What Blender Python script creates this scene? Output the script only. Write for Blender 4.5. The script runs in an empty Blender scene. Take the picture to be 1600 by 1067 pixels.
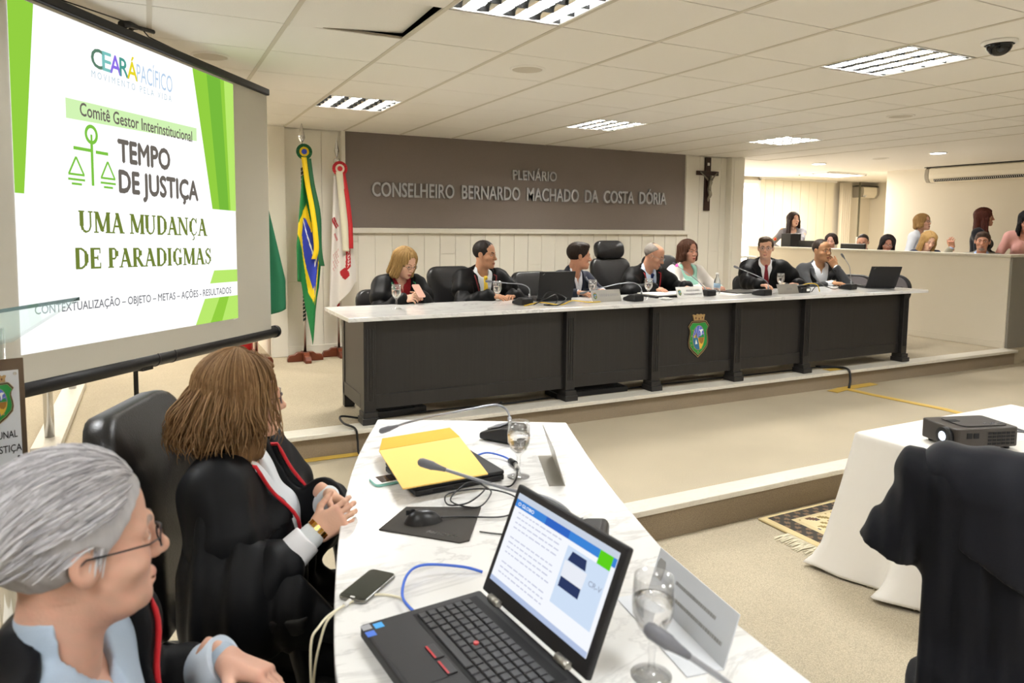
import bpy, bmesh, math, random
import numpy as np
from mathutils import Vector, Matrix, Euler

sc = bpy.context.scene
COL = sc.collection
random.seed(7)
rng = np.random.default_rng(11)
PI = math.pi

# ------------------------------------------------------------------ camera
cd = bpy.data.cameras.new('camera')
cam = bpy.data.objects.new('camera', cd)
COL.objects.link(cam)
CAM_F, CAM_YAW, CAM_PITCH, CAM_ROLL = 1114.8, 0.469085, 0.0872408, 0.00913203
_f = Vector((math.sin(CAM_YAW)*math.cos(CAM_PITCH), math.cos(CAM_YAW)*math.cos(CAM_PITCH), -math.sin(CAM_PITCH)))
_r = Vector((math.cos(CAM_YAW), -math.sin(CAM_YAW), 0))
_u = _r.cross(_f)
_r2 = math.cos(CAM_ROLL)*_r + math.sin(CAM_ROLL)*_u
_u2 = -math.sin(CAM_ROLL)*_r + math.cos(CAM_ROLL)*_u
cam.matrix_world = Matrix(((_r2.x, _u2.x, -_f.x, 0), (_r2.y, _u2.y, -_f.y, 0), (_r2.z, _u2.z, -_f.z, 1.545), (0, 0, 0, 1)))
cd.sensor_width = 36
cd.lens = CAM_F/1600*36
cd.shift_y = -0.05
cd.clip_start = 0.05
cd.dof.use_dof = True
cd.dof.focus_distance = 4.6
cd.dof.aperture_fstop = 5.6
sc.camera = cam

# ------------------------------------------------------------------ world, exposure, lamp strengths
wd = bpy.data.worlds.new('world')
sc.world = wd
wd.use_nodes = True
wd.node_tree.nodes['Background'].inputs[0].default_value = (0.9, 0.93, 1.0, 1)
wd.node_tree.nodes['Background'].inputs[1].default_value = 1.0
sc.view_settings.view_transform = 'Standard'
sc.view_settings.look = 'None'
sc.view_settings.gamma = 1
sc.view_settings.use_curve_mapping = False
sc.view_settings.exposure = 0.52
LAMP_W = 58.0          # each ceiling fitting
LAMP_COL = (0.94, 0.97, 1.0)       # fittings over the near half
LAMP_COL_FAR = (1.0, 0.98, 0.93)   # warmer tubes over the bench

# ------------------------------------------------------------------ helpers
def lin(c):
    if isinstance(c, str):
        c = c.lstrip('#'); c = tuple(int(c[i:i+2], 16)/255 for i in (0, 2, 4))
    return tuple((x/12.92 if x <= 0.04045 else ((x+0.055)/1.055)**2.4) for x in c)

class NT:
    """small helper round a node tree"""
    def __init__(s, m):
        s.t = m.node_tree; s.n = s.t.nodes; s.l = s.t.links
        s.b = s.n['Principled BSDF']
    def new(s, ty, **k):
        n = s.n.new(ty)
        for a, v in k.items():
            if a.startswith('i_'):
                n.inputs[a[2:]].default_value = v
            else: setattr(n, a, v)
        return n
    def link(s, a, b): s.l.new(a, b)

def mat(name, col, rough=0.5, metal=0.0, emit=None, estr=1.0, alpha=None, trans=0.0, ior=1.45, spec=None, sheen=0.0, bump=0.0, bscale=100, mott=0.0, mscale=3.0, coat=0.0):
    m = bpy.data.materials.new(name); m.use_nodes = True
    t = NT(m); b = t.b
    c = lin(col)
    b.inputs['Base Color'].default_value = (*c, 1)
    b.inputs['Roughness'].default_value = rough
    b.inputs['Metallic'].default_value = metal
    b.inputs['IOR'].default_value = ior
    b.inputs['Transmission Weight'].default_value = trans
    b.inputs['Coat Weight'].default_value = coat
    if sheen: b.inputs['Sheen Weight'].default_value = sheen
    if spec is not None: b.inputs['Specular IOR Level'].default_value = spec
    if emit:
        b.inputs['Emission Color'].default_value = (*lin(emit), 1)
        b.inputs['Emission Strength'].default_value = estr
    if bump or mott:
        tc = t.new('ShaderNodeTexCoord')
        if bump:
            nz = t.new('ShaderNodeTexNoise', i_Scale=bscale, i_Detail=4.0)
            t.link(tc.outputs['Object'], nz.inputs['Vector'])
            bp = t.new('ShaderNodeBump', i_Strength=bump, i_Distance=0.01)
            t.link(nz.outputs['Fac'], bp.inputs['Height']); t.link(bp.outputs['Normal'], b.inputs['Normal'])
        if mott:
            n2 = t.new('ShaderNodeTexNoise', i_Scale=mscale, i_Detail=5.0)
            t.link(tc.outputs['Object'], n2.inputs['Vector'])
            mx = t.new('ShaderNodeMix', data_type='RGBA')
            mx.inputs['A'].default_value = (*[x*(1-mott) for x in c], 1)
            mx.inputs['B'].default_value = (*[min(1, x*(1+mott)) for x in c], 1)
            t.link(n2.outputs['Fac'], mx.inputs['Factor']); t.link(mx.outputs['Result'], b.inputs['Base Color'])
    return m

class MB:
    """collects shapes into one mesh"""
    def __init__(s): s.v = []; s.f = []; s.m = []; s.sm = []
    def add(s, vs, fs, m=0, smooth=False):
        o = len(s.v); s.v += [tuple(float(q) for q in p) for p in vs]
        for f in fs: s.f.append(tuple(i+o for i in f)); s.m.append(m); s.sm.append(smooth)
        return s
    def box(s, lo, hi, m=0, M=None):
        x0, y0, z0 = lo; x1, y1, z1 = hi
        vs = [(x0,y0,z0),(x1,y0,z0),(x1,y1,z0),(x0,y1,z0),(x0,y0,z1),(x1,y0,z1),(x1,y1,z1),(x0,y1,z1)]
        if M is not None: vs = [M @ Vector(p) for p in vs]
        return s.add(vs, [(0,3,2,1),(4,5,6,7),(0,1,5,4),(1,2,6,5),(2,3,7,6),(3,0,4,7)], m)
    def cyl(s, p0, p1, r0, r1=None, n=16, m=0, caps=True):
        if r1 is None: r1 = r0
        p0 = Vector(p0); p1 = Vector(p1); d = (p1-p0).normalized()
        a = d.orthogonal().normalized(); b = d.cross(a)
        vs = []
        for p, r in ((p0, r0), (p1, r1)):
            for i in range(n):
                t = 2*PI*i/n; vs.append(p + a*r*math.cos(t) + b*r*math.sin(t))
        s.add(vs, [(i, (i+1) % n, n+(i+1) % n, n+i) for i in range(n)], m, True)
        if caps:
            s.add(vs[:n], [tuple(range(n-1, -1, -1))], m); s.add(vs[n:], [tuple(range(n))], m)
        return s
    def tube(s, pts, r, n=8, m=0, caps=True):
        P = [Vector(p) for p in pts]; k = len(P)
        R = r if isinstance(r, (list, tuple)) else [r]*k
        vs = []; a = None
        for i, p in enumerate(P):
            d = (P[min(i+1, k-1)] - P[max(i-1, 0)])
            if d.length < 1e-9: d = Vector((0,0,1))
            d.normalize()
            if a is None: a = d.orthogonal().normalized()
            else:
                a = a - d*a.dot(d)
                a = a.normalized() if a.length > 1e-6 else d.orthogonal().normalized()
            b = d.cross(a)
            for j in range(n):
                t = 2*PI*j/n; vs.append(p + (a*math.cos(t)+b*math.sin(t))*R[i])
        fs = [(i*n+j, i*n+(j+1) % n, (i+1)*n+(j+1) % n, (i+1)*n+j) for i in range(k-1) for j in range(n)]
        s.add(vs, fs, m, True)
        if caps: s.add(vs[:n], [tuple(range(n-1, -1, -1))], m); s.add(vs[-n:], [tuple(range(n))], m)
        return s
    def lathe(s, prof, n=24, m=0, M=None):
        vs = []; k = len(prof)
        for r, z in prof:
            for j in range(n):
                t = 2*PI*j/n; vs.append(Vector((r*math.cos(t), r*math.sin(t), z)))
        if M is not None: vs = [M @ p for p in vs]
        fs = [(i*n+j, i*n+(j+1) % n, (i+1)*n+(j+1) % n, (i+1)*n+j) for i in range(k-1) for j in range(n)]
        return s.add(vs, fs, m, True)
    def prism(s, poly, z0, z1, m=0, M=None):
        n = len(poly)
        vs = [Vector((x, y, z0)) for x, y in poly] + [Vector((x, y, z1)) for x, y in poly]
        if M is not None: vs = [M @ p for p in vs]
        s.add(vs, [tuple(range(n-1, -1, -1)), tuple(range(n, 2*n))] + [(i, (i+1) % n, n+(i+1) % n, n+i) for i in range(n)], m)
        return s
    def grid(s, fn, nu, nv, m=0, smooth=True):
        vs = [fn(i/nu, j/nv) for i in range(nu+1) for j in range(nv+1)]
        fs = [(i*(nv+1)+j, (i+1)*(nv+1)+j, (i+1)*(nv+1)+j+1, i*(nv+1)+j+1) for i in range(nu) for j in range(nv)]
        return s.add(vs, fs, m, smooth)
    def ball(s, c, r, m=0, nu=16, nv=10, M=None):
        r = (r, r, r) if not isinstance(r, (tuple, list)) else r
        vs = []
        for j in range(nv+1):
            ph = PI*j/nv
            for i in range(nu):
                t = 2*PI*i/nu
                p = Vector((r[0]*math.sin(ph)*math.cos(t), r[1]*math.sin(ph)*math.sin(t), r[2]*math.cos(ph)))
                if M is not None: p = M @ p
                vs.append(p + Vector(c))
        fs = [(j*nu+i, (j+1)*nu+i, (j+1)*nu+(i+1) % nu, j*nu+(i+1) % nu) for j in range(nv) for i in range(nu)]
        return s.add(vs, fs, m, True)
    def build(s, name, mats, parent=None, bevel=0.0, M=None, segs=2, solid=0.0):
        me = bpy.data.meshes.new(name)
        me.from_pydata(s.v, [], s.f)
        for mt in (mats if isinstance(mats, (list, tuple)) else [mats]): me.materials.append(mt)
        me.polygons.foreach_set('material_index', s.m)
        me.polygons.foreach_set('use_smooth', s.sm)
        bm = bmesh.new(); bm.from_mesh(me)
        bmesh.ops.remove_doubles(bm, verts=bm.verts, dist=1e-6)
        bmesh.ops.recalc_face_normals(bm, faces=bm.faces)
        if bevel:
            es = [e for e in bm.edges if len(e.link_faces) == 2 and e.calc_face_angle(0) > 0.6]
            bmesh.ops.bevel(bm, geom=es, offset=bevel, segments=segs, affect='EDGES', profile=0.5, clamp_overlap=True)
        if M is not None: bm.transform(M)
        bm.to_mesh(me); bm.free()
        o = bpy.data.objects.new(name, me); COL.objects.link(o)
        if parent is not None: o.parent = parent
        if solid:
            md = o.modifiers.new('thickness', 'SOLIDIFY'); md.thickness = solid; md.offset = 0
        return o

def tag(o, label, cat, group=None):
    o['label'] = label; o['category'] = cat
    if group: o['group'] = group
    return o
def thing(name, label, cat, loc=(0, 0, 0), rotz=0.0, group=None):
    o = bpy.data.objects.new(name, None); COL.objects.link(o)
    o.empty_display_size = 0.1
    o.location = loc; o.rotation_euler = (0, 0, rotz)
    return tag(o, label, cat, group)
def struct(o): o['kind'] = 'structure'; return o
def copy_tree(o, parent=None):
    c = o.copy(); COL.objects.link(c)
    if parent is not None: c.parent = parent
    for ch in list(o.children): copy_tree(ch, c)
    return c

def text_mesh(body, size, extrude=0.0, offset=0.0, align='CENTER', space=1.0, xs=1.0, shear=0.0):
    """verts/faces of a line of text in the XY plane, width factor xs"""
    cu = bpy.data.curves.new('text', 'FONT'); cu.body = body; cu.size = size; cu.extrude = extrude
    cu.offset = offset; cu.align_x = align; cu.space_character = space; cu.shear = shear; cu.resolution_u = 3
    o = bpy.data.objects.new('text', cu); COL.objects.link(o)
    dg = bpy.context.evaluated_depsgraph_get()
    me = bpy.data.meshes.new_from_object(o.evaluated_get(dg))
    vs = [(v.co.x*xs, v.co.y, v.co.z) for v in me.vertices]; fs = [tuple(p.vertices) for p in me.polygons]
    bpy.data.objects.remove(o); bpy.data.curves.remove(cu); bpy.data.meshes.remove(me)
    return vs, fs
def text_fit(body, width, height, extrude=0.0, offset=0.0, align='CENTER', space=1.0, shear=0.0):
    """text scaled so that its cap height / extents measure width x height, centred on 0,0; a thick offset is
    made of shifted copies so that sharp joints stay clean"""
    bold = max(0.0, offset-0.012) if not extrude else 0.0
    vs, fs = text_mesh(body, 1.0, 0.0001 if extrude else 0.0, offset if extrude else 0.0, align, space, 1.0, shear)
    if not extrude and offset:
        o = offset*0.6; n0 = len(vs); v0, f0 = vs, fs; vs, fs = list(v0), list(f0)
        for k, (ax, ay) in enumerate(((o, 0), (-o, 0), (0, o), (0, -o))):
            q = len(vs); vs += [(x+ax, y+ay, z) for x, y, z in v0]; fs += [tuple(i+q for i in f) for f in f0]
    xs = [v[0] for v in vs]
    b, _ = text_mesh('H', 1.0); ys = [v[1] for v in b]
    w0 = max(xs)-min(xs); h0 = max(ys)-min(ys); cx = (max(xs)+min(xs))/2
    cy = (max(ys)+min(ys))/2
    return [((x-cx)*width/w0, (y-cy)*height/h0, (extrude if z > 0 else -extrude) if extrude else 0) for x, y, z in vs], fs
def smooth_path(pts, sub=6):
    """Catmull-Rom through points"""
    P = [Vector(p) for p in pts]; out = []
    for i in range(len(P)-1):
        p0 = P[max(i-1, 0)]; p1 = P[i]; p2 = P[i+1]; p3 = P[min(i+2, len(P)-1)]
        for k in range(sub):
            t = k/sub
            out.append(0.5*((2*p1) + (p2-p0)*t + (2*p0-5*p1+4*p2-p3)*t*t + (3*p1-p0-3*p2+p3)*t**3))
    out.append(P[-1]); return out
def frame(o, x, y):
    """matrix with origin o, axes x, y (orthogonalised), z = x cross y"""
    x = Vector(x).normalized(); y = Vector(y); y = (y - x*y.dot(x)).normalized(); z = x.cross(y); o = Vector(o)
    return Matrix(((x.x, y.x, z.x, o.x), (x.y, y.y, z.y, o.y), (x.z, y.z, z.z, o.z), (0, 0, 0, 1)))

# ------------------------------------------------------------------ materials of the room
def mat_carpet(name, col):
    m = mat(name, col, rough=0.95, spec=0.1); t = NT(m); c = lin(col)
    tc = t.new('ShaderNodeTexCoord')
    n1 = t.new('ShaderNodeTexNoise', i_Scale=260.0, i_Detail=2.0); t.link(tc.outputs['Object'], n1.inputs['Vector'])
    n2 = t.new('ShaderNodeTexNoise', i_Scale=1.3, i_Detail=4.0); t.link(tc.outputs['Object'], n2.inputs['Vector'])
    r1 = t.new('ShaderNodeMapRange'); r1.inputs[1].default_value = 0.3; r1.inputs[2].default_value = 0.7; r1.inputs[3].default_value = 0.72; r1.inputs[4].default_value = 1.22
    t.link(n1.outputs['Fac'], r1.inputs[0])
    r2 = t.new('ShaderNodeMapRange'); r2.inputs[1].default_value = 0.3; r2.inputs[2].default_value = 0.7; r2.inputs[3].default_value = 0.93; r2.inputs[4].default_value = 1.07
    t.link(n2.outputs['Fac'], r2.inputs[0])
    mu = t.new('ShaderNodeMath', operation='MULTIPLY'); t.link(r1.outputs[0], mu.inputs[0]); t.link(r2.outputs[0], mu.inputs[1])
    vm = t.new('ShaderNodeVectorMath', operation='SCALE'); vm.inputs[0].default_value = c; t.link(mu.outputs[0], vm.inputs['Scale'])
    t.link(vm.outputs[0], t.b.inputs['Base Color'])
    bp = t.new('ShaderNodeBump', i_Strength=0.6, i_Distance=0.004); t.link(n1.outputs['Fac'], bp.inputs['Height']); t.link(bp.outputs[0], t.b.inputs['Normal'])
    return m
def mat_marble(name, col, vein, rough=0.12, scale=3.0, amount=0.5):
    m = mat(name, col, rough=rough); t = NT(m)
    tc = t.new('ShaderNodeTexCoord')
    mp = t.new('ShaderNodeMapping'); mp.inputs['Rotation'].default_value = (0.2, 0.3, 0.7); mp.inputs['Scale'].default_value = (1.0, 2.4, 1.5)
    t.link(tc.outputs['Object'], mp.inputs['Vector'])
    nz = t.new('ShaderNodeTexNoise', i_Scale=scale, i_Detail=9.0, i_Roughness=0.62, i_Distortion=0.9); t.link(mp.outputs[0], nz.inputs['Vector'])
    a = t.new('ShaderNodeMath', operation='SUBTRACT'); a.inputs[1].default_value = 0.5; t.link(nz.outputs['Fac'], a.inputs[0])
    ab = t.new('ShaderNodeMath', operation='ABSOLUTE'); t.link(a.outputs[0], ab.inputs[0])
    cr = t.new('ShaderNodeMapRange'); cr.inputs[1].default_value = 0.0; cr.inputs[2].default_value = 0.03; cr.inputs[3].default_value = amount; cr.inputs[4].default_value = 0.0
    t.link(ab.outputs[0], cr.inputs[0])
    n3 = t.new('ShaderNodeTexNoise', i_Scale=scale*0.7, i_Detail=3.0); t.link(tc.outputs['Object'], n3.inputs['Vector'])
    mu = t.new('ShaderNodeMath', operation='MULTIPLY'); t.link(cr.outputs[0], mu.inputs[0]); t.link(n3.outputs['Fac'], mu.inputs[1])
    mx = t.new('ShaderNodeMix', data_type='RGBA'); mx.inputs['A'].default_value = (*lin(col), 1); mx.inputs['B'].default_value = (*lin(vein), 1)
    t.link(mu.outputs[0], mx.inputs['Factor']); t.link(mx.outputs['Result'], t.b.inputs['Base Color'])
    return m
def mat_wood(name, dark, light, rough=0.4, scale=(40, 40, 1.2)):
    m = mat(name, dark, rough=rough); t = NT(m)
    tc = t.new('ShaderNodeTexCoord'); mp = t.new('ShaderNodeMapping'); mp.inputs['Scale'].default_value = scale
    t.link(tc.outputs['Object'], mp.inputs['Vector'])
    nz = t.new('ShaderNodeTexNoise', i_Scale=1.5, i_Detail=6.0, i_Roughness=0.6); t.link(mp.outputs[0], nz.inputs['Vector'])
    mx = t.new('ShaderNodeMix', data_type='RGBA'); mx.inputs['A'].default_value = (*lin(dark), 1); mx.inputs['B'].default_value = (*lin(light), 1)
    t.link(nz.outputs['Fac'], mx.inputs['Factor']); t.link(mx.outputs['Result'], t.b.inputs['Base Color'])
    return m

M = {}
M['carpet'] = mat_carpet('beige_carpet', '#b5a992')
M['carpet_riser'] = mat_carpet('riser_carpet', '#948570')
M['marble'] = mat_marble('white_marble', '#e6e5e2', '#8c8a88', rough=0.13, scale=2.2, amount=0.6)
M['marble_trim'] = mat_marble('trim_marble', '#dcd6c8', '#a59c8e', rough=0.3, scale=5, amount=0.4)
M['wall'] = mat('cream_paint', '#ece6d8', rough=0.6)
M['wall_pale'] = mat('pale_paint', '#e4dccb', rough=0.7)
M['plank'] = mat('white_planks', '#efeadd', rough=0.5, mott=0.03, mscale=2)
M['tile'] = mat('ceiling_tile', '#f1ede5', rough=0.9, bump=0.15, bscale=150)
M['tbar'] = mat('ceiling_bar', '#d2cab9', rough=0.5)
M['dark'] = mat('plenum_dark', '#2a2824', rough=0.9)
M['gypsum'] = mat('gypsum', '#f0ebe2', rough=0.8)
M['taupe'] = mat('taupe_fabric', '#837870', rough=0.85, bump=0.25, bscale=300, mott=0.05, mscale=60)
M['steel'] = mat('brushed_steel', '#b9bcc0', rough=0.25, metal=1.0)
M['chrome'] = mat('chrome', '#d8d8d8', rough=0.1, metal=1.0)
M['bench_wood'] = mat_wood('dark_wenge', '#1d1b1b', '#2c2a29', rough=0.4)
M['black'] = mat('black_plastic', '#151517', rough=0.4)
M['black_matte'] = mat('black_matte', '#131314', rough=0.75)
M['leather'] = mat('black_leather', '#1b1a1b', rough=0.33, bump=0.12, bscale=220)
M['white'] = mat('white_plastic', '#e9e7e2', rough=0.35)
M['plate_white'] = mat('plate_white', '#d5d8dc', rough=0.3)
M['paper'] = mat('paper', '#f4f2ee', rough=0.8)
def thin_glass(name, col='#ffffff', base=0.06):
    """thin clear wall: transparent with a fresnel sheen"""
    m = bpy.data.materials.new(name); m.use_nodes = True; t = NT(m)
    tr = t.new('ShaderNodeBsdfTransparent'); tr.inputs[0].default_value = (*lin(col), 1)
    gl = t.new('ShaderNodeBsdfGlossy'); gl.inputs['Roughness'].default_value = 0.03
    lw = t.new('ShaderNodeLayerWeight'); lw.inputs['Blend'].default_value = 0.35
    mr = t.new('ShaderNodeMapRange'); mr.inputs[3].default_value = base; mr.inputs[4].default_value = 0.55; t.link(lw.outputs['Facing'], mr.inputs[0])
    mx = t.new('ShaderNodeMixShader'); t.link(mr.outputs[0], mx.inputs[0]); t.link(tr.outputs[0], mx.inputs[1]); t.link(gl.outputs[0], mx.inputs[2])
    t.link(mx.outputs[0], t.n['Material Output'].inputs['Surface']); return m
M['glass'] = thin_glass('clear_glass', '#ffffff')
M['water'] = mat('water', '#ffffff', rough=0.0, trans=1.0, ior=1.33)
# ================================================================== the room
PIT_Z, MID_Z, DAIS_Z, CEIL_Z = -0.198, 0.0, 0.164, 2.565
# pit floor
struct(MB().box((-0.2, -3.2, PIT_Z-0.1), (12.0, 3.3, PIT_Z)).build('floor', M['carpet']))
# middle level round the pit
pit_edge = [(0.80, -3.2), (0.80, 0.5), (0.82, 0.9), (0.88, 1.2), (0.98, 1.6), (1.12, 2.0), (1.36, 2.55), (1.62, 3.08)]
mid = [(-3.4, -3.2)] + pit_edge + [(9.3, 3.08), (12.0, 3.08), (12.0, 5.0), (-3.4, 5.0)]
mb = MB()
n_ = len(mid)
mb.add([(x, y, MID_Z) for x, y in mid], [tuple(range(n_))], 0)
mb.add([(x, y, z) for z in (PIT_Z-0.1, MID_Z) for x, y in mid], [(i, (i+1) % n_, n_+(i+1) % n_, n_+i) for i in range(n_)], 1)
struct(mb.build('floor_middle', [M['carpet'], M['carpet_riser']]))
# dais
mb = MB()
mb.box((-3.4, 4.74, -0.1), (13.8, 10.4, DAIS_Z), 0)
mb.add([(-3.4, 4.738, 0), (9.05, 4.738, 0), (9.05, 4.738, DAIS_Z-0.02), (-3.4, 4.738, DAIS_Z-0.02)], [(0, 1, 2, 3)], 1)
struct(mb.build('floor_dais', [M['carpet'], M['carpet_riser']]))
# marble nosings of the two steps
struct(MB().box((-3.4, 4.70, DAIS_Z-0.024), (9.05, 4.87, DAIS_Z+0.006)).build('trim_1', M['marble_trim'], bevel=0.004))
struct(MB().box((1.55, 3.05, MID_Z-0.028), (12.0, 3.19, MID_Z+0.006)).build('trim_2', M['marble_trim'], bevel=0.004))

# back wall of painted planks
WY = 7.788
mb = MB()
mb.box((1.10, WY+0.012, DAIS_Z-0.05), (7.6, WY+0.25, CEIL_Z+0.1), 0)
x = 1.27; k = 0
while x < 7.35:
    x1 = min(x+0.193, 7.36)
    zj = 0.95 + 0.5*((k*37) % 7)/7
    if k % 3 == 0:
        mb.box((x, WY, DAIS_Z), (x1-0.005, WY+0.013, zj-0.0025)); mb.box((x, WY, zj+0.0025), (x1-0.005, WY+0.013, CEIL_Z-0.01))
    else: mb.box((x, WY, DAIS_Z), (x1-0.005, WY+0.013, CEIL_Z-0.01))
    x = x1; k += 1
struct(mb.build('wall_back', M['plank'], bevel=0.0015, segs=1))
struct(MB().box((1.10, WY-0.07, DAIS_Z), (1.27, WY+0.05, CEIL_Z)).build('trim_3', M['plank'], bevel=0.006))
struct(MB().box((7.36, WY-0.10, DAIS_Z), (7.6, WY+0.25, CEIL_Z)).box((7.40, WY-0.108, DAIS_Z), (7.56, WY-0.1, CEIL_Z)).build('trim_4', M['plank'], bevel=0.004))
struct(MB().box((1.27, WY-0.018, DAIS_Z), (7.36, WY, DAIS_Z+0.1)).build('baseboard_back', M['plank'], bevel=0.003))
# taupe name panel set in a cream moulding, steel letters
sp = thing('wall_sign', 'taupe fabric panel with steel lettering naming the plenary hall on the back wall', 'wall sign', (4.24, WY, 1.53))
PX0, PX1, PZ0, PZ1 = 1.90, 6.585, 1.53, CEIL_Z
L_ = lambda p: Matrix.Translation((-4.24, -WY, -1.53))
MB().box((PX0, WY-0.02, PZ0), (PX1, WY-0.001, PZ1)).build('backing', M['taupe'], sp, M=L_(0))
MB().box((PX0-0.04, WY-0.05, PZ0-0.055), (PX1+0.09, WY-0.001, PZ0)).box((PX0-0.04, WY-0.05, PZ0), (PX0, WY-0.001, PZ1)).box((PX1, WY-0.05, PZ0), (PX1+0.09, WY-0.001, PZ1)).build('moulding', M['plank'], sp, bevel=0.003, M=L_(0))
def islands(vs, fs):
    """split text geometry into glyphs: faces that overlap in x belong together"""
    par = list(range(len(vs)))
    def find(i):
        while par[i] != i: par[i] = par[par[i]]; i = par[i]
        return i
    for f in fs:
        for q in f[1:]: par[find(q)] = find(f[0])
    gr = {}
    for f in fs: gr.setdefault(find(f[0]), []).append(f)
    items = sorted([[min(vs[i][0] for f in g for i in f), max(vs[i][0] for f in g for i in f), g] for g in gr.values()], key=lambda q: q[0])
    out = []
    for it in items:
        if out and it[0] < out[-1][1]-0.2*min(it[1]-it[0], out[-1][1]-out[-1][0]): out[-1][1] = max(out[-1][1], it[1]); out[-1][2] = out[-1][2]+it[2]
        else: out.append(it)
    return [o[2] for o in out]
def letter_row(body, x0, x1, z, h):
    vs, fs = text_fit(body, x1-x0, h, extrude=0.012, offset=0.012)
    P = [((x0+x1)/2+a, WY-0.045+(-c), z+b) for a, b, c in vs]
    for g in islands(vs, fs):
        used = sorted({i for f in g for i in f}); mp = {q: k for k, q in enumerate(used)}
        MB().add([P[i] for i in used], [tuple(mp[i] for i in f) for f in g]).build('letter', M['letters'], sp, M=L_(0))
M['letters'] = mat('letter_steel', '#b9b9bc', rough=0.4, metal=0.1)
letter_row('CONSELHEIRO  BERNARDO  MACHADO  DA  COSTA  DÓRIA', 2.19, 6.25, 1.955, 0.152)
letter_row('PLENÁRIO', 3.922, 4.529, 2.181, 0.112)

# side room behind: far wall, window, blinds, gallery wall
struct(MB().box((7.4, 10.25, DAIS_Z-0.1), (13.9, 10.4, 2.75)).build('wall_far', M['wall_pale']))
struct(MB().box((7.35, 7.95, DAIS_Z), (7.6, 10.4, 2.75)).build('wall_corridor', M['wall_pale']))
struct(MB().box((11.2, 4.7, MID_Z), (11.4, 8.05, 2.75)).box((11.2, -3.3, PIT_Z), (11.4, 4.7, 2.75)).build('wall_right', M['wall_pale']))
struct(MB().box((13.75, 8.0, DAIS_Z), (13.9, 10.4, 2.75)).box((11.4, 7.9, DAIS_Z), (13.9, 8.05, 2.75)).build('wall_recess', M['wall_pale']))
struct(MB().box((-3.55, -3.35, PIT_Z-0.1), (-3.4, 10.0, 2.75)).build('wall_left', M['wall']))
struct(MB().box((-3.5, 9.62, DAIS_Z-0.1), (1.12, 9.75, 2.75)).build('wall_passage', M['wall']))
struct(MB().box((1.10, 8.03, DAIS_Z-0.1), (1.25, 9.75, 2.75)).build('wall_passage_side', M['wall']))
struct(MB().box((-3.5, -3.4, PIT_Z-0.1), (12.0, -3.25, 2.75)).build('wall_front', M['wall']))
# window at the end of the side corridor, bright with daylight
M['daylight'] = mat('daylit_pane', '#ffffff', rough=0.3, emit='#fff6e8', estr=3.6)
wn = MB().box((8.1, 10.20, 0.20), (10.52, 10.249, 0.27)).box((8.1, 10.20, 2.43), (10.52, 10.249, 2.5)).box((8.1, 10.20, 0.27), (8.17, 10.249, 2.43)).box((10.45, 10.20, 0.27), (10.52, 10.249, 2.43)).box((9.2, 10.21, 0.27), (9.26, 10.249, 2.43)).build('window_1', M['white'])
struct(wn)
MB().box((8.17, 10.235, 0.27), (10.45, 10.245, 2.43)).build('window_pane', M['daylight'], wn)
# light fitting over the passage behind the screen (bright passage)
# ---------------- ceiling: square tiles on a T grid, one tile lifted
GX0, GY0, GP = 1.27, 2.60, 0.62
LIGHT_CELLS = [(i, j) for j in (-10, -5, 0, 5) for i in (-4, 0, 4, 8)]  # fittings out of view are added to light the room
mb = MB()
gap = 0.004
cells = set(LIGHT_CELLS)
LIFTED = (-1, 1)
for i in range(-8, 11):
    for j in range(-10, 9):
        x0, y0 = GX0+i*GP, GY0+j*GP
        if (i, j) in cells or (i, j) == LIFTED: continue
        if y0 >= WY-0.02 and x0 > 1.0: continue
        y1 = min(y0+GP, WY) if x0 > 1.0 else y0+GP
        xa = min(x0+GP, 8.1)
        mb.box((x0+0.009, y0+gap, CEIL_Z), (xa-0.009, y1-gap, CEIL_Z+0.015), 0)
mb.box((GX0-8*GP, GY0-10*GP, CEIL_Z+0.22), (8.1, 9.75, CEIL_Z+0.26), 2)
# bars running into depth are wider and sit proud, bars across are thin
for i in range(-8, 12):
    x = min(GX0+i*GP, 8.1)
    mb.box((x-0.012, GY0-10*GP, CEIL_Z-0.003), (x+0.012, WY if x > 1.0 else 9.7, CEIL_Z+0.006), 1)
for j in range(-10, 12):
    y = GY0+j*GP
    mb.box((GX0-8*GP, y-0.006, CEIL_Z+0.004), (8.1 if y < WY else 1.0, y+0.006, CEIL_Z+0.011), 3)
M['tline'] = mat('ceiling_joint', '#8d8372', rough=0.7)
struct(mb.build('ceiling', [M['tile'], M['tbar'], M['dark'], M['tline']]))
x0, y0 = GX0+LIFTED[0]*GP, GY0+LIFTED[1]*GP
ct = MB().box((-0.302, -0.306, -0.0075), (0.302, 0.306, 0.0075)).build('ceiling_tile', M['tile'])
ct.location = (x0+GP/2+0.006, y0+GP/2+0.012, CEIL_Z+0.032); ct.rotation_euler = (math.radians(-2.2), math.radians(-4.0), math.radians(0.8))
tag(ct, 'ceiling tile lifted askew in its grid with a dark gap beside it', 'ceiling tile')
# flat plaster ceiling over the gallery and corridor
struct(MB().box((8.1, -3.2, CEIL_Z-0.004), (13.9, 10.4, CEIL_Z+0.1)).box((7.35, 7.79, CEIL_Z-0.004), (8.1, 10.4, CEIL_Z+0.1)).build('ceiling_plaster', M['gypsum']))

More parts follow.
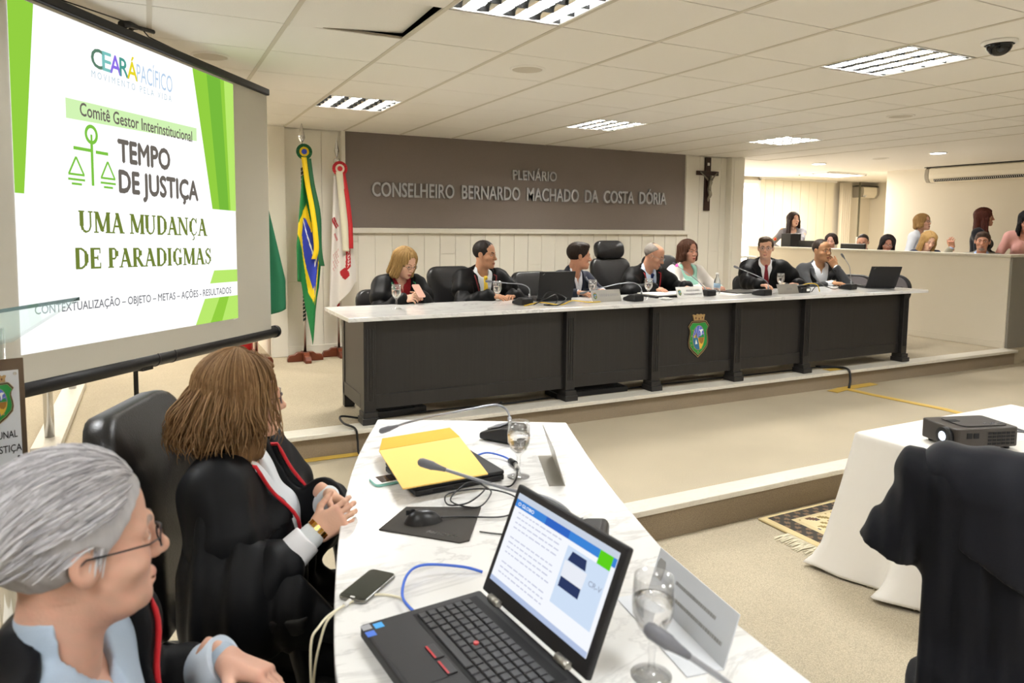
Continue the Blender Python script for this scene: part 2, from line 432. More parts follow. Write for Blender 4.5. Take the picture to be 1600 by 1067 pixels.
# ---------------- recessed light fittings with parabolic louvres
M['louvre'] = mat('louvre_mirror', '#dddddd', rough=0.16, metal=1.0)
M['cross_blade'] = mat('cross_blade', '#22211f', rough=0.5)  # blade colour darkened to offset the lamp glare, not the metal's own tone
M['tray'] = mat('light_tray', '#f0eeea', rough=0.5)
M['lamp'] = mat('lamp_tube', '#ffffff', rough=0.4, emit='#fffaf0', estr=14.0)
def ceiling_light(i, j, label):
    x, y = GX0+i*GP+GP/2, GY0+j*GP+GP/2
    t = thing('ceiling_light', label, 'ceiling light', (x, y, CEIL_Z), 0, 'louvred ceiling lights')
    h = 0.298
    MB().box((-h, -h, 0.095), (h, h, 0.105)).box((-h, -h, 0), (-h+0.008, h, 0.1)).box((h-0.008, -h, 0), (h, h, 0.1)).box((-h, -h, 0), (h, -h+0.008, 0.1)).box((-h, h-0.008, 0), (h, h, 0.1)).build('housing', M['tray'], t)
    lv = MB()
    for k in range(5):                      # long reflectors, curved in section
        xc = -h+0.02+k*(2*h-0.04)/4
        for sgn in (-1, 1):
            lv.grid(lambda u, v: (xc+sgn*(0.003+0.028*(1-u)**2), -h+0.01+v*(2*h-0.02), 0.004+0.048*u), 4, 1)
    lv.build('louvre', M['louvre'], t)
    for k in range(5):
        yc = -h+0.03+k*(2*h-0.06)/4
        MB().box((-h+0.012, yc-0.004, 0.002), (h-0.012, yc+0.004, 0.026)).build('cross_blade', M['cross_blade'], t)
    for k in range(4):
        xc = -h+0.02+(k+0.5)*(2*h-0.04)/4
        MB().cyl((xc, -h+0.03, 0.07), (xc, h-0.03, 0.07), 0.012, n=10).build('lamp_tube', M['lamp'], t)
    ld = bpy.data.lights.new('fitting_light', 'AREA'); ld.shape = 'SQUARE'; ld.size = 0.57; ld.energy = LAMP_W; ld.color = LAMP_COL_FAR if j >= 5 else LAMP_COL
    lo = bpy.data.objects.new('fitting_light', ld); COL.objects.link(lo); lo.parent = t; lo.location = (0, 0, 0.056)
    return t
names = {(0, 0): 'louvred ceiling light cut by the top edge of the photo', (0, 5): 'louvred ceiling light in front of the two flags, over the left end of the bench',
         (4, 0): 'large louvred ceiling light near the black dome camera', (4, 5): 'louvred ceiling light over the middle of the bench, in front of the name panel',
         (8, 5): 'louvred ceiling light at the right end, near the crucifix'}
for c in LIGHT_CELLS:
    ceiling_light(*c, names.get(c, 'unseen louvred ceiling light added to light the room, behind or beside the camera'))
# fittings in the plaster ceiling over the gallery: two bright round downlights, one louvred panel
M['downlight'] = mat('downlight_disc', '#ffffff', rough=0.4, emit='#eef4ff', estr=9.0)
for x, y, lab in ((9.1, 5.84, 'bright round downlight in the plaster ceiling before the long air conditioner'), (9.1, 7.68, 'bright round downlight in the plaster ceiling over the floral-bloused woman')):
    t = thing('downlight', lab, 'ceiling light', (x, y, CEIL_Z-0.004), 0, 'gallery downlights')
    MB().lathe([(0.105, 0.0), (0.105, -0.008), (0.088, -0.012), (0.088, 0.0)], 28).build('trim_ring', M['white'], t)
    MB().cyl((0, 0, -0.012), (0, 0, -0.002), 0.088, n=28).build('diffuser', M['downlight'], t)
    ld = bpy.data.lights.new('downlight_lamp', 'SPOT'); ld.energy = 60; ld.spot_size = 2.4; ld.spot_blend = 0.7; ld.shadow_soft_size = 0.08; ld.color = (0.95, 0.97, 1.0)
    lo = bpy.data.objects.new('downlight_lamp', ld); COL.objects.link(lo); lo.parent = t; lo.location = (0, 0, -0.03)
t = thing('ceiling_light', 'flat louvred ceiling light in the plaster ceiling of the corridor', 'ceiling light', (10.9, 8.9, CEIL_Z-0.004))
MB().box((-0.5, -0.32, -0.02), (0.5, 0.32, 0)).build('housing', M['tray'], t)
lv = MB()
for k in range(5): lv.box((-0.49+k*0.24, -0.31, -0.035), (-0.47+k*0.24, 0.31, -0.02))
for k in range(3): lv.box((-0.49, -0.31+k*0.3, -0.035), (0.49, -0.29+k*0.3, -0.02))
lv.build('louvre', M['louvre'], t)
pn = MB()
for k in range(4): pn.box((-0.47+k*0.24, -0.29, -0.024), (-0.25+k*0.24, 0.29, -0.02))
M['lamp_soft'] = mat('lamp_panel', '#ffffff', rough=0.4, emit='#fff8ee', estr=4.0)
pn.build('lamp_panel', M['lamp_soft'], t)
ld = bpy.data.lights.new('corridor_lamp', 'AREA'); ld.shape = 'RECTANGLE'; ld.size = 0.9; ld.size_y = 0.55; ld.energy = 60; ld.color = (1, 0.95, 0.87)
lo = bpy.data.objects.new('corridor_lamp', ld); COL.objects.link(lo); lo.parent = t; lo.location = (0, 0, -0.04)
# lamp of the passage behind the screen
t = thing('ceiling_light', 'passage lamp behind the projection screen', 'ceiling light', (-0.6, 8.7, CEIL_Z-0.02))
MB().box((-0.4, -0.2, 0), (0.4, 0.2, 0.02)).build('housing', M['tray'], t)
ld = bpy.data.lights.new('passage_lamp', 'AREA'); ld.shape = 'RECTANGLE'; ld.size = 0.8; ld.size_y = 0.4; ld.energy = 60; ld.color = (1, 0.94, 0.85)
lo = bpy.data.objects.new('passage_lamp', ld); COL.objects.link(lo); lo.parent = t; lo.location = (0, 0, -0.005)

# ceiling speakers (round grilles), dome camera
M['grille'] = mat('speaker_grille', '#cfc7b8', rough=0.8)
def speaker(x, y, z, lab):
    t = thing('ceiling_speaker', lab, 'speaker', (x, y, z), 0, 'round ceiling speakers')
    MB().lathe([(0.115, 0.0), (0.113, -0.006), (0.098, -0.009), (0.096, -0.004)], 32).build('rim', M['tile'], t)
    MB().cyl((0, 0, -0.006), (0, 0, -0.001), 0.097, n=32).build('grille', M['grille'], t)
speaker(2.2, 4.15, CEIL_Z, 'round ceiling speaker in the middle of the tiled ceiling')
speaker(0.36, 4.77, CEIL_Z, 'round white ceiling speaker behind the top bar of the projection screen')
speaker(5.97, 4.19, CEIL_Z, 'round ceiling speaker in a tile near the right edge of the tiled ceiling')
speaker(9.15, 6.70, CEIL_Z-0.004, 'round ceiling speaker in the plaster ceiling between the two downlights')
t = thing('dome_camera', 'black dome security camera hanging from the ceiling tiles', 'security camera', (4.10, 2.33, CEIL_Z))
MB().lathe([(0.0, 0.0), (0.085, 0.0), (0.085, -0.012), (0.07, -0.018)], 32).build('base', M['white'], t)
MB().lathe([(0.062, -0.014)] + [(0.062*math.cos(a), -0.018-0.058*math.sin(a)) for a in [k*PI/20 for k in range(0, 10)]] + [(0.001, -0.076)], 32).build('dome', mat('smoked_dome', '#0d0d0f', rough=0.08), t)

# parapet of the gallery
struct(MB().box((9.05, 4.86, MID_Z), (9.2, 9.0, 1.25), 0).box((9.2, 4.86, MID_Z), (11.2, 5.0, 1.25), 0).build('wall_gallery', M['wall_pale'], bevel=0.004))
struct(MB().box((9.03, 4.84, 1.25), (9.22, 9.0, 1.282), 0).box((9.22, 4.84, 1.25), (11.2, 5.02, 1.282), 0).build('trim_5', M['marble_trim'], bevel=0.004))
struct(MB().box((9.035, 4.86, DAIS_Z), (9.05, 9.0, DAIS_Z+0.08)).build('baseboard_gallery', M['wall_pale']))
struct(MB().box((9.06, 4.835, MID_Z), (9.5, 4.86, 1.25)).build('trim_6', mat('parapet_end_shade', '#8f8a80', rough=0.6)))  # sheet over the parapet end, its grey stands for the shade there
# vertical blinds and narrow post in the recess
M['blind'] = mat('beige_blind', '#e4dcc6', rough=0.85)
t = thing('vertical_blind', 'beige vertical blind on the far wall behind the standing woman in a floral blouse', 'window blind', (11.55, 10.2, DAIS_Z))
bl = MB()
for k in range(17):
    x = -0.98+k*0.12
    bl.box((x-0.0585, -0.004-0.004*(k % 2), 0.06), (x+0.0585, 0.0-0.004*(k % 2), 2.36))
bl.build('slats', M['blind'], t); MB().box((-1.05, -0.04, 2.36), (1.05, 0.03, 2.40)).build('head_rail', M['white'], t)
t = thing('curtain', 'pale gathered curtain hanging at the end of the beige vertical blind', 'curtain', (12.80, 10.12, DAIS_Z))
MB().grid(lambda u, v: (-0.15+0.3*u, 0.03*math.sin(u*30), 0.03+2.33*v), 60, 4).build('drape', mat('drape', '#e6dcc8', rough=0.9), t, solid=0.004)
t = thing('blind_cord', 'thin dark cord with a pale pull beside the gathered curtain', 'blind cord', (13.06, 9.98, DAIS_Z))
MB().cyl((0, 0, 0.1), (0, 0, 2.38), 0.018, n=8).build('cord', mat('cord_grey', '#6d6a58', rough=0.7), t)
MB().box((-0.03, -0.03, 1.08), (0.03, 0.03, 1.26)).build('pull', M['white'], t, bevel=0.01)
# split air conditioners
def air_con(loc, rz, length, lab):
    t = thing('air_conditioner', lab, 'air conditioner', loc, rz)
    prof = [(0, 0.0), (-0.17, 0.0), (-0.215, 0.06), (-0.225, 0.12), (-0.215, 0.21), (-0.17, 0.235), (0, 0.235)]
    Mx = Matrix(((0, 0, 1, -length/2), (1, 0, 0, 0), (0, 1, 0, 0), (0, 0, 0, 1)))
    MB().prism(prof, 0.07, length-0.07, 0, Mx).build('body', mat('ac_cream', '#efe7d4', rough=0.45), t, bevel=0.01)
    for a, b in ((0, 0.068), (length-0.068, length)): MB().prism(prof, a, b, 0, Mx).build('end_cap', mat('ac_grey', '#a9a294', rough=0.5), t, bevel=0.012)
    MB().add([(-length/2+0.15, -0.190, 0.012), (length/2-0.5, -0.190, 0.012), (length/2-0.5, -0.218, 0.048), (-length/2+0.15, -0.218, 0.048)], [(0, 1, 2, 3)]).build('outlet', M['dark'], t, solid=0.006)
    sl = MB()
    for k in range(int(length*24)):
        x = -length/2+0.16+k*(length-0.67)/(length*24)
        sl.add([(x, -0.190, 0.008), (x+0.008, -0.190, 0.008), (x+0.008, -0.224, 0.048), (x, -0.224, 0.048)], [(0, 1, 2, 3)])
    sl.build('vanes', M['white'], t)
    MB().box((-length/2-0.02, -0.2, 0.2355), (length/2+0.02, 0.0, 0.243)).build('top_plate', M['black_matte'], t)
    return t
air_con((11.2, 6.2, 2.315), -PI/2, 2.1, 'long cream split air conditioner high on the gallery wall')
air_con((13.46, 10.25, 2.24), 0, 0.55, 'smaller cream split air conditioner high in the recess beyond the gallery wall corner')
# tubular rail by the corridor
t = thing('handrail', 'white tubular stair rail in the bright corridor behind the bench', 'railing', (8.62, 8.6, DAIS_Z))
MB().tube(smooth_path([(-0.3, 0, 0.94), (0.0, 0, 0.95), (0.2, 0, 0.93), (0.24, 0.05, 0.86), (0.24, 0.05, 0.0)], 4), 0.02).build('top_rail', M['white'], t)
MB().cyl((-0.3, 0, 0.62), (0.24, 0.03, 0.62), 0.016).build('middle_rail', M['white'], t)
MB().cyl((0.02, 0, 0), (0.02, 0, 0.95), 0.018).build('post', M['steel'], t)
# ================================================================== judges' bench on the dais
BT = 0.93                      # bench top height
bench = thing('judges_bench', 'long dark wood judges bench with marble top and crest on the dais', 'bench desk', (4.2, 5.1, DAIS_Z))
BI = Matrix.Translation((-4.2, -5.1, -DAIS_Z))
MB().box((1.17, 4.735, BT-0.03), (7.36, 5.47, BT)).build('marble_top', M['marble'], bench, bevel=0.004, M=BI)
def fluted_post(x, w=0.085):
    mb = MB().box((x, 4.80, DAIS_Z+0.09), (x+w, 4.90, BT-0.03))
    for k in range(3):
        xx = x+w*(0.26+0.24*k)
        mb.box((xx-0.004, 4.794, DAIS_Z+0.17), (xx+0.004, 4.801, BT-0.09))
    mb.box((x-0.008, 4.785, DAIS_Z+0.045), (x+w+0.008, 4.905, DAIS_Z+0.09))
    mb.box((x-0.016, 4.772, DAIS_Z+0.006), (x+w+0.016, 4.912, DAIS_Z+0.05))
    return mb.build('post', M['bench_wood'], bench, bevel=0.003, M=BI)
posts = [1.29, 2.92, 3.77, 4.70, 5.59, 7.06]
for x in posts: fluted_post(x)
for a, b in zip(posts[:-1], posts[1:]):
    MB().box((a+0.085, 4.845, DAIS_Z+0.10), (b, 4.87, BT-0.03)).box((a+0.085, 4.838, DAIS_Z+0.10), (b, 4.872, DAIS_Z+0.20)).build('front_panel', M['bench_wood'], bench, bevel=0.002, M=BI)
for x in (1.295, 7.065):
    MB().box((x, 4.90, DAIS_Z+0.18), (x+0.02, 5.36, BT-0.03)).box((x-0.006, 4.90, DAIS_Z+0.10), (x+0.03, 5.40, DAIS_Z+0.20)).box((x-0.006, 5.36, DAIS_Z+0.005), (x+0.075, 5.42, BT-0.03)).build('end_panel', M['bench_wood'], bench, bevel=0.003, M=BI)
MB().box((1.32, 4.86, BT-0.06), (7.10, 5.42, BT-0.03)).build('top_support', M['bench_wood'], bench, M=BI)

# crest of the state on the bench
def crest(parent, cx, cz, h, Mx, mount=True):
    """shield crest, local x right, z up, y towards the back; Mx places it"""
    s = h/0.384
    col = lambda n, c, **k: M.setdefault(n, mat(n, c, rough=0.4, **k))
    gold, green, blue, ylw, brn, wht, sea, blk = col('crest_gold', '#a8895a'), col('crest_green', '#1f8a3c'), col('crest_blue', '#5a6cc4'), col('crest_yellow', '#dcb540'), col('crest_brown', '#9a6a26'), col('crest_white', '#f2f2ee'), col('crest_sea', '#2d6c94'), col('crest_black', '#1a1614')
    half = [(0.0, 0.128), (0.075, 0.132), (0.085, 0.128), (0.118, 0.085), (0.100, 0.055), (0.097, 0.03), (0.108, -0.02), (0.112, -0.06), (0.104, -0.10), (0.06, -0.148), (0.02, -0.178), (0.0, -0.196)]
    shield = [(x, y) for x, y in half] + [(-x, y) for x, y in reversed(half[1:-1])]
    R3 = Matrix(((1, 0, 0, 0), (0, 0, 1, 0), (0, 1, 0, 0), (0, 0, 0, 1)))     # xy -> xz
    T = Mx @ Matrix.Scale(s, 4) @ R3
    def pl(name, poly, d0, d1, m, par, k=1.0):
        return MB().prism([(x*k, y*k) for x, y in poly], -d1, -d0, 0, T).build(name, m, par)
    e = pl('crest', shield, 0.0, 0.010, blk, parent, 1.0)
    def ring(poly, k0, k1, d, m, name):
        n = len(poly); mb = MB()
        vs = [Vector((x*k0, y*k0, -d)) for x, y in poly]+[Vector((x*k1, y*k1, -d)) for x, y in poly]
        mb.add([T @ v for v in vs], [(i, (i+1) % n, n+(i+1) % n, n+i) for i in range(n)]); mb.build(name, m, e)
    ring(shield, 1.0, 0.965, 0.0108, gold, 'outer_border')
    pl('field', shield, 0.010, 0.0115, green, e, 0.88)
    ring(shield, 0.90, 0.875, 0.0122, gold, 'inner_border')
    ov = [(0.068*math.cos(2*PI*k/40), -0.018+0.112*math.sin(2*PI*k/40)) for k in range(40)]
    ov2 = [(0.064*math.cos(2*PI*k/40), -0.018+0.108*math.sin(2*PI*k/40)) for k in range(40)]
    pl('oval_border', ov, 0.0115, 0.0125, gold, e)
    def clip(poly, a, b, c):         # keep a*x+b*y<=c
        out = []
        for i in range(len(poly)):
            p, q = poly[i], poly[(i+1) % len(poly)]
            dp, dq = a*p[0]+b*p[1]-c, a*q[0]+b*q[1]-c
            if dp <= 0: out.append(p)
            if dp*dq < 0:
                t = dp/(dp-dq); out.append((p[0]+t*(q[0]-p[0]), p[1]+t*(q[1]-p[1])))
        return out
    up = clip(ov2, 0, -1, 0.018); lo = clip(ov2, 0, 1, -0.018)
    pl('sky', up, 0.0125, 0.013, blue, e)
    rays = MB()
    for k in range(7):
        a0 = math.radians(20+k*24)
        p = [(-0.022, -0.012), (-0.022+0.12*math.cos(a0), -0.012+0.12*math.sin(a0)), (-0.022+0.12*math.cos(a0+0.06), -0.012+0.12*math.sin(a0+0.06))]
        # keep inside the oval
        p = [(x, y) if (x/0.062)**2+((y+0.018)/0.106)**2 < 1 else tuple(np.array((-0.022, -0.012))+(np.array((x, y))-np.array((-0.022, -0.012)))*min([t for t in np.linspace(1, 0, 60) if ((-0.022+(x+0.022)*t)/0.062)**2+((-0.012+(y+0.012)*t+0.018)/0.106)**2 < 1][:1] or [0])) for x, y in p]
        rays.prism(p, -0.0134, -0.013, 0, T)
    rays.build('sun_rays', col('crest_ray', '#b9b0c8'), e)
    pl('sun', [(-0.055, -0.017), (-0.012, -0.017), (-0.02, 0.0), (-0.034, 0.012), (-0.05, 0.0)], 0.013, 0.0136, ylw, e)
    MB().prism([(-0.036, -0.017), (-0.020, -0.017), (-0.022, 0.02), (-0.034, 0.02)], -0.0142, -0.0136, 0, T).prism([(-0.031, 0.02), (-0.025, 0.02), (-0.028, 0.034)], -0.0142, -0.0136, 0, T).build('lighthouse', col('crest_grey', '#6c6258'), e)
    pl('bird', [(0.0, 0.058), (0.02, 0.052), (0.028, 0.058), (0.05, 0.052), (0.034, 0.036), (0.032, 0.01), (0.026, -0.004), (0.022, 0.03)], 0.0134, 0.0142, wht, e)
    pl('hills', [(0.0, -0.017), (0.012, -0.003), (0.024, -0.009), (0.044, 0.012), (0.06, -0.002), (0.061, -0.017)], 0.013, 0.0138, green, e)
    pl('sea', clip(lo, 1, 0.25, -0.012), 0.0125, 0.013, sea, e)
    pl('sand', clip(lo, -1, -0.25, 0.012), 0.0125, 0.013, ylw, e)
    pl('earth', [(0.0, -0.019), (0.061, -0.019), (0.056, -0.055), (0.04, -0.075), (0.02, -0.068), (0.006, -0.045)], 0.013, 0.0136, brn, e)
    pl('sail', [(-0.036, -0.075), (-0.012, -0.072), (-0.02, -0.05), (-0.028, -0.03), (-0.034, -0.05)], 0.0134, 0.0142, wht, e)
    st = MB()
    for x, y in [(-0.066, 0.05), (-0.075, 0.0), (-0.085, -0.045), (-0.075, -0.08), (-0.045, -0.105), (0.0, -0.145), (0.04, -0.115)]:
        st.prism([(x+(0.008 if i % 2 == 0 else 0.0035)*math.sin(i*PI/5), y+(0.008 if i % 2 == 0 else 0.0035)*math.cos(i*PI/5)) for i in range(10)], -0.0128, -0.0115, 0, T)
    st.build('stars', gold, e)
    cr = [(-0.058, 0.136), (-0.060, 0.155), (-0.072, 0.186), (-0.052, 0.19), (-0.05, 0.184), (-0.03, 0.184), (-0.028, 0.192), (-0.008, 0.192), (-0.006, 0.186), (0.012, 0.186), (0.014, 0.192), (0.03, 0.192), (0.032, 0.184), (0.05, 0.184), (0.052, 0.19), (0.068, 0.186), (0.058, 0.155), (0.060, 0.136)]
    MB().prism(cr, -0.012, 0, 0, T).build('crown', gold, e)
    w_ = MB()
    for x, y in ((-0.036, 0.15), (0.0, 0.142), (0.036, 0.15)): w_.prism([(x-0.005, y), (x+0.005, y), (x+0.005, y+0.014), (x, y+0.019), (x-0.005, y+0.014)], -0.0126, -0.012, 0, T)
    w_.build('crown_windows', col('crest_dark', '#4a2018'), e)
    return e
crest(bench, 0, 0, 0.384, BI @ Matrix.Translation((4.305, 4.845, 0.61)))

# ================================================================== curved marble table in the foreground
TZ = 0.75
tl = [(0.20, -0.55), (0.20, 0.55), (0.235, 0.95), (0.268, 1.19), (0.292, 1.323), (0.353, 1.575), (0.418, 1.812), (0.499, 2.074), (0.627, 2.415), (0.818, 2.835)]
tr = [(1.504, 2.462), (1.297, 1.916), (1.168, 1.52), (1.106, 1.311), (1.055, 1.14), (1.032, 0.962), (1.015, 0.75), (1.0, 0.4), (1.0, -0.55)]
poly = [(p.x, p.y) for p in smooth_path([(x, y, 0) for x, y in tl], 4)] + [(1.17, 2.652)] + [(p.x, p.y) for p in smooth_path([(x, y, 0) for x, y in tr], 4)]
ctb = thing('curved_table', 'curved white marble table with laptop, envelope and microphones in the foreground', 'table', (0.75, 1.5, 0))
CI = Matrix.Translation((-0.75, -1.5, 0))
MB().prism(list(reversed(poly)), TZ-0.03, TZ).build('marble_top', M['marble'], ctb, bevel=0.004, M=CI)
inner = [(1.40, 2.45), (1.20, 1.95), (1.06, 1.53), (0.99, 1.31), (0.94, 1.14), (0.91, 0.96), (0.895, 0.75), (0.88, 0.4), (0.88, -0.5)]
ip = smooth_path([(x-0.16, y, 0) for x, y in inner], 4)
mb = MB(); k_ = len(ip)
mb.add([(p.x, p.y, z) for z in (0.004, TZ-0.03) for p in ip] + [(p.x-0.025, p.y, z) for z in (0.004, TZ-0.03) for p in ip],
       [(i, i+1, k_+i+1, k_+i) for i in range(k_-1)] + [(2*k_+i, 3*k_+i, 3*k_+i+1, 2*k_+i+1) for i in range(k_-1)] + [(i, 2*k_+i, 2*k_+i+1, i+1) for i in range(k_-1)] + [(0, k_, 3*k_, 2*k_), (k_-1, 3*k_-1, 4*k_-1, 2*k_-1)])
mb.build('modesty_panel', M['bench_wood'], ctb, M=CI)
for (x, y) in ((0.93, 2.62), (1.27, 2.43), (0.40, -0.4), (0.78, -0.42)):
    MB().box((x-0.035, y-0.035, 0.0), (x+0.035, y+0.035, TZ-0.03)).build('leg', M['bench_wood'], ctb, bevel=0.003, M=CI)

# ================================================================== projection screen on its tripod
su, sv = Vector((0.60164044, 0.7983286, -0.02646193)), Vector((0.00445564, 0.02977376, 0.99954673))
SO = Vector((0.74038898, 5.18050914, 0.81946367))
SM = frame(SO, su, sv)                     # local x right, y up, z towards the viewer
if SM.col[2].xyz.dot(Vector((0, 0, 1.5))-SO) < 0: print('screen normal flipped')
ps = thing('projection_screen', 'tripod projection screen showing a white and green slide, left of the flags', 'projection screen', (SO.x+su.x*-1.28, SO.y+su.y*-1.28, 0.0))
SI = Matrix.Translation(-ps.location) @ SM
M['screen'] = mat('screen_cloth', '#c4c0b4', rough=0.9)
MB().box((-2.58, -0.02, -0.006), (0.0, 1.63, -0.003)).build('cloth', M['screen'], ps, M=SI)
MB().box((-2.60, 1.615, -0.022), (0.005, 1.66, 0.02)).build('top_bar', M['black'], ps, bevel=0.008, M=SI)
MB().cyl((-2.66, -0.025, -0.03), (0.10, -0.025, -0.03), 0.04, n=24).cyl((0.08, -0.025, -0.03), (0.112, -0.025, -0.03), 0.044, n=24).build('case_tube', M['black'], ps, M=SI)
MB().cyl((-1.20, -0.025, -0.03), (-1.19, -0.025, -0.03), 0.042, n=24).cyl((-1.06, -0.025, -0.03), (-1.05, -0.025, -0.03), 0.042, n=24).build('case_ring', M['black'], ps, M=SI)
# pole behind
px_, py_ = SO.x+su.x*-1.28, SO.y+su.y*-1.28
bk = -Vector(SM.col[2].xyz)*0.075; bk.z = 0
pole = lambda z: Vector((px_+bk.x+sv.x*(z-0.78), py_+bk.y+sv.y*(z-0.78), z)) - ps.location
MB().tube([pole(0.05), pole(2.52)], 0.016, 4).build('pole', M['black'], ps)
MB().box((-1.32, -0.07, -0.09), (-1.24, -0.045, 0.0)).build('bracket', M['black'], ps, M=SI)
MB().tube([(-1.40, 1.672, 0.0), (-1.34, 1.692, 0.0), (-1.28, 1.694, 0.0), (-1.16, 1.706, 0.0)], [0.020, 0.016, 0.011, 0.011], 8).tube([(-1.28, 1.66, -0.07), (-1.28, 1.694, -0.03), (-1.28, 1.694, 0.0)], 0.012, 8).build('hook', M['black'], ps, M=SI)
MB().tube([(-1.95, 1.655, 0), (-1.38, 1.695, 0.0)], 0.0035, 5).build('wire', M['black'], ps, M=SI)
MB().tube([(-1.24, 1.69, 0.0), (-1.20, 1.67, 0.0), (-0.78, 1.655, 0)], 0.0035, 5).build('wire', M['black'], ps, M=SI)
for a in (0.4, 2.5, 4.6):
    MB().tube([pole(0.42), pole(0.0)+Vector((0.42*math.cos(a), 0.42*math.sin(a), 0.012))], 0.011, 6).build('leg', M['black'], ps)
# --- the slide: a lit picture on the cloth
def em(name, c, s=0.75): return mat(name, '#000000', rough=0.9, emit=c, estr=s, spec=0.0)
E_w, E_g1, E_g2, E_g3, E_pale = em('slide_white', '#ffffff', 0.8), em('slide_green', '#8fc93f'), em('slide_lime', '#b5e36a'), em('slide_dark_green', '#74b53a'), em('slide_pale_green', '#cdeeb0')
E_grey, E_olive, E_txt = em('slide_grey', '#6b655e'), em('slide_olive', '#6f7f37'), em('slide_text', '#77787c')
def flat(mb, pts, z, m=0): mb.add([(x, y, z) for x, y in pts], [tuple(range(len(pts)))], m)
sl = MB(); L, R_, B, T_ = -2.054, -0.42, 0.123, 1.60
flat(sl, [(L, B), (R_, B), (R_, T_), (L, T_)], 0.0)
slide = sl.build('slide', E_w, ps, M=SI)
for poly_, z_, m_ in (([(L, 0.797), (-2.008, 0.797), (-1.925, T_), (L, T_)], 0.001, E_g1), ([(-0.835, T_), (R_, T_), (R_, 0.805), (-0.672, 0.805)], 0.001, E_g1),
                      ([(-0.70, T_), (-0.56, T_), (-0.50, 0.805), (-0.60, 0.805)], 0.0016, E_g3), ([(-0.52, T_), (R_, T_), (R_, 0.805), (-0.48, 0.805)], 0.0016, E_g2),
                      ([(-0.67, 0.435), (R_, 0.435), (R_, 0.358), (-0.715, 0.358)], 0.001, E_g2), ([(-0.77, 0.27), (R_, 0.27), (R_, B), (-0.865, B)], 0.001, E_g2),
                      ([(-0.62, 0.27), (-0.52, 0.27), (-0.60, B), (-0.72, B)], 0.0016, E_g1)):
    g = MB(); flat(g, poly_, z_); g.build('green_shape', m_, slide, M=SI)
b = MB(); flat(b, [(-1.77, 1.152), (-0.81, 1.188), (-0.81, 1.262), (-1.77, 1.242)], 0.001); b.build('banner', E_pale, slide, M=SI)
def slide_text(body, x0, x1, yc, h, m, z=0.002, off=0.0, name='slide_text', parent=slide, slope=0.0):
    vs, fs = text_fit(body, x1-x0, h, offset=off)
    mb = MB(); mb.add([((x0+x1)/2+a, yc+b+slope*a, z) for a, b, c in vs], fs); return mb.build(name, m, parent, M=SI)
slide_text('Comitê Gestor Interinstitucional', -1.69, -0.855, 1.207, 0.058, E_grey, 0.0025, 0.028)
slide_text('TEMPO', -1.455, -1.055, 1.05, 0.105, E_grey, off=0.06)
slide_text('DE JUSTIÇA', -1.455, -0.81, 0.90, 0.105, E_grey, off=0.06)
slide_text('CONTEXTUALIZAÇÃO – OBJETO – METAS – AÇÕES - RESULTADOS', -1.98, -0.495, 0.306, 0.038, E_txt, 0.0025, 0.02)
xs0 = -1.61
for ch, c, wd_ in (('C', '#5d7f6b', 0.082), ('E', '#7cc0bb', 0.062), ('A', '#8a6fe0', 0.078), ('R', '#4f9a8d', 0.064), ('Á', '#e2d32a', 0.078)):
    slide_text(ch, xs0, xs0+wd_, 1.463, 0.088, em('logo_'+c[1:], c), off=0.025); xs0 += wd_-0.012
slide_text('PACÍFICO', xs0+0.005, -1.02, 1.463, 0.088, em('logo_thin', '#b4cbe4'), off=0.0)
slide_text('M O V I M E N T O   P E L A   V I D A', -1.61, -1.03, 1.385, 0.032, em('logo_small', '#b4c8d4'), off=0.0)
# serif lettering built from strokes
SER = {}
def _st(*s): return s
TH, TN = 0.225, 0.095
SER['U'] = (0.86, [((0.17, 1), (0.17, 0.3), TH), ((0.17, 0.32), (0.24, 0.10), 0.16), ((0.24, 0.10), (0.42, 0.03), 0.12), ((0.42, 0.03), (0.60, 0.09), 0.08), ((0.60, 0.09), (0.69, 0.3), TN), ((0.69, 0.3), (0.69, 1), TN)], [(0.17, 1, .34), (0.69, 1, .28)])
SER['M'] = (1.08, [((0.16, 0), (0.16, 1), TN), ((0.20, 1), (0.54, 0.08), TH), ((0.54, 0.05), (0.88, 1), TN), ((0.90, 1), (0.90, 0), TH)], [(0.16, 0, .28), (0.90, 0, .34), (0.13, 1, .2), (0.95, 1, .2)])
SER['A'] = (0.86, [((0.12, 0), (0.42, 1), TN), ((0.40, 1), (0.70, 0), TH), ((0.24, 0.34), (0.58, 0.34), TN)], [(0.12, 0, .26), (0.72, 0, .32)])
SER['D'] = (0.86, [((0.20, 0), (0.20, 1), TH), ((0.1, 0.965), (0.45, 0.965), TN), ((0.1, 0.035), (0.45, 0.035), TN), ((0.43, 0.96), (0.62, 0.85), 0.12), ((0.62, 0.87), (0.72, 0.65), 0.17), ((0.71, 0.7), (0.71, 0.3), TH), ((0.72, 0.35), (0.62, 0.13), 0.17), ((0.62, 0.15), (0.43, 0.04), 0.12)], [])
SER['N'] = (0.92, [((0.15, 0), (0.15, 1), TN), ((0.16, 1), (0.74, 0.04), TH), ((0.76, 1), (0.76, 0), TN)], [(0.15, 0, .28), (0.76, 1, .28), (0.10, 1, .2)])
SER['C'] = (0.82, [((0.70, 0.74), (0.60, 0.92), 0.10), ((0.60, 0.92), (0.42, 0.97), 0.07), ((0.44, 0.97), (0.24, 0.82), 0.14), ((0.22, 0.82), (0.17, 0.5), TH), ((0.17, 0.5), (0.22, 0.2), TH), ((0.24, 0.2), (0.42, 0.03), 0.14), ((0.42, 0.03), (0.60, 0.07), 0.07), ((0.60, 0.07), (0.72, 0.24), 0.07), ((0.70, 1.0), (0.70, 0.7), 0.06)], [])
SER['Ç'] = (0.82, SER['C'][1]+[((0.42, 0.0), (0.48, -0.10), 0.06), ((0.48, -0.10), (0.46, -0.22), 0.08), ((0.46, -0.22), (0.32, -0.24), 0.06)], [])
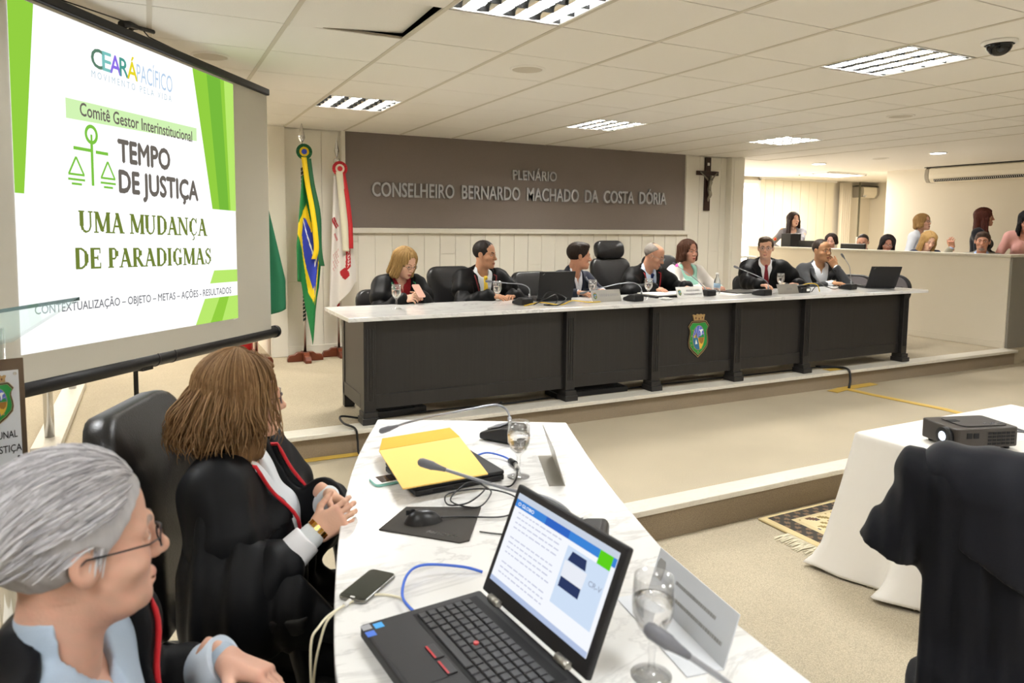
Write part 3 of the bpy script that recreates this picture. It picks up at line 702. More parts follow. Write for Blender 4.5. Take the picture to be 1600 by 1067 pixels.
SER['E'] = (0.76, [((0.20, 0), (0.20, 1), TH), ((0.1, 0.965), (0.66, 0.965), TN), ((0.1, 0.035), (0.68, 0.035), TN), ((0.2, 0.52), (0.52, 0.52), TN), ((0.655, 1), (0.655, 0.74), 0.06), ((0.675, 0), (0.675, 0.28), 0.06), ((0.52, 0.64), (0.52, 0.40), 0.06)], [])
SER['P'] = (0.74, [((0.20, 0), (0.20, 1), TH), ((0.1, 0.965), (0.45, 0.965), TN), ((0.2, 0.46), (0.45, 0.46), TN), ((0.45, 0.95), (0.58, 0.84), 0.13), ((0.58, 0.86), (0.58, 0.58), TH), ((0.58, 0.6), (0.45, 0.47), 0.13)], [(0.20, 0, .36)])
SER['R'] = (0.86, [((0.20, 0), (0.20, 1), TH), ((0.1, 0.965), (0.45, 0.965), TN), ((0.2, 0.48), (0.45, 0.48), TN), ((0.45, 0.95), (0.58, 0.85), 0.13), ((0.58, 0.87), (0.58, 0.6), TH), ((0.58, 0.62), (0.45, 0.5), 0.13), ((0.40, 0.48), (0.72, 0), TH)], [(0.20, 0, .34), (0.75, 0, .24)])
SER['I'] = (0.42, [((0.21, 0), (0.21, 1), TH)], [(0.21, 0, .34), (0.21, 1, .34)])
SER['G'] = (0.88, SER['C'][1][:-2]+[((0.60, 0.06), (0.70, 0.12), 0.08), ((0.66, 0.44), (0.66, 0.05), TH), ((0.70, 1.0), (0.70, 0.7), 0.06)], [(0.66, 0.46, .30)])
SER['S'] = (0.66, [((0.53, 0.72), (0.46, 0.92), 0.08), ((0.46, 0.92), (0.32, 0.97), 0.07), ((0.33, 0.97), (0.15, 0.84), 0.12), ((0.14, 0.86), (0.16, 0.66), 0.13), ((0.14, 0.68), (0.50, 0.42), TH), ((0.52, 0.46), (0.52, 0.18), 0.15), ((0.52, 0.2), (0.34, 0.03), 0.12), ((0.34, 0.03), (0.16, 0.1), 0.07), ((0.16, 0.1), (0.10, 0.3), 0.07), ((0.54, 1.0), (0.54, 0.68), 0.05), ((0.095, 0.0), (0.095, 0.32), 0.05)], [])
def serif_line(body, x0, x1, yb, h, m):
    W = sum(SER[c][0] if c != ' ' else 0.36 for c in body); sx = (x1-x0)/W; x = x0; mb = MB(); q = 0
    for c in body:
        if c == ' ': x += 0.36*sx; continue
        wch, st_, sr = SER[c]
        for (p, p2, t) in st_:
            dx, dy = (p2[0]-p[0])*sx, (p2[1]-p[1])*h; l = math.hypot(dx, dy)
            vert = abs(dy) > abs(dx)
            ox, oy = (t/2*sx, 0) if vert else (0, t/2*h)
            q += 1; z = 0.002+0.00001*(q % 40)
            flat(mb, [(x+p[0]*sx-ox, yb+p[1]*h-oy), (x+p2[0]*sx-ox, yb+p2[1]*h-oy), (x+p2[0]*sx+ox, yb+p2[1]*h+oy), (x+p[0]*sx+ox, yb+p[1]*h+oy)], z)
        for (cx, cy, w) in sr:
            q += 1; z = 0.002+0.00001*(q % 40)
            yy = yb+cy*h+(0.03*h if cy == 0 else -0.03*h)
            flat(mb, [(x+(cx-w/2)*sx, yy-0.032*h), (x+(cx+w/2)*sx, yy-0.032*h), (x+(cx+w/2)*sx, yy+0.032*h), (x+(cx-w/2)*sx, yy+0.032*h)], z)
        x += wch*sx
    return mb.build('slide_text', m, slide, M=SI)
serif_line('UMA MUDANÇA', -1.72, -0.735, 0.642, 0.100, E_olive)
serif_line('DE PARADIGMAS', -1.755, -0.695, 0.474, 0.096, E_olive)
# scales emblem
sc_ = MB()
def bar(a, b, w, z=0.002):
    a = Vector(a).to_2d() if False else Vector((a[0], a[1])); b = Vector((b[0], b[1])); d = (b-a).normalized(); n = Vector((-d.y, d.x))*w/2
    flat(sc_, [tuple(a-n), tuple(b-n), tuple(b+n), tuple(a+n)], z)
bar((-1.624, 0.862), (-1.624, 1.06), 0.016)
for k in range(24):
    a, b = 2*PI*k/24, 2*PI*(k+1)/24
    flat(sc_, [(-1.624+r*math.cos(q), 1.10+r*1.12*math.sin(q)) for r, q in ((0.026, a), (0.041, a), (0.041, b), (0.026, b))], 0.002)
bar((-1.624, 1.06), (-1.624, 1.10), 0.012); bar((-1.735, 1.025), (-1.624, 1.025), 0.015); bar((-1.60, 1.022), (-1.52, 1.022), 0.015)
for cx in (-1.722, -1.525):
    bar((cx-0.045, 0.905), (cx, 0.985), 0.010); bar((cx+0.045, 0.905), (cx, 0.985), 0.010); bar((cx-0.048, 0.905), (cx+0.048, 0.905), 0.010)
    bar((cx-0.05, 0.882), (cx+0.05, 0.882), 0.010); bar((cx-0.03, 0.862), (cx+0.03, 0.862), 0.010)
sc_.build('scales_emblem', em('slide_emblem', '#7cc043'), slide, M=SI)
# ================================================================== flags, crucifix, stands along the back wall
M['pole_wood'] = mat_wood('flag_base_wood', '#5a2a18', '#7a3d24', rough=0.3, scale=(3, 12, 12))
def vmat(name, rough=0.8, sheen=0.0):
    m = mat(name, '#ffffff', rough=rough, sheen=sheen); t = NT(m)
    a = t.new('ShaderNodeVertexColor', layer_name='Col'); t.link(a.outputs['Color'], t.b.inputs['Base Color']); return m
M['vcloth'] = vmat('dyed_cloth', 0.75)
def set_cols(o, cols, domain='POINT'):
    a = o.data.color_attributes.new('Col', 'FLOAT_COLOR', domain)
    c = np.ones((len(cols), 4), np.float32); c[:, :3] = cols
    a.data.foreach_set('color', c.ravel()); o.data.color_attributes.active_color = a
def cloth(name, fn, colfn, nu, nv, parent, thick=0.003, m=None):
    """grid cloth fn(u,v) -> point with a face colour colfn(u,v)"""
    V = [tuple(fn(i/nu, j/nv)) for i in range(nu+1) for j in range(nv+1)]
    F = [(i*(nv+1)+j, (i+1)*(nv+1)+j, (i+1)*(nv+1)+j+1, i*(nv+1)+j+1) for i in range(nu) for j in range(nv)]
    me = bpy.data.meshes.new(name); me.from_pydata(V, [], F); me.materials.append(m or M['vcloth'])
    me.polygons.foreach_set('use_smooth', [True]*len(F))
    o = bpy.data.objects.new(name, me); COL.objects.link(o); o.parent = parent
    cc = []
    for i in range(nu):
        for j in range(nv): cc += [lin(colfn((i+.5)/nu, (j+.5)/nv))]*4
    set_cols(o, cc, 'CORNER')
    md = o.modifiers.new('thickness', 'SOLIDIFY'); md.thickness = thick; md.offset = 0
    return o
def flag_stand(x, y, H, label, stripe, base_rot, finial_w=1.0):
    t = thing('flag_stand', label, 'flag', (x, y, DAIS_Z), 0)
    MB().cyl((0, 0, 0.08), (0, 0, H), 0.014, n=14).build('pole', M['chrome'], t)
    mb = MB()
    for k in range(46):                      # ribbon wound round the pole
        z = 0.42+k*0.039
        if z > H-0.2: break
        a = [(0.0152*math.cos(q), 0.0152*math.sin(q), z+0.010*math.cos(q)) for q in [2*PI*i/12 for i in range(12)]]
        b = [(p[0], p[1], p[2]+0.027) for p in a]
        mb.add(a+b, [(i, (i+1) % 12, 12+(i+1) % 12, 12+i) for i in range(12)], 0, True)
    mb.build('spiral_ribbon', stripe, t)
    w = finial_w
    MB().lathe([(0.0, H), (0.012, H+0.0), (0.018*w, H+0.03), (0.0, H+0.05)], 16).lathe([(0.004, H+0.03), (0.010, H+0.05), (0.036*w, H+0.105), (0.020*w, H+0.17), (0.001, H+0.26)], 4).build('finial', M['chrome'], t)
    if w < 1: MB().ball((0, 0, H-0.005), 0.037).build('finial_ball', M['chrome'], t)
    for a in (base_rot, base_rot+PI/2):
        Rm = Matrix.Rotation(a, 4, 'Z')
        prof = [(-0.18, 0.0), (0.18, 0.0), (0.18, 0.03), (0.16, 0.065), (0.11, 0.07), (0.08, 0.095), (-0.08, 0.095), (-0.11, 0.07), (-0.16, 0.065), (-0.18, 0.03)]
        MB().prism(prof, -0.03, 0.03, 0, Rm @ Matrix(((1, 0, 0, 0), (0, 0, 1, 0), (0, 1, 0, 0), (0, 0, 0, 1)))).build('base_foot', M['pole_wood'], t, bevel=0.006)
    return t
def rosette(t, x, z, cols, y=-0.09):
    r = 0.078
    mb = MB()
    for k, (r0, r1) in enumerate(((0.045, r), (0.026, 0.047), (0.0, 0.027))):
        n = 48
        vs = []
        for i in range(n):
            a = 2*PI*i/n; dd = 0.005*(i % 2)*(1 if k < 2 else 0)
            vs += [(x+r0*math.cos(a), y-0.003*k-dd, z+r0*math.sin(a)), (x+r1*math.cos(a), y-0.003*k-dd, z+r1*math.sin(a))]
        mb.add(vs, [(2*i, 2*i+1, (2*i+3) % (2*n), (2*i+2) % (2*n)) for i in range(n)], k)
    return mb.build('rosette', [mat('rosette_a', cols[0], rough=0.7), mat('rosette_b', cols[1], rough=0.7), mat('rosette_c', cols[2], rough=0.7)], t, solid=0.004)
def ribbon(t, pts, w, col, dx=0.0):
    P = smooth_path(pts, 8); n = len(P)
    mb = MB()
    mb.add([q for p in P for q in ((p.x-w/2, p.y, p.z), (p.x+w/2, p.y-0.004, p.z))], [(2*i, 2*i+1, 2*i+3, 2*i+2) for i in range(n-1)], 0, True)
    return mb.build('ribbon', mat('ribbon_cloth', col, rough=0.6), t, solid=0.003)
G1, YL, BL, WH = '#1c7a3e', '#f2d21a', '#2f3fae', '#f0f0ee'
# national flag, in the middle
t = flag_stand(1.385, 7.42, 2.16, 'green and yellow national flag with blue disc, draped between the screen and the white flag', mat('stripe_black', '#12261c', rough=0.6), 0.0)
def fb(u, v):
    fold = 0.05*math.sin(u*PI*3.2+0.6+v*1.2)*(0.35+0.65*v)
    left = -0.012-0.075*min(1, v*1.5); right = 0.055+0.115*min(1, v*2.2)-0.05*max(0, v-0.75)*4*0.6
    zb = 1.88-(1.05+0.62*min(1, max(0, 1-abs(u-0.62)*2.6)))*v - 0.06*u*v
    return (left+(right-left)*u, -0.045-fold-0.03*v, zb)
def cb(u, v):
    uu = u+0.04*math.sin(v*9)
    x, y = (uu-0.5)*2*0.9, (v-0.50)*2
    if u > 0.66: y -= 0.15
    if (x/0.62)**2*1.0+(y/0.36)**2 < 1: return WH if abs(y+0.10-0.15*x) < 0.035 else BL
    if abs(x)/1.15+abs(y)/0.62 < 1: return YL
    return G1
cloth('flag_cloth', fb, cb, 44, 90, t)
rosette(t, 0.005, 1.995+0.12, ('#0f5a32', '#f0cc22', '#3346b0'))
ribbon(t, [(0.0, -0.10, 2.06), (0.03, -0.105, 1.8), (0.075, -0.13, 1.5), (0.10, -0.14, 1.18), (0.075, -0.135, 1.05)], 0.05, '#f4d018')
ribbon(t, [(0.045, -0.095, 2.05), (0.075, -0.10, 1.8), (0.125, -0.13, 1.5), (0.13, -0.14, 1.15), (0.155, -0.14, 0.98)], 0.05, '#1d5e36')
# white flag with red ribbon band
t = flag_stand(1.765, 7.56, 2.06, 'white flag with a curved red lettered band, draped on its pole beside the name panel', mat('stripe_red', '#a3161f', rough=0.6), 0.0, 0.7)
def fw_(u, v):
    fold = 0.035*math.sin(u*PI*3.0+v*1.4)*(0.4+0.6*v)
    left = -0.045-0.075*min(1, v*1.1); right = 0.03+0.15*min(1, v*1.15)
    zb = 1.90-(1.46-0.36*u)*v
    return (left+(right-left)*u, -0.05-fold-0.03*v, zb)
def cw(u, v):
    # red ring band and small red sketches
    dx, dy = (u-0.28)*0.30, (v-0.52)*1.30
    if u > 0.62 and 0.36 < v < 0.80 and abs(dx-0.11-0.04*math.cos((v-0.56)*5)) < 0.030: return '#b3232b'
    if 0.76 < v < 0.86 and 0.44 < u < 0.72 and abs((u-0.58)*0.6-(v-0.81)) < 0.06: return '#b3232b'
    if 0.30 < v < 0.40 and abs((v-0.345)-(u-0.18)*0.30) < 0.032 and u < 0.46: return '#b3232b'
    if 0.42 < v < 0.50 and 0.1 < u < 0.4 and abs((u-0.15)-(v-0.42)*2.4) < 0.05: return '#cf8a88'
    if 0.56 < v < 0.70 and 0.08 < u < 0.42 and (math.sin(u*70)*math.cos(v*130) > 0.35): return '#d08f8c'
    return '#e9e3dc'
fl = cloth('flag_cloth', fw_, cw, 60, 130, t)
# white letters on the band
for body, rng_, uu in (('A DO ESTADO DO CEARÁ', (0.375, 0.785), 0.0),):
    n = len(body)
    vs, fs = text_fit('ADOESTADODOCEARÁ', 0.50, 0.032, offset=0.01)
    mb = MB()
    out = []
    for (a, b, c) in vs:
        v = 0.38+(a+0.25)/0.50*0.40
        u = 0.28+(0.11+0.04*math.cos((v-0.56)*5)+b*0.8)/0.30
        p = fw_(min(u, 1), v); out.append((p[0], p[1]-0.010, p[2]))
    mb.add(out, fs); mb.build('flag_lettering', M['paper'], fl)
vs, fs = text_fit('AL DE J', 0.14, 0.03, offset=0.01)
mb = MB(); mb.add([(lambda p: (p[0], p[1]-0.010, p[2]))(fw_(min(max(0.20+(a*1.9)/0.30*0.55, 0), 1), 0.345+(0.20+(a*1.9)/0.30*0.55-0.18)*0.30-b*0.55)) for a, b, c in vs], fs); mb.build('flag_lettering', M['paper'], fl)
rosette(t, 0.01, 2.06-0.085, ('#b8222a', '#e8e0cc', '#c4262c'))
ribbon(t, [(0.0, -0.10, 1.94), (0.02, -0.11, 1.7), (0.04, -0.13, 1.4), (0.055, -0.135, 1.12)], 0.07, '#e6dfc4')
ribbon(t, [(0.04, -0.10, 1.93), (0.075, -0.115, 1.7), (0.10, -0.14, 1.4), (0.105, -0.145, 1.15)], 0.045, '#c0242a')
# green flag half behind the screen
t = flag_stand(0.90, 7.35, 2.12, 'dark green flag mostly hidden behind the right edge of the projection screen', mat('stripe_gold', '#b58f22', rough=0.5), 0.5)
def fg(u, v):
    return (-0.02+(0.10+0.20*min(1, v*1.3))*u, -0.05-0.05*math.sin(u*PI*2.6+v)*(0.3+0.7*v), 1.80-(1.36-0.12*u)*v)
cloth('flag_cloth', fg, lambda u, v: ('#e2b92a' if (u > 0.6 and v < 0.16) else '#1d6a4a'), 30, 50, t)
# red fire extinguisher on its floor stand, in the passage doorway
t = thing('fire_extinguisher', 'red fire extinguisher in a red wire floor stand behind the dark green flag', 'fire extinguisher', (0.86, 8.0, DAIS_Z))
M['red_paint'] = mat('red_paint', '#b3151c', rough=0.3)
MB().lathe([(0.0, 0.06), (0.085, 0.06), (0.09, 0.08), (0.09, 0.42), (0.07, 0.47), (0.03, 0.50), (0.0, 0.50)], 24).build('cylinder', M['red_paint'], t)
MB().cyl((0, 0, 0.50), (0, 0, 0.54), 0.02).box((-0.02, -0.10, 0.54), (0.02, 0.02, 0.56)).build('valve', M['black'], t)
for sx in (-1, 1): MB().tube([(0.12*sx, -0.1, 0.0), (0.12*sx, -0.1, 0.42), (0.12*sx, 0.1, 0.42), (0.12*sx, 0.1, 0.0)], 0.007, 6).build('stand_frame', M['red_paint'], t)
MB().box((-0.12, -0.1, 0.03), (0.12, 0.1, 0.055)).build('stand_shelf', M['red_paint'], t)
MB().box((-0.07, -0.092, 0.26), (0.07, -0.091, 0.36)).build('label_plate', M['paper'], t)

# crucifix on the wall
t = thing('crucifix', 'dark wooden crucifix with a pale metal figure on the wall right of the name panel', 'crucifix', (6.99, WY-0.03, 1.81))
M['cross_wood'] = mat_wood('cross_wood', '#24130f', '#3a1f18', rough=0.35)
MB().box((-0.05, 0.0, 0.0), (0.05, 0.028, 0.74)).build('upright', M['cross_wood'], t, bevel=0.004)
MB().box((-0.20, -0.004, 0.49), (0.19, 0.024, 0.55)).build('crossbar', M['cross_wood'], t, bevel=0.004)
cf = MB(); sil = mat('corpus_metal', '#8f8a7c', rough=0.35, metal=0.9)
cf.tube(smooth_path([(-0.155, -0.018, 0.53), (-0.08, -0.022, 0.475), (-0.025, -0.03, 0.425)], 3), [0.007, 0.008, 0.009, 0.010, 0.011, 0.012, 0.014], 8).tube(smooth_path([(0.15, -0.018, 0.53), (0.09, -0.022, 0.475), (0.045, -0.03, 0.425)], 3), [0.007, 0.008, 0.009, 0.010, 0.011, 0.012, 0.014], 8)
cf.tube([(0.01, -0.03, 0.43), (0.012, -0.036, 0.39), (0.008, -0.03, 0.345), (0.0, -0.032, 0.31), (0.0, -0.034, 0.28)], [0.026, 0.031, 0.022, 0.027, 0.026], 12)
cf.ball((0.012, -0.042, 0.462), (0.019, 0.021, 0.026)).tube([(0.012, -0.034, 0.445), (0.012, -0.034, 0.42)], 0.011, 8)
for s_ in (-1, 1): cf.tube(smooth_path([(0.012*s_, -0.034, 0.28), (0.006+0.012*s_, -0.050, 0.215), (-0.012+0.006*s_, -0.03, 0.16), (-0.016, -0.036, 0.13)], 3), [0.016, 0.016, 0.015, 0.014, 0.013, 0.012, 0.011, 0.010, 0.009, 0.008], 8)
cf.build('figure', sil, t)
MB().box((-0.018, -0.004, 0.625), (0.02, 0.0, 0.665)).build('title_plate', M['white'], t)

# marble slab with chrome posts behind the screen
t = thing('post_stand', 'low white marble slab with two chrome posts on the carpet behind the screen', 'stand', (-0.60, 5.95, DAIS_Z))
MB().box((-0.075, -0.98, 0.0), (0.075, 1.05, 0.05)).build('slab', M['marble_trim'], t, bevel=0.004)
for y in (-0.74, 0.74): MB().cyl((0, y, 0.05), (0, y, 1.05), 0.028, n=20).build('post', M['chrome'], t)
MB().cyl((0, -0.74, 1.03), (0, 0.74, 1.03), 0.02, n=16).build('cross_rail', M['chrome'], t)

# glass lectern with name plate at the left edge
t = thing('lectern', 'glass-topped chrome lectern with a crested court plate at the left edge', 'lectern', (-0.42, 2.52, 0))
TI = Matrix.Translation((0.42, -2.52, 0))
gA, gB, gC = Vector((-0.21, 2.672, 1.31)), Vector((-0.66, 2.44, 1.262)), Vector((-0.335, 2.278, 1.24))
M['pane'] = mat('lectern_glass', '#9dbdb8', rough=0.03); M['pane'].node_tree.nodes['Principled BSDF'].inputs['Alpha'].default_value = 0.22
gD = gB+(gC-gA)
nn = (gB-gA).cross(gC-gA).normalized()*0.010
if nn.z > 0: nn = -nn
MB().add([gA, gB, gD, gC, gA+nn, gB+nn, gD+nn, gC+nn], [(0, 1, 2, 3), (7, 6, 5, 4), (1, 2, 6, 5), (2, 3, 7, 6), (3, 0, 4, 7), (0, 1, 5, 4)], 0).build('glass_top', M['pane'], t, M=TI)
ed = (gA-gC).normalized()*0.003
MB().add([gA, gB, gA+nn*1.1, gB+nn*1.1, gA+ed, gB+ed, gA+ed+nn*1.1, gB+ed+nn*1.1], [(0, 1, 3, 2), (4, 5, 7, 6), (0, 1, 5, 4), (2, 3, 7, 6), (0, 2, 6, 4), (1, 3, 7, 5)]).build('glass_edge', mat('glass_edge', '#0e2f3c', rough=0.1), t, M=TI)
MB().cyl((-0.42, 2.56, 0.03), (-0.42, 2.56, 1.235), 0.024, n=20).build('post', M['chrome'], t, M=TI)
MB().box((-0.70, 2.38, 0.0), (-0.25, 2.72, 0.03)).build('base_plate', M['marble_trim'], t, bevel=0.005, M=TI)
pu = Vector((1, 0, 0)); 
def dpt(a, b, k): return Vector(a)+(Vector(b)-Vector(a))*k
pTR, pBR = Vector((-0.329, 2.392, 1.169)), Vector((-0.310, 2.361, 0.845))
pdir = Vector((0.865, 0.498, -0.045)).normalized()
PM = frame(pTR, pdir, pTR-pBR)
MB().box((-0.20, -0.36, -0.012), (0.0, 0.0, 0.0)).build('bronze_board', mat('bronze_board', '#6b5a48', rough=0.35, metal=0.4), t, bevel=0.002, M=TI @ PM)
pq = MB().box((-0.185, -0.30, 0.0), (-0.016, -0.032, 0.004)).build('plaque', mat('plaque_white', '#dcdfe4', rough=0.35), t, M=TI @ PM)
for x, y in ((-0.026, -0.042), (-0.026, -0.272), (-0.175, -0.042), (-0.175, -0.272)): MB().cyl((x, y, 0.003), (x, y, 0.008), 0.004, n=12).build('screw', M['chrome'], pq, M=TI @ PM)
for body, yy, x0, x1 in (('TRIBUNAL', -0.208, -0.112, -0.026), ('DE JUSTIÇA', -0.247, -0.122, -0.017)):
    vs, fs = text_fit(body, x1-x0, 0.019, offset=0.02); mb = MB(); mb.add([((x0+x1)/2+a, yy+b, 0.0048) for a, b, c in vs], fs); mb.build('plaque_lettering', M['black_matte'], pq, M=TI @ PM)
crest(t, 0, 0, 0.135, TI @ PM @ Matrix.Translation((-0.072, -0.11, 0.0045)) @ Matrix(((1, 0, 0, 0), (0, 0, 1, 0), (0, -1, 0, 0), (0, 0, 0, 1))))
# ================================================================== chairs
def rounded(w, h, r, n=6):
    out = []
    for cx, cy, a0 in ((w/2-r, h/2-r, 0), (-w/2+r, h/2-r, 90), (-w/2+r, -h/2+r, 180), (w/2-r, -h/2+r, 270)):
        for k in range(n+1):
            a = math.radians(a0+90*k/n); out.append((cx+r*math.cos(a), cy+r*math.sin(a)))
    return out
def pad(w, h, d, r, curve=0.0, taper=0.0):
    """padded panel: w wide (x), h high (z from 0), d thick (y, front at -)"""
    mb = MB(); prof = [(0.90, 0.0), (0.975, 0.12), (1.0, 0.35), (1.0, 0.65), (0.975, 0.88), (0.90, 1.0)]
    base = rounded(w, h, r, 5); n = len(base); vs = []
    for k, t in prof:
        for x, z in base:
            zz = z*(1-(1-k)*w/h*0.8)+h/2; sc_x = 1+taper*(zz/h-0.5)
            xx = x*k*sc_x
            vs.append((xx, -d/2+d*t-curve*(1-(2*x/w)**2), zz))
    fs = [(i*n+j, i*n+(j+1) % n, (i+1)*n+(j+1) % n, (i+1)*n+j) for i in range(len(prof)-1) for j in range(n)]
    c0 = len(vs); vs += [(0, -d/2-curve*1.0-0.004, h/2), (0, d/2-curve+0.004, h/2)]
    fs += [(c0, j, (j+1) % n) for j in range(n)] + [(c0+1, (len(prof)-1)*n+(j+1) % n, (len(prof)-1)*n+j) for j in range(n)]
    return mb.add(vs, fs, 0, True)
def office_chair(label, loc, rz, back_h=0.55, back_w=0.48, head=False, tilt=0.16, arms=True, group='black leather office chairs', name='office_chair', seat_z=0.46, handle=True):
    """local +y is the way the sitter faces"""
    t = thing(name, label, 'chair', loc, rz, group)
    b = pad(0.50, 0.48, 0.10, 0.09).build('seat', M['leather'], t, M=Matrix.Translation((0, -0.24, seat_z-0.05)) @ Matrix.Rotation(-PI/2, 4, 'X'))
    BM_ = Matrix.Translation((0, -0.27, seat_z+0.06)) @ Matrix.Rotation(tilt, 4, 'X')
    bk = pad(back_w, back_h, 0.085, 0.10, 0.03, 0.05).build('backrest', M['leather'], t, M=BM_)
    sm = MB(); pts = [(x*0.86, -0.045-0.0, z*0.9+back_h/2) for x, z in rounded(back_w, back_h, 0.10, 4)]; pts.append(pts[0]); sm.tube(pts, 0.004, 5); sm.build('piping', M['black'], bk, M=BM_)
    if head: pad(0.36, 0.20, 0.10, 0.08, 0.02).build('headrest', M['leather'], t, M=BM_ @ Matrix.Translation((0, 0.005, back_h-0.015)))
    MB().box((-0.045, -0.35, seat_z-0.08), (0.045, 0.1, seat_z-0.045)).tube(smooth_path([(0, -0.25, seat_z-0.06), (0, -0.36, seat_z-0.02), (0, -0.37, seat_z+0.15)], 4), 0.022, 8).build('mechanism', M['black'], t)
    if arms:
        for s in (-1, 1):
            a = MB().tube(smooth_path([(0.27*s, 0.14, seat_z-0.04), (0.30*s, 0.12, seat_z+0.1), (0.30*s, 0.10, seat_z+0.18)], 4), 0.02, 8).build('armrest', M['black'], t)
            pad(0.075, 0.29, 0.04, 0.03).build('arm_pad', M['black'], a, bevel=0, M=Matrix.Translation((0.30*s, -0.14, seat_z+0.20)) @ Matrix.Rotation(-PI/2, 4, 'X'))
    MB().cyl((0, 0, 0.1), (0, 0, seat_z-0.08), 0.028).build('gas_lift', M['black'], t)
    for k in range(5):
        a = 2*PI*k/5+0.3; d = Vector((math.cos(a), math.sin(a), 0))
        MB().tube([d*0.02+Vector((0, 0, 0.12)), d*0.16+Vector((0, 0, 0.11)), d*0.29+Vector((0, 0, 0.075))], [0.028, 0.022, 0.016], 8).build('base_arm', M['black'], t)
        sd = Vector((-d.y, d.x, 0))*0.018
        MB().cyl(d*0.29+Vector((0, 0, 0.028))-sd, d*0.29+Vector((0, 0, 0.028))+sd, 0.028, n=14).build('caster', M['black'], t)
    if handle: MB().tube(smooth_path([(-back_w/2+0.03, -0.30, seat_z+back_h*0.75), (-back_w/2-0.05, -0.33, seat_z+back_h*0.62), (-back_w/2-0.045, -0.33, seat_z+back_h*0.45), (-back_w/2+0.03, -0.31, seat_z+back_h*0.38)], 5), 0.007, 6).build('back_handle', M['black'], t)
    return t
# ================================================================== small desk things
M['mic_grey'] = mat('mic_grey', '#6b6c72', rough=0.45)
M['mic_steel'] = mat('gooseneck', '#9a9ca2', rough=0.35, metal=0.8)
def gooseneck(label, loc, rz, path, group='gooseneck microphones'):
    """base wedge with the neck along path (local points); local +y points to the speaker side"""
    t = thing('gooseneck_microphone', label, 'microphone', loc, rz, group)
    prof = [(-0.075, 0.004), (0.075, 0.004), (0.075, 0.028), (-0.02, 0.058), (-0.065, 0.062), (-0.075, 0.05)]
    MB().prism([(y, z) for y, z in prof], -0.055, 0.055, 0, Matrix(((0, 0, 1, 0), (1, 0, 0, 0), (0, 1, 0, 0), (0, 0, 0, 1)))).build('base', M['black'], t, bevel=0.008)
    MB().prism([(-0.045, -0.01), (0.045, -0.01), (0.03, 0.055), (-0.03, 0.055)], 0, 0.003, 0, Matrix.Translation((0, 0.0, 0.0555)) @ Matrix.Rotation(-0.30, 4, 'X')).build('control_panel', M['mic_grey'], t, bevel=0.001)
    P = smooth_path(path, 8)
    MB().tube(P, 0.0042, 8).cyl(P[0]-Vector((0, 0, 0.012)), P[0]+(P[1]-P[0]).normalized()*0.03, 0.008).build('gooseneck', M['mic_steel'], t)
    d = (P[-1]-P[-2]).normalized()
    MB().tube([P[-1]-d*0.012, P[-1]+d*0.004, P[-1]+d*0.018, P[-1]+d*0.022, P[-1]+d*0.05, P[-1]+d*0.057, P[-1]+d*0.06], [0.005, 0.007, 0.0095, 0.011, 0.011, 0.008, 0.002], 14).build('capsule', M['mic_grey'], t)
    return t
goblet_src = []
def goblet(label, loc, level=0.13, scale=1.0, group='water goblets'):
    if goblet_src:
        t = copy_tree(goblet_src[0]); tag(t, label, 'glass', group); t.location = loc; t.scale = (scale,)*3; return t
    t = thing('water_goblet', label, 'glass', loc, 0, group); t.scale = (scale,)*3
    outer = [(0.0, 0.0), (0.036, 0.0), (0.037, 0.002), (0.02, 0.006), (0.007, 0.012), (0.0055, 0.03), (0.0075, 0.05), (0.006, 0.066), (0.012, 0.078), (0.026, 0.092), (0.036, 0.115), (0.0375, 0.14), (0.0345, 0.185)]
    inner = [(0.0333, 0.185), (0.0362, 0.14), (0.0347, 0.116), (0.0248, 0.0945), (0.01, 0.0815), (0.0, 0.079)]
    MB().lathe(outer+inner, 32).build('bowl_and_stem', M['glass'], t)
    MB().lathe([(0.0, 0.0795), (0.0102, 0.082), (0.0246, 0.095), (0.0345, 0.1165), (0.0358, 0.135), (0.0358, 0.143), (0.0, 0.143)], 32).build('water', M['water'], t)
    goblet_src.append(t); return t
M['plate_steel'] = mat('plate_steel', '#aaa79f', rough=0.32, metal=0.7)
def name_plate(label, loc, rz, w, h, rows, lean=0.35, foot=0.07, crest_=False, face='plate_steel', group='desk name plates'):
    """bent metal plate; local -y is the side that is read"""
    t = thing('name_plate', label, 'name plate', loc, rz, group)
    a = Matrix.Rotation(-lean, 4, 'X')
    MB().box((-w/2, -0.001, 0), (w/2, 0.001, h), 0, a).box((-w/2, 0, 0.0005), (w/2, foot, 0.0025)).build('bent_plate', M[face], t)
    mb = MB()
    r = random.Random(int(w*1000)+len(label))
    for k, (x0, x1, z, hh) in enumerate(rows):
        x = x0*w
        while x < x1*w:
            ww = r.uniform(0.5, 1.0)*hh; mb.box((x, -0.0022, z*h-hh/2), (min(x+ww, x1*w), -0.001, z*h+hh/2), 0, a); x += ww+hh*0.3
    mb.build('engraving', M['engraved'], t)['kind'] = 'stuff'
    if crest_:
        crest(t, 0, 0, h*0.55, a @ Matrix.Translation((-w*0.38, -0.0012, h*0.5)) @ Matrix.Scale(1, 4))
    return t
M['engraved'] = mat('engraved_ink', '#9c9b99', rough=0.6)
def flat_on_bench(x, y): return (x, y, BT)
# ---- bench goblets
goblet('water goblet standing before the woman holding a phone at the left of the bench', (1.64, 5.16, BT))
goblet('water goblet before the hands of the man in the yellow tie', (2.50, 5.20, BT))
goblet('water goblet beside the open laptop on the bench', (3.33, 5.06, BT))
goblet('water goblet before the balding man reading papers', (3.90, 5.04, BT))
goblet('water goblet before the young man in a dark red tie', (5.64, 5.16, BT))
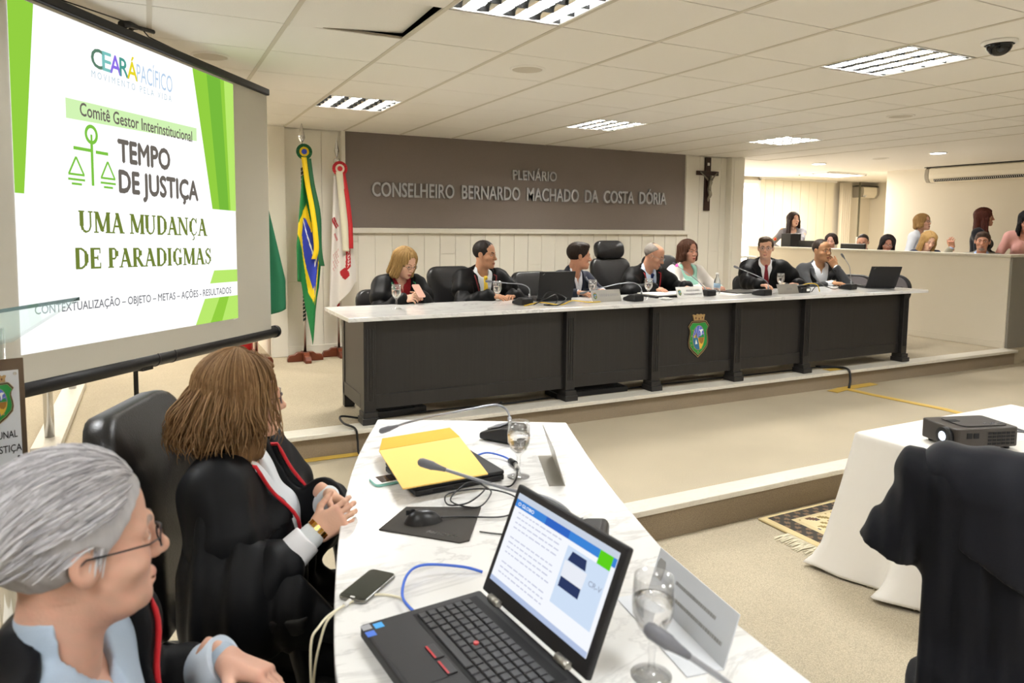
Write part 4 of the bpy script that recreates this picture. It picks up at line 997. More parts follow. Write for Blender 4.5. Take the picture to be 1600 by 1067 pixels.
# ---- bench microphones
gooseneck('low gooseneck microphone between the man in the yellow tie and the bench laptop', (2.66, 5.06, BT), 0.1, [(0.03, -0.055, 0.06), (0.03, -0.05, 0.13), (-0.02, -0.02, 0.165), (-0.12, 0.04, 0.175), (-0.22, 0.10, 0.185)])
gooseneck('low gooseneck microphone in front of the balding man, beside the first name plate', (3.68, 4.96, BT), 0.1, [(0.05, -0.05, 0.06), (0.045, -0.04, 0.12), (0.0, 0.0, 0.155), (-0.15, 0.05, 0.145), (-0.42, 0.12, 0.085)])
PM_ = gooseneck('gooseneck microphone with lit pink tip pointing up at the balding man', (4.62, 5.10, BT), 0.0, [(-0.02, -0.02, 0.06), (-0.03, 0.0, 0.08), (-0.10, 0.03, 0.15), (-0.19, 0.07, 0.22), (-0.265, 0.10, 0.275)])
MB().ball((-0.275, 0.104, 0.283), 0.016).build('pink_tip', mat('mic_ring', '#ff5aa0', rough=0.5, emit='#ff4f98', estr=0.8), PM_)
gooseneck('gooseneck microphone in front of the young man in a dark red tie', (5.15, 4.93, BT), 0.1, [(0.03, -0.05, 0.06), (0.025, -0.04, 0.12), (-0.01, -0.01, 0.16), (-0.12, 0.05, 0.215), (-0.21, 0.10, 0.255)])
gooseneck('upright gooseneck microphone before the man with a hand on his mouth', (6.56, 5.10, BT), 0.1, [(-0.02, -0.05, 0.06), (-0.025, -0.04, 0.16), (-0.04, -0.03, 0.25), (-0.07, 0.01, 0.33)])
# ---- bench name plates
name_plate('crested steel name plate between the bench laptop and a microphone', (3.44, 5.0, BT), 0.02, 0.30, 0.105, [(-0.22, 0.44, 0.55, 0.022)], crest_=True)
name_plate('crested steel name plate in the middle of the bench under the pink-tipped microphone', (4.34, 4.99, BT), -0.02, 0.30, 0.105, [(-0.12, 0.40, 0.66, 0.018), (-0.22, 0.46, 0.34, 0.018)], crest_=True)
name_plate('plain steel name plate to the right of the dark red tie', (5.53, 4.95, BT), -0.02, 0.27, 0.10, [(-0.05, 0.2, 0.5, 0.02)])
# ---- dish, papers, bottle, phone on the bench
t = thing('saucer', 'small white saucer with a lid on the bench before the balding man', 'dish', (4.02, 4.95, BT)); MB().lathe([(0, 0.0), (0.04, 0.0), (0.062, 0.012), (0.06, 0.014), (0.03, 0.008), (0, 0.008)], 24).build('dish', M['white'], t); MB().lathe([(0.0, 0.022), (0.03, 0.02), (0.036, 0.010), (0.0, 0.008)], 20).build('lid', M['white'], t)
def paper_sheet(label, loc, rz, w=0.21, h=0.297, n=1, cat='paper', name='paper_sheet', m='paper', group=None):
    o = MB().box((-w/2, -h/2, 0.0005), (w/2, h/2, 0.0015*n)).build(name, M[m]); o.location = loc; o.rotation_euler = (0, 0, rz); tag(o, label, cat, group); return o
t = thing('folder', 'open black folder with white papers in front of the balding man', 'folder', (4.30, 5.24, BT), 0.05)
MB().box((-0.30, -0.16, 0.0005), (0.30, 0.16, 0.018)).build('cover', M['black'], t, bevel=0.004); MB().box((-0.27, -0.14, 0.018), (-0.01, 0.14, 0.026)).box((0.01, -0.14, 0.018), (0.27, 0.14, 0.024)).build('sheets', M['paper'], t)
paper_sheet('white paper sheets on the bench before the woman in the white cardigan', (4.93, 5.18, BT), 0.3, n=3)
paper_sheet('dark document tray lying flat before the young man in a dark red tie', (5.20, 5.28, BT), 0.1, 0.4, 0.3, 8, 'tray', 'document_tray', 'black')
t = thing('water_bottle', 'small clear plastic water bottle before the woman in the white cardigan', 'bottle', (4.86, 5.22, BT))
MB().lathe([(0, 0.001), (0.03, 0.001), (0.032, 0.01), (0.03, 0.06), (0.032, 0.10), (0.028, 0.13), (0.012, 0.165), (0.012, 0.185), (0.0, 0.185)], 24).build('body', mat('thin_plastic', '#eef4f6', rough=0.05, trans=0.9, ior=1.1), t)
MB().cyl((0, 0, 0.183), (0, 0, 0.20), 0.015).build('cap', M['white'], t); MB().cyl((0, 0, 0.06), (0, 0, 0.10), 0.0325).build('label_band', mat('bottle_label', '#8fa9c0', rough=0.5), t)
t = thing('desk_phone', 'small black desk phone base beside the plain name plate', 'phone', (5.79, 5.02, BT), 0.1)
MB().box((-0.07, -0.05, 0.0), (0.07, 0.05, 0.05)).build('base', M['black'], t, bevel=0.008); MB().box((-0.085, -0.02, 0.05), (0.085, 0.03, 0.075)).build('handset', M['black'], t, bevel=0.01); MB().box((0.0, -0.052, 0.015), (0.05, -0.05, 0.04)).build('sticker', M['paper'], t)
def cable(label, pts, r, m, name='cable', cat='cable', group=None, sub=8):
    o = MB().tube(smooth_path(pts, sub), r, 6).build(name, m); tag(o, label, cat, group); return o
M['yellow_cable'] = mat('yellow_cable', '#d9b52c', rough=0.5); M['blue_cable'] = mat('blue_cable', '#3b66c9', rough=0.5); M['white_cable'] = mat('cream_cable', '#e3dcc0', rough=0.5)
cable('yellow network cable looping along the bench in front of the laptop', [(2.62, 4.95, BT+.004), (2.78, 4.98, BT+.02), (2.92, 4.90, BT+.004), (3.05, 4.93, BT+.03), (3.2, 4.93, BT+.012), (3.35, 4.97, BT+.006)], 0.005, M['yellow_cable'])
cable('black cable tangle between the low microphone and the bench laptop', [(2.72, 4.98, BT+.006), (2.82, 4.93, BT+.06), (2.93, 5.0, BT+.075), (2.98, 5.05, BT+.03), (2.9, 4.96, BT+.006), (2.78, 4.92, BT+.008), (2.88, 4.88, BT+.004), (3.0, 4.95, BT+.05), (2.93, 5.1, BT+.09), (2.84, 5.08, BT+.02)], 0.005, M['black'])
cable('yellow cable arching over the bench beside the desk phone', [(5.78, 5.12, BT+.03), (5.86, 5.02, BT+.085), (5.95, 4.98, BT+.075), (5.98, 4.97, BT+.006)], 0.005, M['yellow_cable'])
cable('black cable arching across the bench near the man with a hand on his mouth', [(5.9, 5.0, BT+.004), (6.03, 5.02, BT+.09), (6.15, 5.05, BT+.05), (6.36, 5.1, BT+.01), (6.47, 5.12, BT+.03)], 0.004, M['black'])
cable('black cable hanging down the right end of the bench', [(7.15, 5.1, BT+.005), (7.34, 5.05, BT+.006), (7.372, 5.04, BT-.02), (7.38, 5.04, 0.7), (7.40, 5.04, 0.45), (7.36, 5.05, 0.30), (7.33, 5.08, DAIS_Z+.006)], 0.0045, M['black'])
cable('black cable drooping over the marble step at the left end of the bench', [(1.45, 4.92, DAIS_Z+.012), (1.32, 4.95, DAIS_Z+.012), (1.16, 4.93, DAIS_Z+.05), (1.15, 4.82, DAIS_Z+.03), (1.2, 4.70, DAIS_Z+.016), (1.21, 4.68, 0.11), (1.21, 4.66, 0.03), (1.22, 4.62, 0.008)], 0.008, M['black'])
cable('black cable running along the dais under the bench panels', [(1.5, 4.95, DAIS_Z+.014), (2.0, 4.93, DAIS_Z+.014), (2.35, 4.91, DAIS_Z+.014), (2.38, 4.86, DAIS_Z+.04), (2.44, 4.9, DAIS_Z+.014), (2.9, 4.93, DAIS_Z+.014), (3.6, 4.94, DAIS_Z+.014), (4.4, 4.95, DAIS_Z+.014), (5.2, 4.93, DAIS_Z+.014), (6.1, 4.92, DAIS_Z+.014)], 0.006, M['black'])
t = thing('power_strip', 'flat black box under the left panel of the bench', 'power strip', (1.60, 5.02, DAIS_Z), 0.1); MB().box((-0.2, -0.08, 0), (0.2, 0.08, 0.05)).build('case', M['black'], t, bevel=0.005); MB().box((-0.17, -0.05, 0.05), (0.12, 0.05, 0.054)).build('socket_panel', M['black_matte'], t)
t = thing('foot_rest', 'long flat black box under the bench, left of the crest', 'foot rest', (3.25, 5.0, DAIS_Z), 0.0); MB().box((-0.35, -0.10, 0), (0.35, 0.10, 0.045)).build('board', M['black'], t, bevel=0.004); MB().box((-0.33, -0.08, 0.045), (0.33, 0.08, 0.05)).build('mat', M['black_matte'], t)
# ---- yellow tape over the cable run
M['tape'] = mat('tape_yellow', '#c9a64a', rough=0.5)
def tape(label, pts, w, name='floor_tape'):
    P = [Vector(p) for p in pts]; mb = MB(); vs = []
    for i, p in enumerate(P):
        d = (P[min(i+1, len(P)-1)]-P[max(i-1, 0)]); d.z = 0; d.normalize(); s = Vector((-d.y, d.x, 0))*w/2
        vs += [p-s, p+s, p+Vector((0, 0, 0.004))]
    mb.add(vs, [q for i in range(len(P)-1) for q in ((3*i, 3*i+3, 3*i+5, 3*i+2), (3*i+2, 3*i+5, 3*i+4, 3*i+1))])
    o = mb.build(name, M['tape'], solid=0.003); return tag(o, label, 'tape')
tape('yellow tape strip running across the beige carpet from the bench towards the projector', [(6.04, 4.66, 0.004), (6.05, 4.4, 0.004), (6.14, 3.75, 0.004), (6.09, 3.22, 0.004)], 0.085)
tape('crumpled yellow tape at the foot of the step below the bench', [(5.8, 4.62, 0.005), (6.0, 4.66, 0.008), (6.2, 4.68, 0.005), (6.5, 4.70, 0.005)], 0.10)
tape('yellow tape patch on the marble edge under the bench', [(5.92, 4.80, DAIS_Z+.009), (6.15, 4.80, DAIS_Z+.009)], 0.09)
tape('yellow tape strip along the foot of the step at the left end of the bench', [(0.65, 4.70, 0.005), (0.95, 4.70, 0.005), (1.28, 4.69, 0.005)], 0.07)
tape('yellow tape over the edge of the second marble step behind the projector', [(6.0, 3.24, 0.009), (6.09, 3.12, 0.011), (6.2, 3.06, 0.011)], 0.12)
cable('bundle of black and yellow cables dropping over the step below the bench', [(5.95, 4.95, DAIS_Z+.014), (6.08, 4.82, DAIS_Z+.02), (6.11, 4.70, DAIS_Z+.02), (6.10, 4.66, 0.09), (6.06, 4.64, 0.012)], 0.012, M['black'], 'cable_bundle')

# ================================================================== laptops
def laptop(label, loc, rz, W, D, H, tilt, keys=True, content=None, group=None):
    """origin at hinge centre on the table; +x user's right, -y towards the user, lid leans to +y by tilt"""
    t = thing('laptop', label, 'laptop', loc, rz, group)
    MB().box((-W/2, -D, 0.004), (W/2, 0.0, 0.030)).build('base', M['laptop'], t, bevel=0.005)
    LM = Matrix.Translation((0, 0.004, 0.03)) @ Matrix.Rotation(-tilt, 4, 'X')
    lid = MB().box((-W/2, 0.0, 0.0), (W/2, 0.014, H)).build('lid', M['laptop'], t, bevel=0.004, M=LM)
    bz = 0.016
    pan = MB().box((-W/2+bz, -0.0012, 0.03), (W/2-bz, 0.001, H-bz)).build('screen', M['screen_lit'] if content else M['black'], lid, M=LM)
    for sx in (-1, 1): MB().cyl((sx*W*0.33-0.018, 0.0, 0.033), (sx*W*0.33+0.018, 0.0, 0.033), 0.008, n=12).build('hinge', M['plate_steel'], t)
    if keys:
        kb = MB().box((-W/2+0.02, -D*0.62, 0.0300), (W/2-0.02, -0.02, 0.0306)).build('keyboard', M['black_matte'], t)
        kw, kd = (W-0.05)/15, (D*0.62-0.045)/6.0
        src = MB().box((-kw*0.42, -kd*0.40, 0.0), (kw*0.42, kd*0.40, 0.0035)).build('key', M['key'], kb, bevel=0.0012, segs=1)
        lg = MB(); lg.box((-kw*0.18, kd*0.0, 0.0036), (kw*0.0, kd*0.22, 0.0038)); 
        first = True
        for r in range(6):
            n = 15 if r else 14
            for c in range(15):
                if r == 0 and 3 <= c <= 9: continue
                o = src if first else src.copy()
                if not first: COL.objects.link(o)
                first = False
                o.location = (-W/2+0.025+kw*(c+0.5), -D*0.62+0.006+kd*(r+0.5), 0.0306)
        sp_ = MB().box((-kw*3.3, -kd*0.40, 0.0), (kw*3.3, kd*0.40, 0.0035)).build('space_bar', M['key'], kb, bevel=0.0012, segs=1); sp_.location = (-W/2+0.025+kw*6.5, -D*0.62+0.006+kd*0.5, 0.0306)
        MB().cyl((-0.005, -D*0.40, 0.031), (-0.005, -D*0.40, 0.037), 0.005).build('pointing_stick', M['red_paint'], t)
        MB().box((-0.05, -D*0.97, 0.0300), (0.05, -D*0.72, 0.0306)).build('touchpad', M['touchpad'], t)
        for k in (-1, 1): MB().box((0.026*k-0.022, -D*0.715, 0.030), (0.026*k+0.022, -D*0.645, 0.0325)).build('mouse_button', M['key'], t, bevel=0.001); MB().box((0.026*k-0.02, -D*0.715, 0.0325), (0.026*k+0.02, -D*0.70, 0.0329)).build('button_stripe', M['red_paint'], t)
    return t, LM, lid, pan
M['laptop'] = mat('laptop_black', '#19181a', rough=0.55); M['key'] = mat('laptop_key', '#242326', rough=0.5); M['touchpad'] = mat('touchpad', '#222122', rough=0.6)
M['screen_lit'] = em('laptop_screen', '#f3f6fc', 0.72)
t, LM, lid, pan = laptop('open black laptop seen from behind on the bench before the man in the navy suit', (3.03, 5.19, BT), PI-0.08, 0.33, 0.23, 0.235, 0.24)
vs, fs = text_fit('ThinkPad', 0.04, 0.006, offset=0.01); mb = MB(); mb.add([(0.13+b*0.8+a*0.5, 0.0146, 0.215-a*0.35+b) for a, b, c in vs], fs); mb.build('lid_logo', M['plate_steel'], lid, M=LM)
t, LM, lid, pan = laptop('open black laptop seen from behind at the right end of the bench', (7.0, 5.04, BT), PI-0.42, 0.33, 0.23, 0.235, 0.42)
vs, fs = text_fit('ThinkPad', 0.04, 0.006, offset=0.01); mb = MB(); mb.add([(0.13+b*0.8+a*0.5, 0.0146, 0.215-a*0.35+b) for a, b, c in vs], fs); mb.build('lid_logo', M['plate_steel'], lid, M=LM)
# the near laptop, screen lit with a news page
LW, LD, LH = 0.362, 0.265, 0.232
hx = Vector((0.083, -0.9965, 0)); hl = Vector((0.602, 1.325, TZ))
lc = hl+hx*LW/2
t, LM, lid, pan = laptop('open black laptop with a lit news page in the near foreground', tuple(lc), math.atan2(hx.y, hx.x), LW, LD, LH, 0.40, True, True)
sx0, sx1, sz0, sz1 = -LW/2+0.016, LW/2-0.016, 0.03, LH-0.016
def scr_rect(x0, x1, z0, z1, m, name, d=0.0016):
    a = lambda x: sx0+(sx1-sx0)*x; b = lambda z: sz0+(sz1-sz0)*z
    return MB().box((a(x0), -d, b(z0)), (a(x1), -d+0.0003, b(z1))).build(name, m, lid, M=LM)
E_blue, E_blue2, E_lime, E_sky, E_navy, E_line = em('page_blue', '#3f86d8', .7), em('page_mid_blue', '#3467c4', .7), em('page_lime', '#5fd11f', .7), em('page_sky', '#cfe0f6', .7), em('page_navy', '#2e3b63', .7), em('page_line', '#c3c6dc', .7)
scr_rect(0, 1, 0.935, 1.0, em('page_tabs', '#c9d3e3', .7), 'browser_bar'); scr_rect(0, 1, 0.85, 0.935, E_blue, 'header_band'); scr_rect(0.34, 0.58, 0.85, 0.935, E_blue2, 'header_tab', 0.0018)
scr_rect(0.86, 0.97, 0.80, 0.935, E_lime, 'lime_box', 0.0019); scr_rect(0, 1, 0.0, 0.055, em('page_taskbar', '#b4c3e2', .7), 'taskbar')
scr_rect(0.60, 0.97, 0.22, 0.80, E_sky, 'advert', 0.0018)
car = MB()
a_ = lambda x: sx0+(sx1-sx0)*x; b_ = lambda z: sz0+(sz1-sz0)*z
for poly_, m_ in (([(0.635, 0.67), (0.80, 0.67), (0.785, 0.77), (0.655, 0.77)], 0), ([(0.625, 0.40), (0.81, 0.40), (0.81, 0.50), (0.625, 0.50)], 0), ([(0.62, 0.50), (0.815, 0.50), (0.82, 0.66), (0.615, 0.66)], 1)):
    car.add([(a_(x), -0.0022, b_(z)) for x, z in poly_], [(0, 1, 2, 3)], m_)
car.build('car_picture', [E_navy, em('page_car', '#e9edf6', .7)], lid, M=LM)
ln = MB(); r_ = random.Random(4)
for k in range(13):
    z = 0.80-k*0.056
    if k in (4, 9): continue
    x = 0.06
    while x < 0.52:
        w_ = r_.uniform(0.02, 0.06); ln.box((a_(x), -0.002, b_(z)), (a_(min(x+w_, 0.54)), -0.0017, b_(z+0.012))); x += w_+0.012
o = ln.build('text_lines', E_line, lid, M=LM); o['kind'] = 'stuff'
def scr_text(body, x0, x1, z, h, m, d=0.0022):
    vs, fs = text_fit(body, (x1-x0)*(sx1-sx0), h*(sz1-sz0), offset=0.02); mb = MB(); mb.add([((a_(x0)+a_(x1))/2+a, -d, b_(z)+b) for a, b, c in vs], fs); return mb.build('page_title', m, lid, M=LM)
scr_text('O GLOBO', 0.03, 0.21, 0.892, 0.035, em('page_white', '#ffffff', .75)); scr_text('CR-V', 0.85, 0.96, 0.60, 0.05, em('page_grey', '#9aa3b8', .7))
scr_text('MENU', 0.70, 0.82, 0.892, 0.022, em('page_white2', '#e6effa', .75)) if False else None
for x, y, m_ in ((-0.165, -0.258, '#9a9a9e'), (-0.14, -0.258, '#3f6fd0'), (-0.160, -0.235, '#3ba0e8')):
    MB().box((x-0.009, y-0.009, 0.0300), (x+0.009, y+0.009, 0.0305)).build('sticker', mat('sticker', m_, rough=0.4), t)
# ================================================================== things on the curved table
gooseneck('gooseneck microphone at the far end of the curved table, neck stretched to the left', (1.165, 2.36, TZ), 0.55, [(0.02, -0.02, 0.055), (0.03, 0.0, 0.10), (0.0, 0.03, 0.128), (-0.08, 0.09, 0.122), (-0.22, 0.22, 0.095), (-0.28, 0.29, 0.07)])
def world_neck(label, base, rz, pts):
    Mi = (Matrix.Translation(base) @ Matrix.Rotation(rz, 4, 'Z')).inverted()
    return gooseneck(label, base, rz, [tuple(Mi @ Vector(p)) for p in pts])
world_neck('gooseneck microphone rising behind the lit laptop and pointing over the yellow envelope', (0.93, 1.46, TZ), 0.9, [(0.91, 1.45, 0.81), (0.90, 1.46, 0.85), (0.85, 1.48, 0.885), (0.77, 1.515, 0.905), (0.62, 1.60, 0.955)])
world_neck('gooseneck microphone in front of the nearest goblet, cut by the bottom of the photo', (0.80, 0.60, TZ), 0.6, [(0.78, 0.61, 0.81), (0.755, 0.625, 0.86), (0.71, 0.65, 0.905), (0.66, 0.677, 0.95), (0.615, 0.703, 0.985)])
goblet('large water goblet on the curved table beside the far name plate', (1.03, 1.975, TZ), scale=0.98)
goblet('nearest water goblet, in front of the near name plate', (0.775, 0.965, TZ), scale=1.0)
t = name_plate('white-faced bent metal name plate seen edge-on near the far goblet', (1.178, 1.975, TZ), 1.183, 0.29, 0.12, [(-0.1, 0.4, 0.6, 0.008), (-0.1, 0.35, 0.3, 0.008)], lean=0.30, foot=0.05)
t = name_plate('large pale name plate with grey print beside the nearest goblet', (0.925, 1.06, TZ), -1.73, 0.285, 0.105, [(-0.2, 0.30, 0.64, 0.007), (-0.2, 0.42, 0.34, 0.007)], lean=0.30, foot=-0.075, face='plate_white')
MB().prism([(-0.013, -0.02), (0.013, -0.02), (0.016, 0.01), (0.010, 0.022), (-0.010, 0.022), (-0.016, 0.01)], 0, 0.0006, 0, Matrix.Rotation(-0.30, 4, 'X') @ Matrix.Translation((-0.12, -0.0016, 0.065)) @ Matrix.Rotation(PI/2, 4, 'X')).build('printed_emblem', M['engraved'], t)
# closed black laptop under the yellow envelope
o = thing('laptop', 'closed black laptop lying under the yellow envelope', 'laptop', (0.80, 2.08, TZ), 0.06)
MB().box((-0.135, -0.13, 0.004), (0.165, 0.125, 0.022)).build('base', M['laptop'], o, bevel=0.004)
MB().box((-0.135, -0.13, 0.023), (0.165, 0.125, 0.036)).build('lid', M['laptop'], o, bevel=0.004)
for k in range(3): MB().box((-0.08+k*0.07, -0.1312, 0.009), (-0.04+k*0.07, -0.1295, 0.018)).build('port', M['black_matte'], o)
env = thing('envelope', 'large open yellow paper envelope lying on the closed laptop', 'envelope', (0.805, 2.155, TZ+0.038), 0.0)
M['env'] = mat('envelope_yellow', '#efc56e', rough=0.75); M['env_flap'] = mat('envelope_flap', '#eda838', rough=0.75)
pts4 = [(0.630, 1.928), (0.905, 1.938), (0.975, 2.33), (0.668, 2.30)]
pts4 = [(x-0.805, y-2.155) for x, y in pts4]
MB().add([(x, y, z) for z in (0.0, 0.004) for x, y in pts4], [(3, 2, 1, 0), (4, 5, 6, 7), (0, 1, 5, 4), (1, 2, 6, 5), (2, 3, 7, 6), (3, 0, 4, 7)]).build('pouch', M['env'], env)
fl_ = [(pts4[3][0], pts4[3][1], 0.0045), (pts4[2][0], pts4[2][1], 0.0045), (0.155, 0.235, 0.024), (-0.105, 0.215, 0.022)]
MB().add(fl_, [(0, 1, 2, 3)]).build('flap', M['env_flap'], env, solid=0.0015)
# teal-cased phone half under the envelope
t = thing('phone', 'white phone in a teal case sticking out from under the yellow envelope', 'phone', (0.655, 2.115, TZ), 0.08)
MB().prism(rounded(0.13, 0.072, 0.012, 4), 0.0005, 0.009).build('case', mat('teal_case', '#8fd0c2', rough=0.4), t, bevel=0.002)
MB().prism(rounded(0.128, 0.070, 0.012, 4), 0.009, 0.0105).build('body', M['white'], t); MB().box((-0.045, -0.029, 0.0105), (0.045, 0.029, 0.011)).build('screen', mat('phone_glass', '#3a2c26', rough=0.1), t)
# mouse pad and mouse
t = thing('mouse_pad', 'dark mouse pad with white lettering on its front edge', 'mouse pad', (0.66, 1.75, TZ), 0)
pp = [(0.512, 1.772), (0.672, 1.607), (0.70, 1.608), (0.815, 1.79), (0.80, 1.80), (0.625, 1.885)]
MB().prism([(x-0.66, y-1.75) for x, y in pp], 0.0005, 0.004).build('pad', mat('pad_fabric', '#3a3631', rough=0.85), t)
vs, fs = text_fit('lenovo', 0.085, 0.012, offset=0.03, shear=0.2)
Rz = frame((-0.008, -0.076, 0.0044), (0.70, -0.715, 0), (0.715, 0.70, 0))
mb = MB(); mb.add([Rz @ Vector((a, b, 0)) for a, b, c in vs], fs); mb.build('lettering', M['paper'], t)
t = thing('computer_mouse', 'black computer mouse on the dark mouse pad', 'computer mouse', (0.633, 1.765, TZ+0.004), -0.25)
body = MB().grid(lambda u, v: (lambda a, r: (0.052*r*math.cos(a), 0.030*r*math.sin(a)*(1-0.12*math.cos(a)), 0.0005+0.034*max(0, 1-r**3.2)*(1-0.15*math.cos(a)*r)))(2*PI*u, v), 28, 10).build('shell', mat('mouse_black', '#1a1a1c', rough=0.35), t)
MB().cyl((-0.028, -0.004, 0.030), (-0.028, 0.004, 0.030), 0.008, n=14).build('wheel', M['black_matte'], t)
MB().box((-0.046, -0.0006, 0.022), (-0.014, 0.0006, 0.0345)).build('button_seam', M['black_matte'], t)
# charging phone
t = thing('phone', 'dark smartphone on a white charging cable at the table edge', 'phone', (0.405, 1.49, TZ), 0.73)
MB().prism(rounded(0.135, 0.068, 0.013, 5), 0.0008, 0.0085).build('body', mat('phone_rim', '#8b8a84', rough=0.25, metal=0.8), t, bevel=0.002)
MB().prism(rounded(0.129, 0.063, 0.011, 5), 0.0085, 0.0092).build('front', mat('phone_dark', '#20231f', rough=0.08), t); MB().prism(rounded(0.105, 0.058, 0.002, 2), 0.0092, 0.0094).build('screen', mat('phone_screen', '#2c312c', rough=0.08), t)
MB().prism(rounded(0.012, 0.005, 0.0024, 3), 0.0092, 0.0097, 0, Matrix.Translation((-0.059, 0, 0)) @ Matrix.Rotation(PI/2, 4, 'Z')).build('home_button', M['white'], t)
tz_ = TZ+0.005
cd_ = Vector((math.cos(0.73), math.sin(0.73), 0)); e0 = Vector((0.405, 1.49, tz_))-cd_*0.068
t = thing('charging_cable', 'cream charging cable looping from the smartphone over the table edge', 'cable', tuple(e0))
MB().cyl((0, 0, 0), tuple(-cd_*0.022), 0.005, n=10).build('plug', M['white'], t)
W0 = lambda p: tuple(Vector(p)-e0)
MB().tube(smooth_path([W0(e0-cd_*0.02), W0((0.31, 1.41, TZ+0.004)), W0((0.285, 1.385, TZ-0.012)), W0((0.262, 1.37, TZ-0.10)), W0((0.255, 1.34, 0.52)), W0((0.29, 1.34, 0.40)), W0((0.262, 1.36, 0.55)), W0((0.255, 1.36, TZ-0.03)), W0((0.275, 1.37, TZ+0.008)), W0((0.32, 1.42, TZ+0.005)), W0((0.40, 1.45, TZ+0.004)), W0((0.455, 1.41, TZ+0.004)), W0((0.46, 1.35, TZ+0.006))], 8), 0.0026, 8).build('wire', M['white_cable'], t)
cable('blue network cable curving to the side of the lit laptop', [(0.455, 1.322, TZ+.016), (0.452, 1.39, TZ+.018), (0.49, 1.47, TZ+.022), (0.54, 1.50, TZ+.02), (0.62, 1.47, TZ+.012), (0.66, 1.44, TZ+.004)], 0.0032, M['blue_cable'])
cable('blue cable from the closed laptop to a black plug beside the far goblet', [(0.965, 2.17, TZ+.02), (1.02, 2.19, TZ+.018), (1.06, 2.15, TZ+.012), (1.065, 2.09, TZ+.012)], 0.0035, M['blue_cable'])
t = thing('cable_plug', 'black plug with a steel tip between the envelope and the far goblet', 'plug', (1.062, 2.085, TZ))
MB().cyl((0, 0.012, 0.012), (0, -0.025, 0.012), 0.010, n=12).build('body', M['black'], t); MB().cyl((0, -0.025, 0.012), (-0.012, -0.065, 0.009), 0.007, n=12).build('tip', M['plate_steel'], t)
MB().tube(smooth_path([(-0.012, -0.065, 0.009), (-0.05, -0.13, 0.005), (-0.10, -0.19, 0.008), (-0.14, -0.2, 0.015)], 6), 0.003, 6).build('lead', M['black'], t)
cable('black mouse cable tangled between the closed laptop and the mouse pad', [(0.680, 1.755, TZ+.012), (0.74, 1.745, TZ+.007), (0.84, 1.70, TZ+.006), (0.92, 1.74, TZ+.006), (0.93, 1.83, TZ+.008), (0.86, 1.88, TZ+.02), (0.76, 1.90, TZ+.015), (0.73, 1.83, TZ+.012), (0.78, 1.80, TZ+.02), (0.86, 1.86, TZ+.03), (0.83, 1.92, TZ+.03), (0.75, 1.86, TZ+.01), (0.80, 1.78, TZ+.01), (0.87, 1.84, TZ+.02), (0.88, 1.91, TZ+.015)], 0.0024, M['black'])
cable('thin black cable running from the mouse pad behind the lit laptop', [(0.745, 1.645, TZ+.003), (0.80, 1.60, TZ+.003), (0.90, 1.56, TZ+.003), (0.96, 1.60, TZ+.003)], 0.002, M['black'])
cable('black power cable behind the lid of the lit laptop', [(0.80, 1.03, TZ+.02), (0.815, 1.06, TZ+.06), (0.83, 1.12, TZ+.10), (0.80, 1.16, TZ+.05), (0.76, 1.14, TZ+.012)], 0.003, M['black']) if False else None

# ================================================================== table with white cloth, projector
M['cloth_white'] = mat('white_tablecloth', '#ece7de', rough=0.75, sheen=0.2)
TX0, TX1, TY0, TY1, TTZ = 3.13, 4.45, 0.75, 2.33, 0.545
t = thing('side_table', 'table in the pit hidden under a long white cloth', 'table', (3.79, 1.54, PIT_Z))
MB().box((-0.64, -0.76, TTZ-PIT_Z-0.04), (0.64, 0.76, TTZ-PIT_Z-0.006)).build('tabletop', M['bench_wood'], t)
for sx in (-1, 1):
    for sy in (-1, 1): MB().box((0.58*sx-0.03, 0.68*sy-0.03, 0), (0.58*sx+0.03, 0.68*sy+0.03, TTZ-PIT_Z-0.04)).build('leg', M['bench_wood'], t)
def cloth_ring(z_t):
    """outline of the cloth at drop fraction z_t 0..1"""
    out = []
    N = 240
    for k in range(N):
        s = k/N*4; side = int(s); f = s-side
        cs = [(TX0, TY0), (TX0, TY1), (TX1, TY1), (TX1, TY0)]
        a, b = cs[side], cs[(side+1) % 4]
        x, y = a[0]+(b[0]-a[0])*f, a[1]+(b[1]-a[1])*f
        cx, cy = x-(TX0+TX1)/2, y-(TY0+TY1)/2
        l = math.hypot(cx, cy); nx, ny = cx/l, cy/l
        corner = max(0, 1-4*min(f, 1-f))
        wav = math.sin(k*2*PI/N*17+0.6*math.sin(k*0.11))+0.5*math.sin(k*2*PI/N*31+1.0)
        off = 0.012+z_t*(0.035+0.045*wav*z_t+0.10*corner**1.5)+0.10*max(0, z_t-0.8)**1.5*6*(0.6+0.4*wav)
        out.append((x+nx*off, y+ny*off))
    return out
mb = MB(); rows_ = []
zs = [0.0, 0.012, 0.04, 0.12, 0.25, 0.4, 0.55, 0.7, 0.82, 0.92, 0.98, 1.0]
V = []; N = 240
for zt in zs:
    r = cloth_ring(zt)
    z = TTZ-(TTZ-PIT_Z-0.012)*zt
    if zt == 0.0: r = [(x+(3.79-x)*0.012, y+(1.54-y)*0.012) for x, y in r]
    V += [(x, y, z+(0.02*math.sin(k*0.4) if zt > 0.9 else 0)*0+ (0.012*max(0, math.sin(k*2*PI/N*17)) if zt >= 0.98 else 0)) for k, (x, y) in enumerate(r)]
F = [(i*N+j, i*N+(j+1) % N, (i+1)*N+(j+1) % N, (i+1)*N+j) for i in range(len(zs)-1) for j in range(N)] + [tuple(range(N))]
mb.add(V, F, 0, True)
tc_ = mb.build('tablecloth', M['cloth_white'], solid=0.003); tag(tc_, 'long white damask cloth draped over the projector table down to the carpet', 'tablecloth')
mt = M['cloth_white']; tt = NT(mt); tcn = tt.new('ShaderNodeTexCoord'); vo = tt.new('ShaderNodeTexNoise', i_Scale=16.0, i_Detail=2.0, i_Distortion=1.5); tt.link(tcn.outputs['Object'], vo.inputs['Vector'])
